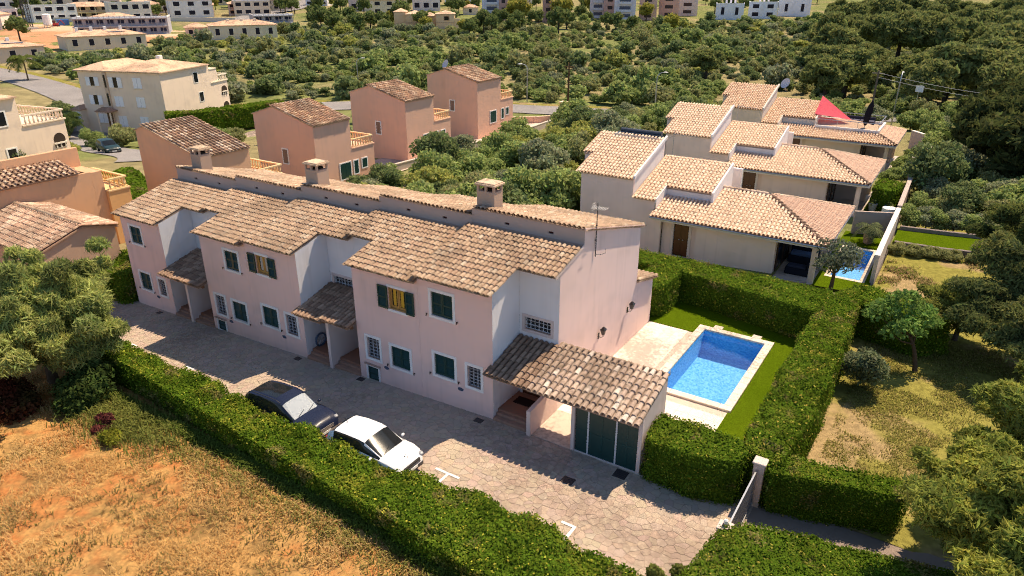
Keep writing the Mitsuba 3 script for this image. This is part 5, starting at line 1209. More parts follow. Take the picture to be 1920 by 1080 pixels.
put(k, cat([ebox(5.5, 7.0, 23.5, 24.2, -.77, -.35, .05), ebox(6.75, 7.0, 23.5, 25.4, -.35, .1, .05)]), 'matte', (.02, .024, .04)); part(k, 'cushion', ebox(5.6, 6.7, 23.55, 24.15, -.345, -.2, .04), 'matte', (.04, .05, .09))
k = thing('outdoor_sofa', 'blue-cushioned sofa deeper under the covered terrace of the nearest villa', 'sofa')
put(k, cat([ebox(5.2, 6.9, 25.6, 26.4, -.77, -.3, .05), ebox(5.2, 6.9, 26.4, 26.7, -.77, .2, .05)]), 'matte', (.025, .03, .05)); part(k, 'cushion', ebox(5.3, 6.8, 25.65, 26.35, -.295, -.1, .05), 'matte', (.10, .16, .30))
# villa gardens: pool, lawns, walls, furniture
vp = thing('swimming_pool', 'second blue swimming pool beside the nearest villa, behind the olive tree', 'swimming pool')
build_pool(vp, 7.95, 9.6, 24.6, 30.4, -.72, 1.2, .30)
gl_ = Polygon([(7.3, 18.8), (10.2, 18.8), (10.2, 34), (7.3, 34)]).difference(rect(7.66, 9.89, 24.31, 30.69))
thing('lawn_001', 'strip of green lawn around the nearest villa pool', None, kind='structure'); put('lawn_001', sheet(gl_, -.73, .06), 'turf')
thing('lawn_002', 'bright lawn of the middle villa garden with white garden furniture', None, kind='structure'); put('lawn_002', sheet(rect(7.6, 10.1, 35.2, 46.5), -.66, .06), 'turf')
used['lawn'] = 2
wall_run('white garden wall along the right side of the nearest villa pool', [(10.25, 24.6), (10.22, 30.0), (10.2, 35.6)], 1.75, .22, (.66, .58, .54), zf=-.8, cap=(.80, .77, .74))
wall_run('grey garden wall on the right side of the middle villa garden', [(10.2, 36.0), (10.05, 44.0), (9.9, 50.5)], 1.8, .22, (.36, .29, .26), zf=-.8, cap=(.50, .42, .38))
wall_run('garden wall between the pools of the nearest and middle villas', [(7.7, 33.6), (10.1, 34.6)], 1.7, .2, (.46, .37, .32), zf=-.8)
wall_run('pale end wall around the yard of the farthest villa', [(8.2, 66.2), (10.6, 63.2), (10.3, 55.2)], 1.9, .22, (.55, .42, .37), zf=-.8, cap=(.82, .76, .70))
k = thing('wall_pillar', 'square stone wall pillar at the corner of the middle villa garden', 'pillar'); put(k, ebox(9.5, 10.4, 50.4, 51.2, -1, 1.35, .02), 'plaster', (.42, .36, .33)); part(k, 'cap', ebox(9.4, 10.5, 50.3, 51.3, 1.35, 1.48, .02), 'plaster', (.66, .58, .52))
wall_run('lower grey retaining wall along the near side of the narrow raised lawn', [(10.6, 31.6), (13.5, 31.8), (17.5, 32.6)], .55, .25, (.22, .185, .18), zf=-.7)
wall_run('upper grey retaining wall along the far side of the narrow raised lawn', [(10.6, 34.6), (13.5, 35.0), (17.5, 35.8)], .75, .25, (.24, .20, .19), zf=-.7)
thing('lawn_003', 'narrow raised lawn strip between two grey retaining walls', None, kind='structure'); put('lawn_003', sheet(Polygon([(10.5, 31.6), (17.5, 32.5), (17.5, 35.6), (10.5, 34.4)]), -.20, .06), 'turf'); used['lawn'] = 3
k = thing('garden_lounger', 'white garden lounger on the bright lawn of the middle villa', 'lounger'); put(k, ebox(7.7, 8.7, 36.2, 37.1, -.45, -.25, .04), 'matte', (.85, .84, .83))
for a in (7.8, 8.6):
    for b in (36.3, 37.0): part(k, 'leg', box(a-.04, a+.04, b-.04, b+.04, -.66, -.45), 'matte', (.7, .7, .7))
part(k, 'cushion', ebox(7.75, 8.65, 36.25, 37.05, -.245, -.15, .04), 'matte', (.86, .85, .84))
k = thing('round_table', 'round white covered table against the wall of the middle villa garden', 'table'); put(k, tube([(9.45, 38.6, -.66), (9.45, 38.6, -.2), (9.45, 38.6, .1), (9.45, 38.6, .14)], [.55, .52, .50, .1], 16), 'matte', (.82, .82, .84))
for i, (x, y, lab) in enumerate(((8.2, 41.0, 'left'), (9.3, 40.9, 'right'))):
    k = thing('flower_pot', 'grey planter before the villa hedge, the %s one of two' % lab, 'planter'); put(k, tube([(x, y-1.4, -.66), (x, y-1.4, .0), (x, y-1.4, .02)], [.20, .32, .30], 12), 'matte', (.36, .37, .36))
    part(k, 'plant', *(lambda fm: (fm[0], 'leaf', fm[1]))((lambda F: (F.add(*leaves(np.array([x, y-1.4, .1])+np.random.default_rng(i).normal(0, .12, (160, 3)), np.tile([0, 0, 1.], (160, 1)), .12, np.random.default_rng(i), (.12, .16, .05))), F.mesh())[1])(Fol())))
k = thing('planter', 'square terracotta planter with a pale palm by the villa pool', 'planter'); put(k, tube([(9.0, 31.9, -.72), (9.0, 31.9, -.1), (9.0, 31.9, -.08)], [.28, .34, .3], 4), 'matte', (.50, .35, .25))
def palm(label, x, y, z0, h, R, col, seed, n=26, fr=1.0):
    k = thing('palm_tree', label, 'palm tree'); rg = np.random.default_rng(seed)
    top = np.array([x, y, z0+h]); part(k, 'trunk', tube([(x, y, z0-.3), (x+.05, y, z0+h*.5), top], [.16, .13, .15], 8), 'matte', (.16, .11, .07))
    F = Fol()
    for i in range(n):
        a = rg.uniform(0, 6.28); e = rg.uniform(-.2, 1.1); t = np.linspace(0, 1, 9)
        q = np.c_[np.cos(a)*R*t*math.cos(e*.6), np.sin(a)*R*t*math.cos(e*.6), R*(t*math.sin(e)-.75*t*t)]+top
        d = np.gradient(q, axis=0); d /= np.linalg.norm(d, axis=1, keepdims=True); s = np.cross(d, [0, 0, 1]); s /= np.linalg.norm(s, axis=1, keepdims=True)+1e-9
        for sg in (1, -1):
            m = 40; tt = rg.uniform(.1, 1, m); p0 = np.stack([np.interp(tt, t, q[:, c]) for c in range(3)], 1); ss = np.stack([np.interp(tt, t, s[:, c]) for c in range(3)], 1)*sg; dd = np.stack([np.interp(tt, t, d[:, c]) for c in range(3)], 1)
            L = R*.30*np.sin(np.clip(tt*2.6+.3, 0, 3.0))[:, None]+.05; tip = p0+ss*L+dd*L*.6-np.array([0, 0, 1])*L*.5; w = dd*R*.018
            v = np.stack([p0-w, p0+w, tip], 1).reshape(-1, 3); f = np.arange(3*m).reshape(-1, 3); c = np.repeat(np.array(col)*rg.uniform(.7, 1.3, (m, 1)), 3, 0); F.add(v, f, c)
        F.add(*(lambda tb: (np.array(tb.vertices), np.array(tb.faces), np.tile(np.array(col)*1.1, (len(tb.vertices), 1))))(tube(q, .015*R, 4)))
    me, vc = F.mesh(); part(k, 'crown', me, 'leaf', vc); return k
palm('pale fan of palm leaves in the planter by the nearest villa pool', 9.0, 31.9, -.2, .7, 1.1, (.16, .19, .09), 3, 18)
# ================================================================ cream apartment blocks
def rot_pts(cx, cy, deg):
    a = math.radians(deg); c, s = math.cos(a), math.sin(a)
    return lambda m: xf(m, np.array([[c, -s, 0, cx], [s, c, 0, cy], [0, 0, 1, 0], [0, 0, 0, 1.]]))
def hip_roof(x0, x1, y0, y1, z, h, ov=.35):
    x0 -= ov; x1 += ov; y0 -= ov; y1 += ov; w, d = x1-x0, y1-y0; r = min(w, d)/2
    a, b = ((x0+r, (y0+y1)/2), (x1-r, (y0+y1)/2)) if w > d else (((x0+x1)/2, y0+r), ((x0+x1)/2, y1-r))
    v = [(x0, y0, z), (x1, y0, z), (x1, y1, z), (x0, y1, z), (*a, z+h), (*b, z+h)]+[(p, q, z-.14) for p, q in ((x0, y0), (x1, y0), (x1, y1), (x0, y1))]
    f = [[0, 1, 5], [0, 5, 4], [2, 3, 4], [2, 4, 5], [1, 2, 5], [3, 0, 4]] if w > d else [[0, 1, 4], [2, 3, 5], [1, 2, 5], [1, 5, 4], [3, 0, 4], [3, 4, 5]]
    for i in range(4): j = (i+1) % 4; f += [[i, 6+i, 6+j], [i, 6+j, j]]
    f += [[6, 8, 7], [6, 9, 8]]
    return TM(v, f)
RT = (.70, .48, .33)
cb = thing('apartment_block', 'cream three storey apartment block with white shutters, behind the far left pink house', 'apartment block')
_r = rot_pts(-83.9, 40.8, 19)
X = lambda m: _r(xf(m, np.array([[1.14, 0, 0, 0], [0, 1.16, 0, 0], [0, 0, 1.02, .45], [0, 0, 0, 1.0]])))
def cp(name, m, bs, col, **k): return part(cb, name, X(m), bs, col, **k)
zb, ze = -7, 3.05
cp('wall', box(-8.0, 0, 0, 9.5, zb, ze), 'plaster', CREAM); cp('wall', box(-12.3, -8.1, .3, 9.0, zb, ze), 'plaster', CREAM)
cp('roof', hip_roof(-8.0, 0, 0, 9.0, ze+.14, 1.15), 'tilemat', RT); cp('roof', hip_roof(-12.3, -8.1, .3, 9, ze+.10, .95), 'tilemat', RT)
cp('wall', box(-7.9, -.05, 9.504, 13.2, zb, .35), 'plaster', CREAM); cp('cornice', ebox(-8, .1, 9.51, 13.3, .35, .5, .02), 'plaster', (.82, .72, .54))
cp('wall', box(-3.5, -.02, 9.51, 11.0, .5, 2.3), 'plaster', CREAM); cp('cornice', ebox(-3.6, .06, 9.52, 11.1, 2.3, 2.45, .02), 'plaster', (.82, .72, .54))
def bal_local(a, b, z, h=.85):
    a = np.array(a, float); b = np.array(b, float); n = int(np.linalg.norm(b-a)/.4); ms = []
    for i in range(n): c = a+(b-a)*(i+.5)/n; ms.append(tube([(c[0], c[1], z), (c[0], c[1], z+h*.3), (c[0], c[1], z+h*.6), (c[0], c[1], z+h-.1)], [.06, .1, .05, .06], 5))
    t = (b-a)/np.linalg.norm(b-a); nn = np.array([-t[1], t[0]])*.1
    ms.append(extr(Polygon([a-nn, b-nn, b+nn, a+nn]), 'z', z+h-.1, .14)); return cat(ms)
cp('balustrade', cat([bal_local((0, 11.1), (0, 13.2), .5), bal_local((0, 13.2), (-7.5, 13.2), .5)]), 'plaster', (.82, .74, .60))
for zc in (-1.0, -3.4): 
    arch = Point(12.3, zc).buffer(.62).union(rect(11.68, 12.92, zc-.75, zc))
    w = cp('arch_opening', extr(arch, 'x', -.045, .02), 'matte', (.06, .045, .035)); part(w, 'railing', X(bal_local((.02, 11.7), (.02, 12.9), zc-.8, .6)), 'plaster', (.82, .74, .60))
def cwin(u0, u1, z0, z1, face='y', y=0, shutters='closed', x=0):
    if face == 'y':
        if shutters == 'closed': w = cp('window', box(u0, u1, y-.05, y-.0, z0, z1), 'matte', (.82, .83, .86)); part(w, 'sill', X(box(u0-.05, u1+.05, y-.1, y, z0-.1, z0-.01)), 'matte', (.75, .62, .45)); part(w, 'seam', X(box((u0+u1)/2-.02, (u0+u1)/2+.02, y-.056, y-.051, z0, z1)), 'matte', (.5, .5, .55))
        else:
            m = (u0+u1)/2; w = cp('window', box(m-.3, m+.3, y-.03, y, z0, z1), 'darkglass', (0, 0, 0)); part(w, 'shutter', X(box(m-.95, m-.32, y-.08, y-.02, z0, z1)), 'matte', (.82, .83, .86)); part(w, 'shutter', X(box(m+.32, m+.95, y-.08, y-.02, z0, z1)), 'matte', (.82, .83, .86))
    else:
        w = cp('window', extr(rect(u0-.08, u1+.08, z0-.08, z1+.08).difference(rect(u0, u1, z0, z1)), 'x', x, .05), 'matte', (.82, .80, .76)); part(w, 'pane', X(box(x, x+.02, u0, u1, z0, z1)), 'darkglass', (0, 0, 0))
for u in (-6.6, -3.4):
    cwin(u-.6, u+.6, .9, 2.3, shutters='open' if u < -5 else 'closed'); cwin(u-.6, u+.6, -1.7, -.3); cwin(u-.6, u+.6, -4.5, -3.0)
cwin(-11.2, -9.4, 1.0, 2.2, y=.3, shutters='open'); cwin(-11.2, -9.4, -1.6, -.3, y=.3, shutters='open'); cwin(-10.6, -8.9, -4.2, -2.9, y=.3)
cwin(6.2, 7.0, .9, 2.3, 'x'); cwin(6.8, 7.6, -1.9, -.6, 'x')
cp('stair_tower', box(-8.25, -7.75, -.15, .2, zb, ze-.02), 'plaster', (.62, .47, .34)); cp('stair_window', cat([box(-8.12, -7.88, -.2, -.151, z, z+1.7) for z in (-1.6, .9)]), 'darkglass', (0, 0, 0))
cp('porch_roof', hip_roof(-9.3, -7.2, -1.3, -.16, -2.2, .5, .1), 'tilemat', (.45, .26, .18)); cp('porch_post', cat([cyl((x, -1.2, zb), (x, -1.2, -2.35), .1, 8) for x in (-9.2, -7.3)]), 'plaster', CREAM); cp('door', box(-8.7, -7.9, -.21, -.152, zb, -2.6), 'gloss', (.12, .07, .04))
cp('garage', box(-13.6, -12.31, -.6, 2.5, zb, -2.4), 'plaster', CREAM); cp('garage_roof', hip_roof(-13.6, -12.31, -.6, 2.5, -2.26, .5, .15), 'tilemat', (.5, .3, .2)); cp('garage_door', box(-13.45, -12.45, -.64, -.601, zb, -2.6), 'matte', (.82, .82, .85))
cp('chimney', cat([cyl((-.8, 12.0, .5), (-.8, 12.0, 2.0), .12, 8), ebox(-5.2, -4.6, 6.2, 6.8, 3.6, 4.6, .03)]), 'plaster', (.82, .80, .76))
c2 = thing('apartment_block', 'cream apartment block cut off by the left edge, with a balustraded roof terrace', 'apartment block')
_r2 = rot_pts(-66.2, 17.0, 12)
X2 = lambda m: _r2(xf(m, np.array([[1.05, 0, 0, 0], [0, 1.05, 0, 0], [0, 0, 1.05, .6], [0, 0, 0, 1.0]])))
def cp2(name, m, bs, col, **k): return part(c2, name, X2(m), bs, col, **k)
cp2('wall', box(-14, 0, -9, -2.8, -5, 4.3), 'plaster', CREAM); cp2('wall', box(-14, -.02, -2.796, 1.6, -5, 1.6), 'plaster', CREAM); cp2('roof', hip_roof(-14, 0, -11, -3.2, 4.44, 1.2), 'tilemat', RT)
cp2('cornice', ebox(-14, .12, -2.79, 1.72, 1.6, 1.75, .02), 'plaster', (.80, .66, .50)); cp2('balustrade', cat([bal_local((.02, -2.6), (.02, 1.6), 1.75), bal_local((.02, 1.6), (-9, 1.6), 1.75)]), 'plaster', (.80, .66, .52))
cp2('cornice', ebox(-14, .10, -9.1, -2.79, 4.3, 4.42, .02), 'plaster', (.80, .68, .50))
for zc in (-.2,): 
    w = cp2('arch_opening', extr(Point(.6, zc).buffer(.62).union(rect(-.02, 1.22, zc-.75, zc)), 'x', -.015, .02), 'matte', (.06, .045, .035)); part(w, 'railing', X2(bal_local((.05, -.1), (.05, 1.3), zc-.9, .6)), 'plaster', (.82, .74, .60))
for (u, z, sh) in ((-4.6, 2.0, 0), (-4.4, -1.4, 0), (-3.2, -4.6, 1), (-8.0, 2.0, 0), (-7.8, -1.4, 0)):
    w = cp2('window', extr(rect(u-.55, u+.55, z-.12, z+1.35).difference(rect(u-.4, u+.4, z, z+1.23)), 'x', 0, .06), 'matte', (.80, .78, .74)); part(w, 'shutter' if sh else 'pane', X2(box(0, .03, u-.4, u+.4, z, z+1.23)), 'matte' if sh else 'darkglass', (.82, .82, .84))
# dark car by the cream block
car('dark blue-green car parked before the cream apartment block, among bare shrubs', place(-73.6, 26.2, tz(-73.6, 26.2)+.1, -12) , (.02, .045, .055))
thing('lane', 'pale lane in front of the cream apartment block', None, kind='structure'); put('lane', ribbon(spline([(-60, 22), (-68, 26), (-76, 27.5), (-84, 30), (-96, 36), (-106, 45)], 50), 5, .09), 'asphalt')
thing('stone_bank', 'stony bank below the hedge of the cream apartment block', None, kind='structure')
put('stone_bank', grid_sheet(np.linspace(-80, -66, 40), np.linspace(33, 54, 50), lambda X_, Y_: terr(X_, Y_)+.5*np.exp(-((X_+73)/3)**2)+bumps(X_, Y_, .5, .8, 6)-.25), 'rubble', smooth=True)
# ================================================================ street lamps and poles
def street_lamp(label, x, y, h, az, z0=None):
    z0 = tz(x, y) if z0 is None else z0
    k = thing('street_lamp', label, 'street lamp', None); a = math.radians(az); r = .9
    p = [(x, y, z0-.3), (x, y, z0+h*.55), (x, y, z0+h-.9)]+[(x+r*(1-math.cos(t))*math.cos(a), y+r*(1-math.cos(t))*math.sin(a), z0+h-.9+.9*math.sin(t)) for t in np.linspace(.2, 1.57, 6)]
    put(k, tube(p, np.linspace(.09, .05, len(p)), 8), 'metal', (.55, .56, .56)); e = p[-1]
    part(k, 'lamp_head', xf(ico((0, 0, 0), (.38, .14, .09), 2), place(e[0]+.3*math.cos(a), e[1]+.3*math.sin(a), e[2], az)), 'gloss', (.75, .75, .74))
street_lamp('curved street lamp behind the middle pink house of the row', -85.5, 81.2, 5.2, 40)
street_lamp('curved street lamp on the road right of the right-hand pink house', -49.5, 83.2, 6.1, 215)
street_lamp('curved street lamp above the road at the left of the farthest villas', -28.6, 87.0, 5.8, 30)
street_lamp('street lamp standing among shrubs behind the shade sail villa', 4.6, 84.0, 6.6, 90)
k = thing('power_pole', 'dark wooden power pole at the near edge of the road', 'power pole'); z = tz(-38.1, 76.2)
put(k, tube([(-38.1, 76.2, z-.5), (-38.05, 76.2, z+7.6)], [.17, .11], 8), 'matte', (.10, .065, .04)); part(k, 'crossarm', box(-38.8, -37.3, 76.1, 76.25, z+7.0, z+7.12), 'matte', (.10, .065, .04))
k = thing('power_pole', 'power pole among the pines right of the villas', 'power pole'); z = tz(2.4, 80)
put(k, tube([(2.4, 80, z-.5), (2.4, 80, z+7.0)], [.15, .10], 8), 'matte', (.14, .12, .10)); part(k, 'crossarm', box(1.7, 3.1, 79.95, 80.1, z+6.6, z+6.7), 'matte', (.2, .18, .16))
w = thing('power_line', 'thin wires sagging from the pole toward the right edge', 'wire')
put(w, cat([tube([(2.4+i*2.8, 80-i*1.2, z+6.7-o-.25*math.sin(i/9*math.pi)*4) for i in range(10)], .022, 4) for o in (0, .5)]), 'matte', (.5, .5, .5))
k = thing('road_sign', 'small white panel on a post at the road behind the farthest villa', 'sign'); z = tz(6.6, 88)
put(k, cyl((6.6, 88, z-.2), (6.6, 88, z+5.0), .05, 6), 'metal', (.4, .4, .4)); part(k, 'panel', ebox(6.2, 7.1, 87.9, 87.96, z+4.2, z+5.0, .01), 'matte', (.8, .82, .84))

# ================================================================ far town
def face_deg(x, y): v = np.array([x, y])-CAM[:2]; return math.degrees(math.atan2(-v[0], v[1]))
def far_house(name, label, cat_, x, y, w, h, d=9, col=CREAM, roof='hip', rcol=(.68, .45, .31), storeys=2, nx=4, turn=0, group=None, win=(.03, .03, .04), porch=False, frame=None, rh=1.3, back=None):
    k = thing(name, label, cat_, group); z = tz(x, y); a = face_deg(x, y)+turn; X = rot_pts(x, y, a)
    part(k, 'wall', X(box(-w/2, w/2, 0, d, z-2, z+h)), 'plaster', col)
    if roof == 'hip': part(k, 'roof', X(hip_roof(-w/2, w/2, 0, d, z+h+.12, rh, .4)), 'tilemat', rcol)
    elif roof == 'gable':
        pg = Polygon([(-.5, z+h), (d/2, z+h+rh), (d+.5, z+h), (d+.5, z+h+.18), (d/2, z+h+rh+.2), (-.5, z+h+.18)]); part(k, 'roof', X(extr(pg, 'x', -w/2-.3, w+.6)), 'tilemat', rcol)
        part(k, 'gable', X(extr(Polygon([(0.02, z+h), (d-.02, z+h), (d/2, z+h+rh)]), 'x', -w/2+.01, w-.02)), 'plaster', col)
    else: part(k, 'parapet', X(cat([box(-w/2-.05, w/2+.05, -.05, .25, z+h+.002, z+h+.35), box(-w/2-.05, -w/2+.25, .253, d, z+h+.002, z+h+.35), box(w/2-.25, w/2+.05, .253, d, z+h+.002, z+h+.35)])), 'plaster', rcol)
    sh = h/storeys
    for s in range(storeys):
        for i in range(nx):
            u = -w/2+w*(i+.5)/nx; ww = min(1.2 if storeys > 1 else .6, w/nx*.3)
            wd = part(k, 'window', X(box(u-ww, u+ww, -.05, .0, z+s*sh+sh*.32, z+s*sh+sh*.80)), 'matte', win)
            part(wd, 'frame', X(extr(rect(u-ww-.15, u+ww+.15, z+s*sh+sh*.32-.15, z+s*sh+sh*.80+.15).difference(rect(u-ww, u+ww, z+s*sh+sh*.32, z+s*sh+sh*.80)), 'y', -.08, .075)), 'matte', frame if frame is not None else np.minimum(np.array(col)*1.12, .85))
    if porch:
        part(k, 'porch', X(cat([box(-w/2+.3+i*(w-.9)/3, -w/2+.6+i*(w-.9)/3, -2.2, -1.9, z-1, z+h*.95) for i in range(4)]+[box(-w/2, w/2, -2.3, -.001, z+h*.48, z+h*.53)])), 'plaster', col)
        part(k, 'porch_roof', X(extr(Polygon([(-2.6, z+h*.93), (-.01, z+h+.3), (-.01, z+h+.45), (-2.6, z+h*.93+.15)]), 'x', -w/2-.3, w+.6)), 'tilemat', rcol)
    return k, X, z
HS = (.70, .55, .42)
far_house('hillside_house', 'far house with terracotta roof and columns, leftmost of the row above the building site', 'house', -305, 151.7, 17, 4.9, col=(.74, .62, .42), porch=True, group='far houses above the building site')
far_house('hillside_house', 'far house with terracotta roof, second from the left above the building site', 'house', -299.7, 172, 14, 4.8, col=HS, porch=True, group='far houses above the building site')
far_house('hillside_house', 'far house with terracotta roof, third from the left above the building site', 'house', -274.7, 181.1, 14, 5.0, col=(.66, .50, .40), porch=True, group='far houses above the building site')
far_house('hillside_house', 'far house with terracotta roof, rightmost of the row above the building site', 'house', -263.6, 198.5, 15.5, 5.0, col=(.66, .46, .37), porch=True, group='far houses above the building site')
far_house('hillside_house', 'pale yellow far house at the top left corner', 'house', -375, 163, 16, 6, col=(.80, .66, .44))
far_house('hillside_house', 'far house cut by the top edge between the yellow house and the row', 'house', -345, 215, 18, 7, col=(.66, .58, .50))
k, X, z = far_house('building_frame', 'white unfinished building frame with dark openings at the left edge', 'building', -288.5, 112.2, 9, 5.9, roof='flat', col=(.74, .72, .68), rcol=(.74, .72, .68), nx=4)
def scaff(label, x, y, w, h, d, nx, turn):
    k, X, z = far_house('unfinished_building', label, 'building', x, y, w, h, d=d, roof='flat', col=(.42, .42, .46), rcol=(.74, .74, .74), nx=nx, win=(.035, .04, .07), frame=(.36, .36, .40), turn=turn)
    part(k, 'slab', X(cat([box(-w/2-.3, w/2+.3, -1.2, -.1, z+h*f-.12, z+h*f+.12) for f in (.02, .5, .98)])), 'plaster', (.55, .55, .57))
    part(k, 'scaffold', X(cat([cyl((-w/2+i*w/(nx*2), -1.3, z-1), (-w/2+i*w/(nx*2), -1.3, z+h+.8), .07, 4) for i in range(nx*2+1)]+[cyl((-w/2, -1.3, z+h*f), (w/2, -1.3, z+h*f), .06, 4) for f in (.2, .7, 1.1)])), 'metal', (.4, .42, .48))
scaff('long grey unfinished building with scaffolding and two rows of dark windows', -225.7, 118.9, 27.5, 5.2, 12, 9, -8)
scaff('short grey unfinished building half hidden at the right end of the building site', -196.3, 155.8, 13, 5.0, 9, 4, 10)
k, X, z = far_house('low_house', 'low cream house with orange roof and white chimneys below the long unfinished building', 'house', -190.9, 93.9, 20, 3.4, d=10, col=(.72, .60, .46), storeys=1, nx=5, turn=14)
for i, u in enumerate((-6, -2.5, 1, 5)): part(k, 'chimney', X(ebox(u-.35, u+.35, 4, 4.7, z+3.6, z+5.6, .05)), 'plaster', (.82, .82, .80))
part(k, 'solar_panel', X(box(1.0, 5.5, 2.0, 3.8, z+4.25, z+4.32)), 'gloss', (.20, .24, .34))
k, X, z = far_house('low_house', 'low cream house cut by the left edge below the orange earth', 'house', -180.7, 62.7, 18, 3.4, d=10, col=(.66, .54, .42), storeys=1, nx=4, turn=14)
for u in (-4, 3): part(k, 'chimney', X(ebox(u-.35, u+.35, 4, 4.7, z+3.6, z+5.4, .05)), 'plaster', (.82, .82, .80))
part(k, 'solar_panel', X(box(1.0, 5.5, 2.0, 3.8, z+4.25, z+4.32)), 'gloss', (.20, .24, .34))
k, X, z = far_house('low_house', 'low cream house with orange roof left of the dense scrub, below the short unfinished building', 'house', -182.3, 132.4, 19.5, 3.9, d=11, col=(.68, .60, .46), storeys=1, nx=5, turn=6)
for u in (-4, 0, 4): part(k, 'chimney', X(ebox(u-.4, u+.4, 4, 4.8, z+3.9, z+5.6, .05)), 'plaster', (.80, .70, .55))
part(k, 'solar_panel', X(box(2.0, 6.5, 2.0, 3.8, z+4.55, z+4.62)), 'gloss', (.22, .26, .36))
far_house('low_house', 'tiny low house with pale roof left of the low cream house by the scrub', 'house', -199.5, 127.6, 6.5, 2.8, d=6, col=(.74, .62, .5), storeys=1, nx=2)
thing('building_site_ground', 'bare orange earth of the far building site', None, kind='structure')
put('building_site_ground', grid_sheet(np.linspace(-300, -196, 50), np.linspace(66, 150, 40), lambda a, b: terr(a, b)+.25+bumps(a, b, .06, 1.2, 8)-.4*sstep(118+.25*(a+300), 128+.25*(a+300), b)*4), 'site_mat', smooth=True)
k = thing('crane_mast', 'dark lattice crane mast standing on the building site', 'crane'); x, y = -272, 112.4; z = tz(x, y); ms = []
for a in (-.8, .8):
    for b in (-.8, .8): ms.append(cyl((x+a, y+b, z), (x+a, y+b, z+16), .13, 4))
for i in range(11):
    zz = z+i*1.45; s = (-1)**i*.8
    ms += [cyl((x-s, y-.8, zz), (x+s, y-.8, zz+1.45), .08, 4), cyl((x-s, y+.8, zz), (x+s, y+.8, zz+1.45), .08, 4), cyl((x-.8, y-s, zz), (x-.8, y+s, zz+1.45), .08, 4), cyl((x+.8, y-s, zz), (x+.8, y+s, zz+1.45), .08, 4)]
put(k, cat(ms), 'matte', (.06, .06, .07)); part(k, 'base', ebox(x-2, x+2, y-2, y+2, z-.5, z+.8, .1), 'plaster', (.4, .36, .33))
k = thing('silo', 'tall white silo on the building site right of the crane mast', 'silo'); x, y = -270.9, 118.2; z = tz(x, y)
put(k, tube([(x, y, z+.9), (x, y, z+1.4), (x, y, z+4.6), (x, y, z+4.9)], [.6, 1.4, 1.4, .7], 14), 'matte', (.82, .82, .80)); part(k, 'leg', cat([cyl((x+a, y+b, z-.5), (x+a*.9, y+b*.9, z+1.6), .12, 5) for a in (-1, 1) for b in (-1, 1)]), 'metal', (.5, .5, .5))
for i, (x, y, c, lab) in enumerate(((-278.9, 127.6, (.06, .16, .42), 'blue site container beside the white van'), (-275.5, 132.0, (.10, .22, .46), 'second blue site container, nearest the unfinished building'))):
    k = thing('site_container', lab, 'container'); z = tz(x, y); X = rot_pts(x, y, face_deg(x, y)+10)
    put(k, X(ebox(-1.9, 1.9, 0, 2.4, z, z+2.2, .03)), 'gloss', c); part(k, 'rib', X(cat([box(-1.8+j*.4, -1.7+j*.4, -.05, -.001, z+.1, z+2.1) for j in range(10)])), 'gloss', np.array(c)*.7)
k = thing('excavator', 'small red excavator right of the white silo', 'excavator'); x, y = -273, 121.7; z = tz(x, y); X = rot_pts(x, y, face_deg(x, y))
put(k, X(cat([ebox(-1.1, 1.0, 0, 1.5, z+.7, z+1.5, .12)])), 'gloss', (.36, .03, .03)); part(k, 'cab', X(ebox(-.9, .1, .1, 1.2, z+1.503, z+2.4, .1)), 'gloss', (.10, .03, .03)); part(k, 'track', X(cat([ebox(-1.4, 1.4, a, a+.4, z-.05, z+.65, .2) for a in (-.1, 1.2)])), 'matte', (.04, .04, .04)); part(k, 'arm', X(tube([(.8, .7, z+1.2), (1.9, .7, z+2.5), (2.9, .7, z+1.0)], .16, 6)), 'gloss', (.32, .03, .03))
thing('road_001', 'pale road curving up behind the far building site', None, kind='structure'); used['road'] = 1
put('road_001', ribbon(spline([(-240, 175), (-262, 205), (-276, 234), (-300, 262), (-330, 300)], 40), 9, .3), 'asphalt')
wl = thing('retaining_wall', 'long pale retaining wall below the far houses', 'wall')
put(wl, cat([trimesh.convex.convex_hull([(a[0], a[1], tz(*a)-2), (b[0], b[1], tz(*b)-2), (a[0], a[1], tz(*a)+1.6), (b[0], b[1], tz(*b)+1.6), (a[0]-.4, a[1]+.4, tz(*a)-2), (b[0]-.4, b[1]+.4, tz(*b)-2), (a[0]-.4, a[1]+.4, tz(*a)+1.6), (b[0]-.4, b[1]+.4, tz(*b)+1.6)]) for a, b in (((-310, 128), (-285, 146)), ((-285, 146), (-262, 162)), ((-262, 162), (-238, 172)))]), 'plaster', (.60, .56, .52))
rgf = np.random.default_rng(99); FH = []
for i, (u, d, w, h) in enumerate(((-.70, 262, 12, 5), (-.60, 300, 16, 6), (-.52, 265, 13, 4), (-.50, 300, 15, 7), (-.42, 320, 17, 7), (-.34, 330, 15, 6), (-.72, 310, 18, 6), (-.66, 330, 16, 6), (-.57, 335, 18, 7), (-.46, 345, 17, 7))):
    x, y = 13.2-.54*d+.842*u*d, -19.2+.842*d+.54*u*d
    far_house('hillside_house', 'pale house of the dense far town at the top left', 'house', x, y, w, h, col=[(.78, .70, .60), (.76, .74, .72), (.74, .60, .46)][i % 3], turn=(i*37) % 40-20, nx=3+i % 2, group='houses of the far town', roof=('hip', 'flat')[i % 2], rcol=((.68, .45, .31), (.8, .78, .75))[i % 2])
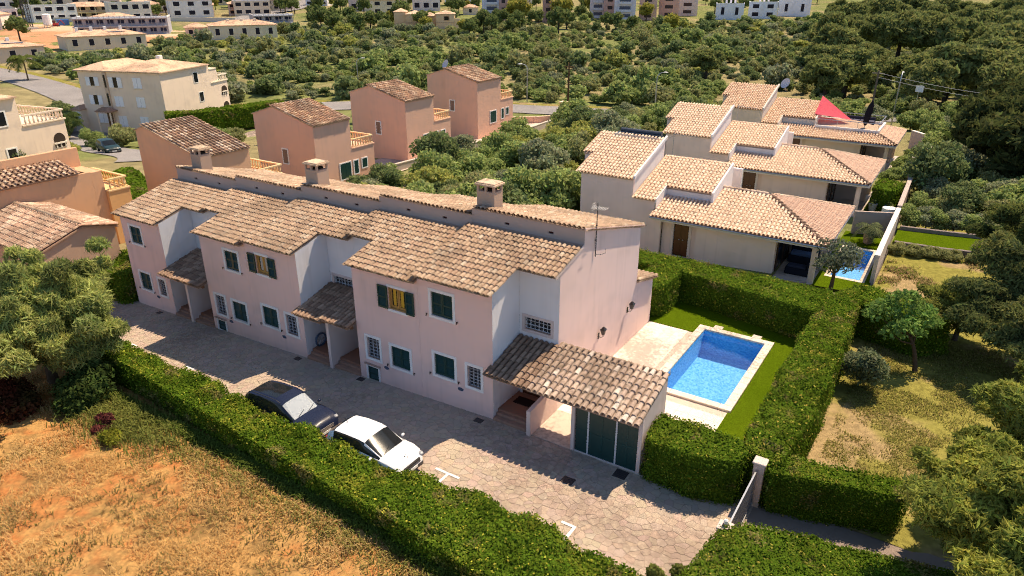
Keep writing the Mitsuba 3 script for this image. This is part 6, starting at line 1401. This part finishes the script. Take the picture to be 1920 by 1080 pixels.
for t in range(400):
    u = rgf.uniform(-.78, .02); d = rgf.uniform(330, 460); x, y = 13.2-.54*d+.842*u*d, -19.2+.842*d+.54*u*d
    if any(math.hypot(x-a, y-b) < 26 for a, b in FH+[(-305, 152), (-300, 172), (-275, 181), (-264, 198), (-375, 163), (-345, 215), (-238, 245), (-215, 262), (-222, 300), (-190, 300)]): continue
    FH.append((x, y)); c = [(.74, .62, .46), (.70, .52, .40), (.76, .70, .62), (.72, .58, .50), (.76, .74, .74)][rgf.integers(5)]
    far_house('hillside_house', 'pale far house among the trees along the top edge', 'house', x, y, rgf.uniform(11, 19), rgf.uniform(4.5, 8), col=c, turn=rgf.uniform(-25, 25), nx=int(rgf.integers(3, 6)), group='far houses along the top edge')
    if len(FH) > 26: break
# yellow house block in the middle
k = thing('yellow_house', 'yellow double house with gabled wings above the middle of the scrub', 'house'); X = rot_pts(-155.8, 188.8, face_deg(-155.8, 188.8)-4); z = tz(-155.8, 188.8)
YC = (.78, .58, .36)
for nm, x0, x1, y0, y1, h in (('wing', -11.5, -7.3, 1.5, 8, 5.6), ('wing', -7.28, -1.5, 0, 8, 4.9), ('link', -1.48, 3.2, 2.5, 8, 4.2), ('wing', 3.22, 9.8, .3, 8, 4.9)):
    part(k, nm, X(box(x0, x1, y0, y1, z-2, z+h)), 'plaster', np.array(YC)*(1 if nm == 'wing' else .85)); part(k, 'roof', X(hip_roof(x0, x1, y0, y1, z+h+.1, 1.1, .3)), 'tilemat', (.72, .52, .36))
for u0, u1, y in ((-4.6, -3.2, 0), (6.2, 7.8, .3)): w = part(k, 'window', X(box(u0, u1, y-.05, y, z+3.0, z+4.2)), 'darkglass'); part(w, 'frame', X(extr(rect(u0-.2, u1+.2, z+2.8, z+4.4).difference(rect(u0, u1, z+3.0, z+4.2)), 'y', y-.08, .075)), 'plaster', (.5, .32, .2))
for u0, u1, y in ((-7.1, -1.6, 0), (3.4, 9.6, .3)): part(k, 'band', X(box(u0, u1, y-.04, y-.001, z+2.0, z+2.2)), 'plaster', (.4, .28, .2))
part(k, 'balcony', X(box(-1.4, 3.1, 2.3, 2.499, z+1.6, z+2.5)), 'plaster', (.66, .48, .32)); part(k, 'stair', X(cat([ebox(9.81, 11.6, .5+i*.9, 1.35+i*.9, z-2, z+3.6-i*.9, .03) for i in range(4)])), 'plaster', YC)
# apartment towers at the top
def tower(label, x, y, w, h, col, balc=True, d=9, turn=0):
    k = thing('apartment_tower', label, 'apartment building'); z = tz(x, y); X = rot_pts(x, y, face_deg(x, y)+turn)
    part(k, 'wall', X(box(-w/2, w/2, 0, d, z-2, z+h)), 'plaster', col); part(k, 'roof', X(hip_roof(-w/2, w/2, 0, d, z+h+.12, 1.3, .4)), 'tilemat', (.72, .50, .36))
    for s in range(int(h/2.9)):
        zz = z+.6+s*2.9
        if balc:
            b = part(k, 'balcony', X(cat([box(-w*.3, w*.3, -1.0, -.01, zz-.1, zz), box(-w*.3, w*.3, -1.0, -.92, zz+.003, zz+.9)])), 'plaster', (.66, .66, .72)); part(k, 'window', X(box(-w*.26, w*.26, -.04, 0, zz+.1, zz+2.1)), 'matte', (.12, .13, .17))
        else: part(k, 'window', X(box(-w*.2, w*.2, -.04, 0, zz+.5, zz+1.8)), 'matte', (.08, .06, .06))
tower('white apartment tower with stacked balconies at the top centre', -154.8, 228.2, 7.6, 12.5, (.70, .69, .76))
tower('pink apartment tower stuck to the right of the white balcony tower', -150.9, 230.5, 3.4, 12, (.60, .38, .33), False); tower('narrow pink tower between two yellow-green trees at the top', -134.9, 237.8, 4.2, 13, (.56, .34, .28), False)
tower('white apartment tower right of the yellow-green trees at the top', -125.4, 262.1, 6.6, 9, (.72, .68, .72)); tower('pink apartment tower between two white ones at the top', -119.7, 261.5, 5.0, 13, (.70, .44, .36), False)
tower('white apartment tower with big balconies in the top row', -111.8, 258.5, 8.4, 12, (.72, .69, .75)); tower('pink tower behind the white balcony tower in the top row', -106.0, 268, 7, 12, (.66, .44, .37), False)
tower('salmon tower in the top row, second from its right end', -101.5, 279, 8, 13.5, (.68, .42, .34), False); tower('pale low block at the right end of the top row', -100.4, 298, 8.5, 8.5, (.66, .58, .56), False)
far_house('backdrop_house', 'greyish far house behind the dark cypress at the top', 'house', -238, 245, 15, 8, col=(.64, .52, .50), nx=3); far_house('backdrop_house', 'pale far house with small windows behind the yellow double house', 'house', -215, 262, 13, 9, col=(.74, .66, .62), nx=3)
far_house('backdrop_house', 'white far house at the top edge right of the yellow double house', 'house', -222, 300, 18, 9, col=(.74, .75, .82), roof='flat', rcol=(.8, .8, .84)); far_house('backdrop_house', 'bluish white far house cut by the top edge left of the white tower', 'house', -190, 300, 14, 10, col=(.68, .70, .80), roof='flat', rcol=(.8, .8, .84))
far_house('backdrop_house', 'small cream far house with a dark opening left of the white tower', 'house', -183, 253, 6.6, 3.0, d=6, col=(.80, .66, .54), storeys=1, nx=1)
for i, (x, y, w, h, nm) in enumerate(((-79.1, 288.4, 11.0, 5.9, 'leftmost'), (-69.2, 301, 11.4, 6.2, 'middle'), (-61, 320, 13, 6.3, 'rightmost'))):
    k, X, z = far_house('white_house', '%s of the three white cube houses at the top' % nm, 'house', x, y, w, h, roof='flat', col=(.78, .79, .86), rcol=(.84, .84, .88), nx=2, group='white cube houses', frame=(.7, .7, .76), storeys=1 if i != 1 else 2)
    part(k, 'chimney', X(cat([ebox(-2+j*1.7, -1.2+j*1.7, 3, 4, z+h+.36, z+h+1.5, .04) for j in range(3)])), 'plaster', (.84, .80, .78))
far_house('white_house', 'white house at the top edge among the pines on the right', 'house', -29.4, 414.5, 22, 6, roof='flat', col=(.76, .78, .84), rcol=(.84, .84, .86), nx=3)

# ================================================================ scrub, trees (shared prototypes placed as instances)
def proto(key, R, H, col, seed, n, size, blobs, tips=None, trunk=0.0, core=.72, aspect=1.5, rb=(.34, .52), zc=None, squash=.85):
    rg = np.random.default_rng(seed); c = np.array([0, 0, (H*.8 if zc is None else zc)])
    bl = crown_blobs(c, R, H, blobs, rg, rb); F = Fol()
    for b in bl:
        s = ico((0, 0, 0), 1.0, 0 if n < 1000 else 1); q = np.array(s.vertices); q *= (1+.4*(meshkit.fbm(q*1.7+b[0], 2, 3)-.5))[:, None]; q[:, 2] *= squash
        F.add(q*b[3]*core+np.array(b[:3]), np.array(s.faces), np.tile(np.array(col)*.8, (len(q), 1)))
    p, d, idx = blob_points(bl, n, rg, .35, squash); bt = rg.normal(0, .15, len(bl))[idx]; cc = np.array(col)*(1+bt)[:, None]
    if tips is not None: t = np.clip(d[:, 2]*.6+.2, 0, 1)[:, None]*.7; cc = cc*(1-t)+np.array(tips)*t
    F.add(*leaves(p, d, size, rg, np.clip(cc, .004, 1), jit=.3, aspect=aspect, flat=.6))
    if trunk:
        m = tube([(0, 0, -.6), (.05, .02, c[2]*.6), (0, 0, c[2]+H*.2)], [trunk*1.2, trunk*.9, trunk*.4], 6); F.add(np.array(m.vertices), np.array(m.faces), np.tile((.11, .085, .07), (len(m.vertices), 1)))
    me, vc = F.mesh(); scene[key] = {'type': 'shapegroup', 'foliage': mikit.ply(me, 'leaf', smooth=False, uv=enc(vc))}
KIND = [('light green', (.25, .325, .105), (.42, .475, .175)), ('olive green', (.275, .295, .12), (.42, .42, .19)), ('dark green', (.165, .22, .09), (.29, .345, .14)), ('grey-green', (.26, .295, .165), (.39, .41, .25)), ('yellow-green', (.33, .355, .095), (.50, .50, .15))]
for i, (nm, c, t) in enumerate(KIND):
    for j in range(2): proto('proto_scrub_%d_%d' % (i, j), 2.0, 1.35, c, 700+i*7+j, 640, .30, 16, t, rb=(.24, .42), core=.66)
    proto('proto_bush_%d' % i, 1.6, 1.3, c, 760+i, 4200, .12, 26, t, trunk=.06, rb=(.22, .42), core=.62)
for j in range(3): proto('proto_pine_%d' % j, 4.2, 3.0, (.17, .205, .075), 800+j, 5200, .30, 44, (.33, .345, .11), trunk=.28, zc=4.0, core=.6, rb=(.16, .30), aspect=2.6, squash=.75)
proto('proto_dark_pine', 4.2, 3.2, (.065, .085, .032), 815, 5200, .26, 44, (.14, .15, .045), trunk=.28, zc=4.0, core=.62, rb=(.16, .30), aspect=2.6, squash=.75)
for j in range(2): proto('proto_far_tree_%d' % j, 3.0, 2.6, ((.14, .185, .065), (.30, .30, .06))[j], 820+j, 700, .55, 16, ((.23, .28, .09), (.46, .43, .10))[j], trunk=.2, zc=4.0, core=.75)
def inst(key, proto_, x, y, s, sz, a, z=None):
    z = tz(x, y) if z is None else z
    scene[key] = {'type': 'instance', 'to_world': T4().translate([x, y, z]).rotate([0, 0, 1], a).scale([s, s, s*sz]), 'group': {'type': 'ref', 'id': proto_}}
rg = np.random.default_rng(2024)
cand = []
def in_view(x, y): 
    d = (x-13.2)*-.54+(y+19.2)*.842; l = (x-13.2)*.842+(y+19.2)*.54
    return abs(l) < d*.80+12
RD = ROAD[:, 0:2]
bl_keep = [(-155.8, 188.8, 15), (-190.9, 93.9, 15), (-180.7, 62.7, 14), (-182.3, 132.4, 15), (-199, 127, 6), (-196, 155, 9), (-88, 43, 16), (-79, 290, 9), (-69, 303, 9), (-61, 322, 10)]
for t in range(17000):
    d = math.sqrt(rg.uniform(95**2, 300**2)); l = rg.uniform(-.82, .82)*d
    x, y = 13.2-.54*d+.842*l, -19.2+.842*d+.54*l
    dr_ = np.hypot(RD[:, 0]-x, RD[:, 1]-y).min(); i0 = np.argmin(np.hypot(RD[:, 0]-x, RD[:, 1]-y))
    side = (y-RD[i0, 1]) > 0
    if not side or dr_ < 6.5: continue
    if any(math.hypot(x-a, y-b) < r for a, b, r in bl_keep): continue
    if x < -196 and y < 190: continue
    dens = float(meshkit.fbm(np.array([x*.028, y*.028, 0.]), 3, 5))
    if rg.random() > sstep(.20, .44, dens)*.95+.16+(.6 if dr_ < 16 else 0): continue
    s = (rg.uniform(.30, .95) if rg.random() < .92 else rg.uniform(1.0, 1.7))*(1.15 if dr_ < 16 else 1); 
    if any((x-a)**2+(y-b)**2 < ((s+c)*.78)**2 for a, b, c, *_ in cand[-400:]) : continue
    kv = float(meshkit.noise(np.array([x*.03, y*.03, 7.]), 3)); ki = int(np.clip(rg.normal(kv*4.6-.3, 1.0), 0, 4))
    cand.append((x, y, s, ki))
    if len(cand) > 4300: break
cand.sort(key=lambda c: math.hypot(c[0]-CAM[0], c[1]-CAM[1])-18*c[2])
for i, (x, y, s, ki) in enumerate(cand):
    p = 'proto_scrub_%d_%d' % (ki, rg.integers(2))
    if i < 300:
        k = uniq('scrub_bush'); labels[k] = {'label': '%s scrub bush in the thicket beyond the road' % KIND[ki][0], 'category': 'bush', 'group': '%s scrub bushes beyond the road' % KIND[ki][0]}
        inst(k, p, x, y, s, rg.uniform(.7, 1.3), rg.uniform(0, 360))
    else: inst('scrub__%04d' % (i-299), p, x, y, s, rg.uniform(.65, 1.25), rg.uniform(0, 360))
labels['scrub'] = {'label': 'dense mediterranean scrub covering the ground beyond the road', 'category': 'scrub', 'kind': 'stuff'}
# bushes in the plot between the pink houses and the villas, and hedge plants along the villas
spots = []
for t in range(1200):
    x = rg.uniform(-31, -10); y = rg.uniform(15, 76)
    if x > -10.5 or x < -31.3-(y-40)*.06+3.0: continue
    dr_ = np.hypot(RD[:, 0]-x, RD[:, 1]-y).min()
    if dr_ < 11 or y > np.interp(x, RD[:, 0], RD[:, 1]) : continue
    s = rg.uniform(.8, 1.9)
    if any(math.hypot(x-a, y-b) < (s+c)*.92 for a, b, c in spots): continue
    spots.append((x, y, s))
    if len(spots) > 110: break
for i, (x, y, s) in enumerate(spots):
    ki = int(rg.choice([0, 0, 4, 1, 2, 0, 3])); k = uniq('bush')
    labels[k] = {'label': '%s bush in the overgrown plot between the pink houses and the villas' % KIND[ki][0], 'category': 'bush', 'group': '%s bushes in the overgrown plot' % KIND[ki][0]}
    inst(k, 'proto_bush_%d' % ki, x, y, s, rg.uniform(.8, 1.2), rg.uniform(0, 360), z=tz(x, y)-.1)
def bush_at(label, ki, x, y, s, sz=1.0, group=None, z=None):
    k = uniq('bush'); labels[k] = {'label': label, 'category': 'bush', **({'group': group} if group else {})}; inst(k, 'proto_bush_%d' % ki, x, y, s, sz, x*37 % 360, z)
bush_at('big bright green bush touching the left corner of the nearest villa', 0, -12.2, 24.5, 1.9, 1.05); bush_at('big olive bush behind the terrace roof left of the nearest villa', 1, -17.5, 23.0, 1.6); bush_at('yellowish bush behind the terrace roof near the pink house wall', 4, -22.5, 24.5, 1.5)
bush_at('low dark bush by the wall before the left-hand pink house', 2, -27.5, 21.5, 1.0); bush_at('low bright bush behind the terrace ridge at the plot corner', 0, -28.6, 26.0, 1.0); bush_at('grey bush below the pale garden wall of the middle pink house', 3, -30.0, 38.5, 1.25)
for i in range(6): x, y = [(10.9, 30.6), (11.9, 30.7), (12.9, 30.9), (14.0, 31.0), (15.2, 31.3), (16.4, 31.5)][i]; bush_at('small bush in the row at the foot of the lower grey retaining wall', 1, x, y, .42, .9, 'bushes at the foot of the retaining wall', z=-.75)
for i in range(9): bush_at('bush of the loose hedge above the upper retaining wall', (0, 3)[i % 2], 11.2+i*.85, 36.4+i*.1, .75, .9, 'bushes above the upper retaining wall', z=-.4)
for i, (x, y, s, ki) in enumerate(((11.8, 40.2, .9, 0), (13.6, 41.0, 1.2, 2), (12.2, 44.5, 1.0, 3), (14.6, 45.5, 1.1, 0), (11.4, 48.5, .9, 4), (16.8, 44.0, 1.3, 3), (15.8, 48.8, 1.2, 1), (13.2, 52.0, 1.3, 0), (17.9, 50.0, 1.4, 0), (11.8, 56.0, 1.0, 2), (16.5, 39.8, 1.0, 1))):
    bush_at('%s bush in the garden beds right of the villas' % KIND[ki][0], ki, x, y, s, 1.0, '%s bushes in the garden beds' % KIND[ki][0])
for i, (x, y, s) in enumerate(((8.6, 55.2, .7), (9.2, 52.6, .6), (8.3, 50.0, .7), (9.3, 58.2, .8))): bush_at('clipped bush in the small yard beside the farthest villa', 0, x, y, s, .9, 'bushes in the farthest villa yard')
palm('ragged palm in the garden beds right of the farthest villa', 11.5, 62, -.8, 2.6, 2.0, (.08, .12, .03), 8, 22); palm('tall palm left of the cream apartment block beside the road', -146, 51.5, -3, 4.2, 3.2, (.12, .15, .04), 9, 26); palm('palm behind the left corner of the cream apartment block', -128, 60, -3, 4.0, 3.2, (.10, .13, .04), 10, 24); palm('low palm between the two cream apartment blocks', -93, 31.5, -3.5, 1.6, 2.2, (.07, .10, .03), 11, 24)
for i, (x, y, s, ki, lab) in enumerate(((-80.0, 31.5, 1.35, 1, 'big rounded bush before the entrance of the cream apartment block'), (-76.5, 33.5, 1.0, 2, 'dark bush at the corner of the cream apartment block'), (-84.0, 30.0, 1.1, 0, 'bush left of the big rounded one before the cream block'), (-70.5, 20.0, .9, 4, 'small yellow-green tree by the wall of the left cream block'), (-66.0, 13.0, .9, 2, 'round dark bush at the left edge below the cream block'), (-73.5, 19.0, .8, 0, 'bright bush beside the left cream apartment block'), (-78.5, 27.2, .6, 2, 'low clipped bush left of the dark blue-green car'), (-62, 33, 1.2, 0, 'bush on the stony bank behind the pink houses'), (-101, 34.5, 1.6, 2, 'dark bush beside the road between the cream blocks'), (-108, 50, 1.8, 0, 'bush at the left corner of the cream block by the road'), (-97, 33, 1.3, 0, 'bright bush right of the lane between the cream blocks'), (-57.5, 29.5, 1.0, 2, 'dark bush beside the yard of the left-hand pink house'), (-42.5, 20.6, .8, 2, 'dark palm-like bush in the corner of the left-hand pink house'))):
    bush_at(lab, ki, x, y, s)
rgb_ = np.random.default_rng(31); ex_ = []
def fill(n, x0, x1, y0, y1, lo, hi, lab, grp):
    for t in range(n*12):
        x, y = rgb_.uniform(x0, x1), rgb_.uniform(y0, y1); s = rgb_.uniform(lo, hi)
        if np.hypot(RD[:, 0]-x, RD[:, 1]-y).min() < 4.6 or any(math.hypot(x-a, y-b) < (s+c)*1.0 for a, b, c in ex_): continue
        if x < 10.6 and y < 67: continue
        if any(math.hypot(x-a, y-b) < 3.2 for a, b in ((15.6, 57), (17.5, 51), (19, 61), (16, 64), (22, 47))): continue
        ex_.append((x, y, s)); ki = int(rgb_.choice([0, 2, 1, 0, 3])); bush_at('%s bush %s' % (KIND[ki][0], lab), ki, x, y, s, rgb_.uniform(.8, 1.3), '%s bushes %s' % (KIND[ki][0], grp)); n -= 1
        if n <= 0: break
fill(34, -12, 26, 67, 98, .7, 1.5, 'between the farthest villa and the road', 'between the farthest villa and the road')
fill(46, 11.5, 32, 38, 74, .8, 1.7, 'in the dense growth at the right edge behind the beds', 'in the dense growth at the right edge')
def fill2():
    for x, y, s, ki in ((-56, 31, .8, 0), (-60, 27, .7, 3), (-64, 37, .9, 1), (-58, 38, 1.0, 2), (-66, 31, .6, 4), (-52, 34, .8, 0), (-70, 36, .7, 2), (-62, 44, 1.0, 0), (-55, 46, .9, 1), (-67, 50, 1.0, 0), (-50, 42, .9, 3), (-71, 57, 1.1, 2), (-62, 57, 1.0, 0), (-52, 56, .9, 1)):
        bush_at('%s bush on the slope between the cream block and the pink houses' % KIND[ki][0], ki, x, y, s, 1.0, '%s bushes on the slope by the cream block' % KIND[ki][0])
fill2()
# pines of the wood at the upper right, and trees near the far town
PN = [(-33, 124, .95, 'broad olive-brown pine standing alone in the scrub, left of the wood')]
for t in range(900):
    d = math.sqrt(rg.uniform(88**2, 300**2)); l = rg.uniform(.15, .86)*d; x, y = 13.2-.54*d+.842*l, -19.2+.842*d+.54*l
    if l/d < .42: continue
    dr_ = np.hypot(RD[:, 0]-x, RD[:, 1]-y).min()
    if dr_ < 5.0 : continue
    if y < np.interp(x, RD[:, 0], RD[:, 1]) and x < 22: continue
    if any(math.hypot(x-a, y-b) < (5.4 if d < 170 else 7.5) for a, b, *_ in PN): continue
    PN.append((x, y, rg.uniform(1.0, 1.7), None))
    if len(PN) > 120: break
for x, y, s, lab in PN:
    k = uniq('pine_tree'); labels[k] = {'label': lab or 'pine of the dense wood in the upper right', 'category': 'pine tree'}
    if not lab: labels[k]['group'] = 'pines of the wood'
    inst(k, 'proto_pine_%d' % rg.integers(3), x, y, s, rg.uniform(.8, 1.15), rg.uniform(0, 360))
for i, (x, y, s) in enumerate(((15.6, 57, .62), (17.5, 51, .62), (19, 61, .7), (16.0, 64, .7), (22, 47, .6), (23, 44, .62), (26, 52, .7), (21, 56, .75), (29, 62, .8), (20, 66, .7), (25, 72, .8), (16.5, 70, .6), (33, 74, .8), (19.5, 79, .7), (27, 36, .6), (24, 30, .55))):
    k = uniq('pine_tree'); labels[k] = {'label': 'dark pine at the right edge behind the garden beds', 'category': 'pine tree', 'group': 'pines at the right edge'}; inst(k, 'proto_dark_pine', x, y, s*1.75, 1.0, i*77)
tr = []
def ft(x, y, j, s, lab=None, grp='trees around the far houses'):
    k = uniq('far_tree'); labels[k] = {'label': lab or 'green tree between the far houses at the top', 'category': 'tree'}
    if not lab: labels[k]['group'] = grp
    inst(k, 'proto_far_tree_%d' % j, x, y, s, rg.uniform(.9, 1.3), rg.uniform(0, 360))
ft(-145, 229, 1, 1.5, 'tall yellow-green tree right of the pink tower at the top'); ft(-129, 238, 1, 1.45, 'yellow-green tree right of the narrow pink tower'); ft(-139.5, 226, 1, 1.2, 'yellow-green tree before the narrow pink tower'); ft(-171, 193, 0, 1.3, 'dark cypress-like tree left of the yellow double house'); ft(-104, 262, 1, 1.0, 'yellowish tree before the towers at the top'); ft(-231, 90, 0, 1.15, 'lone dark tree on the orange earth of the building site')
for t in range(240):
    u = rg.uniform(-.78, .40); d = rg.uniform(235, 420); l = u*d; x, y = 13.2-.54*d+.842*l, -19.2+.842*d+.54*l
    if u < -.30 and d < 310: continue
    if .22 < u < .42 and d < 335: continue
    if any(math.hypot(x-a, y-b) < 9 for a, b, *_ in ((-305, 152), (-300, 172), (-275, 181), (-264, 198), (-155, 228), (-151, 230), (-135, 238), (-125, 262), (-120, 261), (-112, 258), (-106, 268), (-101, 279), (-100, 298), (-79, 290), (-69, 303), (-61, 322), (-238, 245), (-215, 262), (-222, 300), (-190, 300), (-375, 163))): continue
    if any(math.hypot(x-a, y-b) < 4 for a, b in tr): continue
    tr.append((x, y)); ft(x, y, int(rg.random() < .12), rg.uniform(.6, 1.2))
    if len(tr) > 150: break
labels = {k: v for k, v in labels.items() if v}
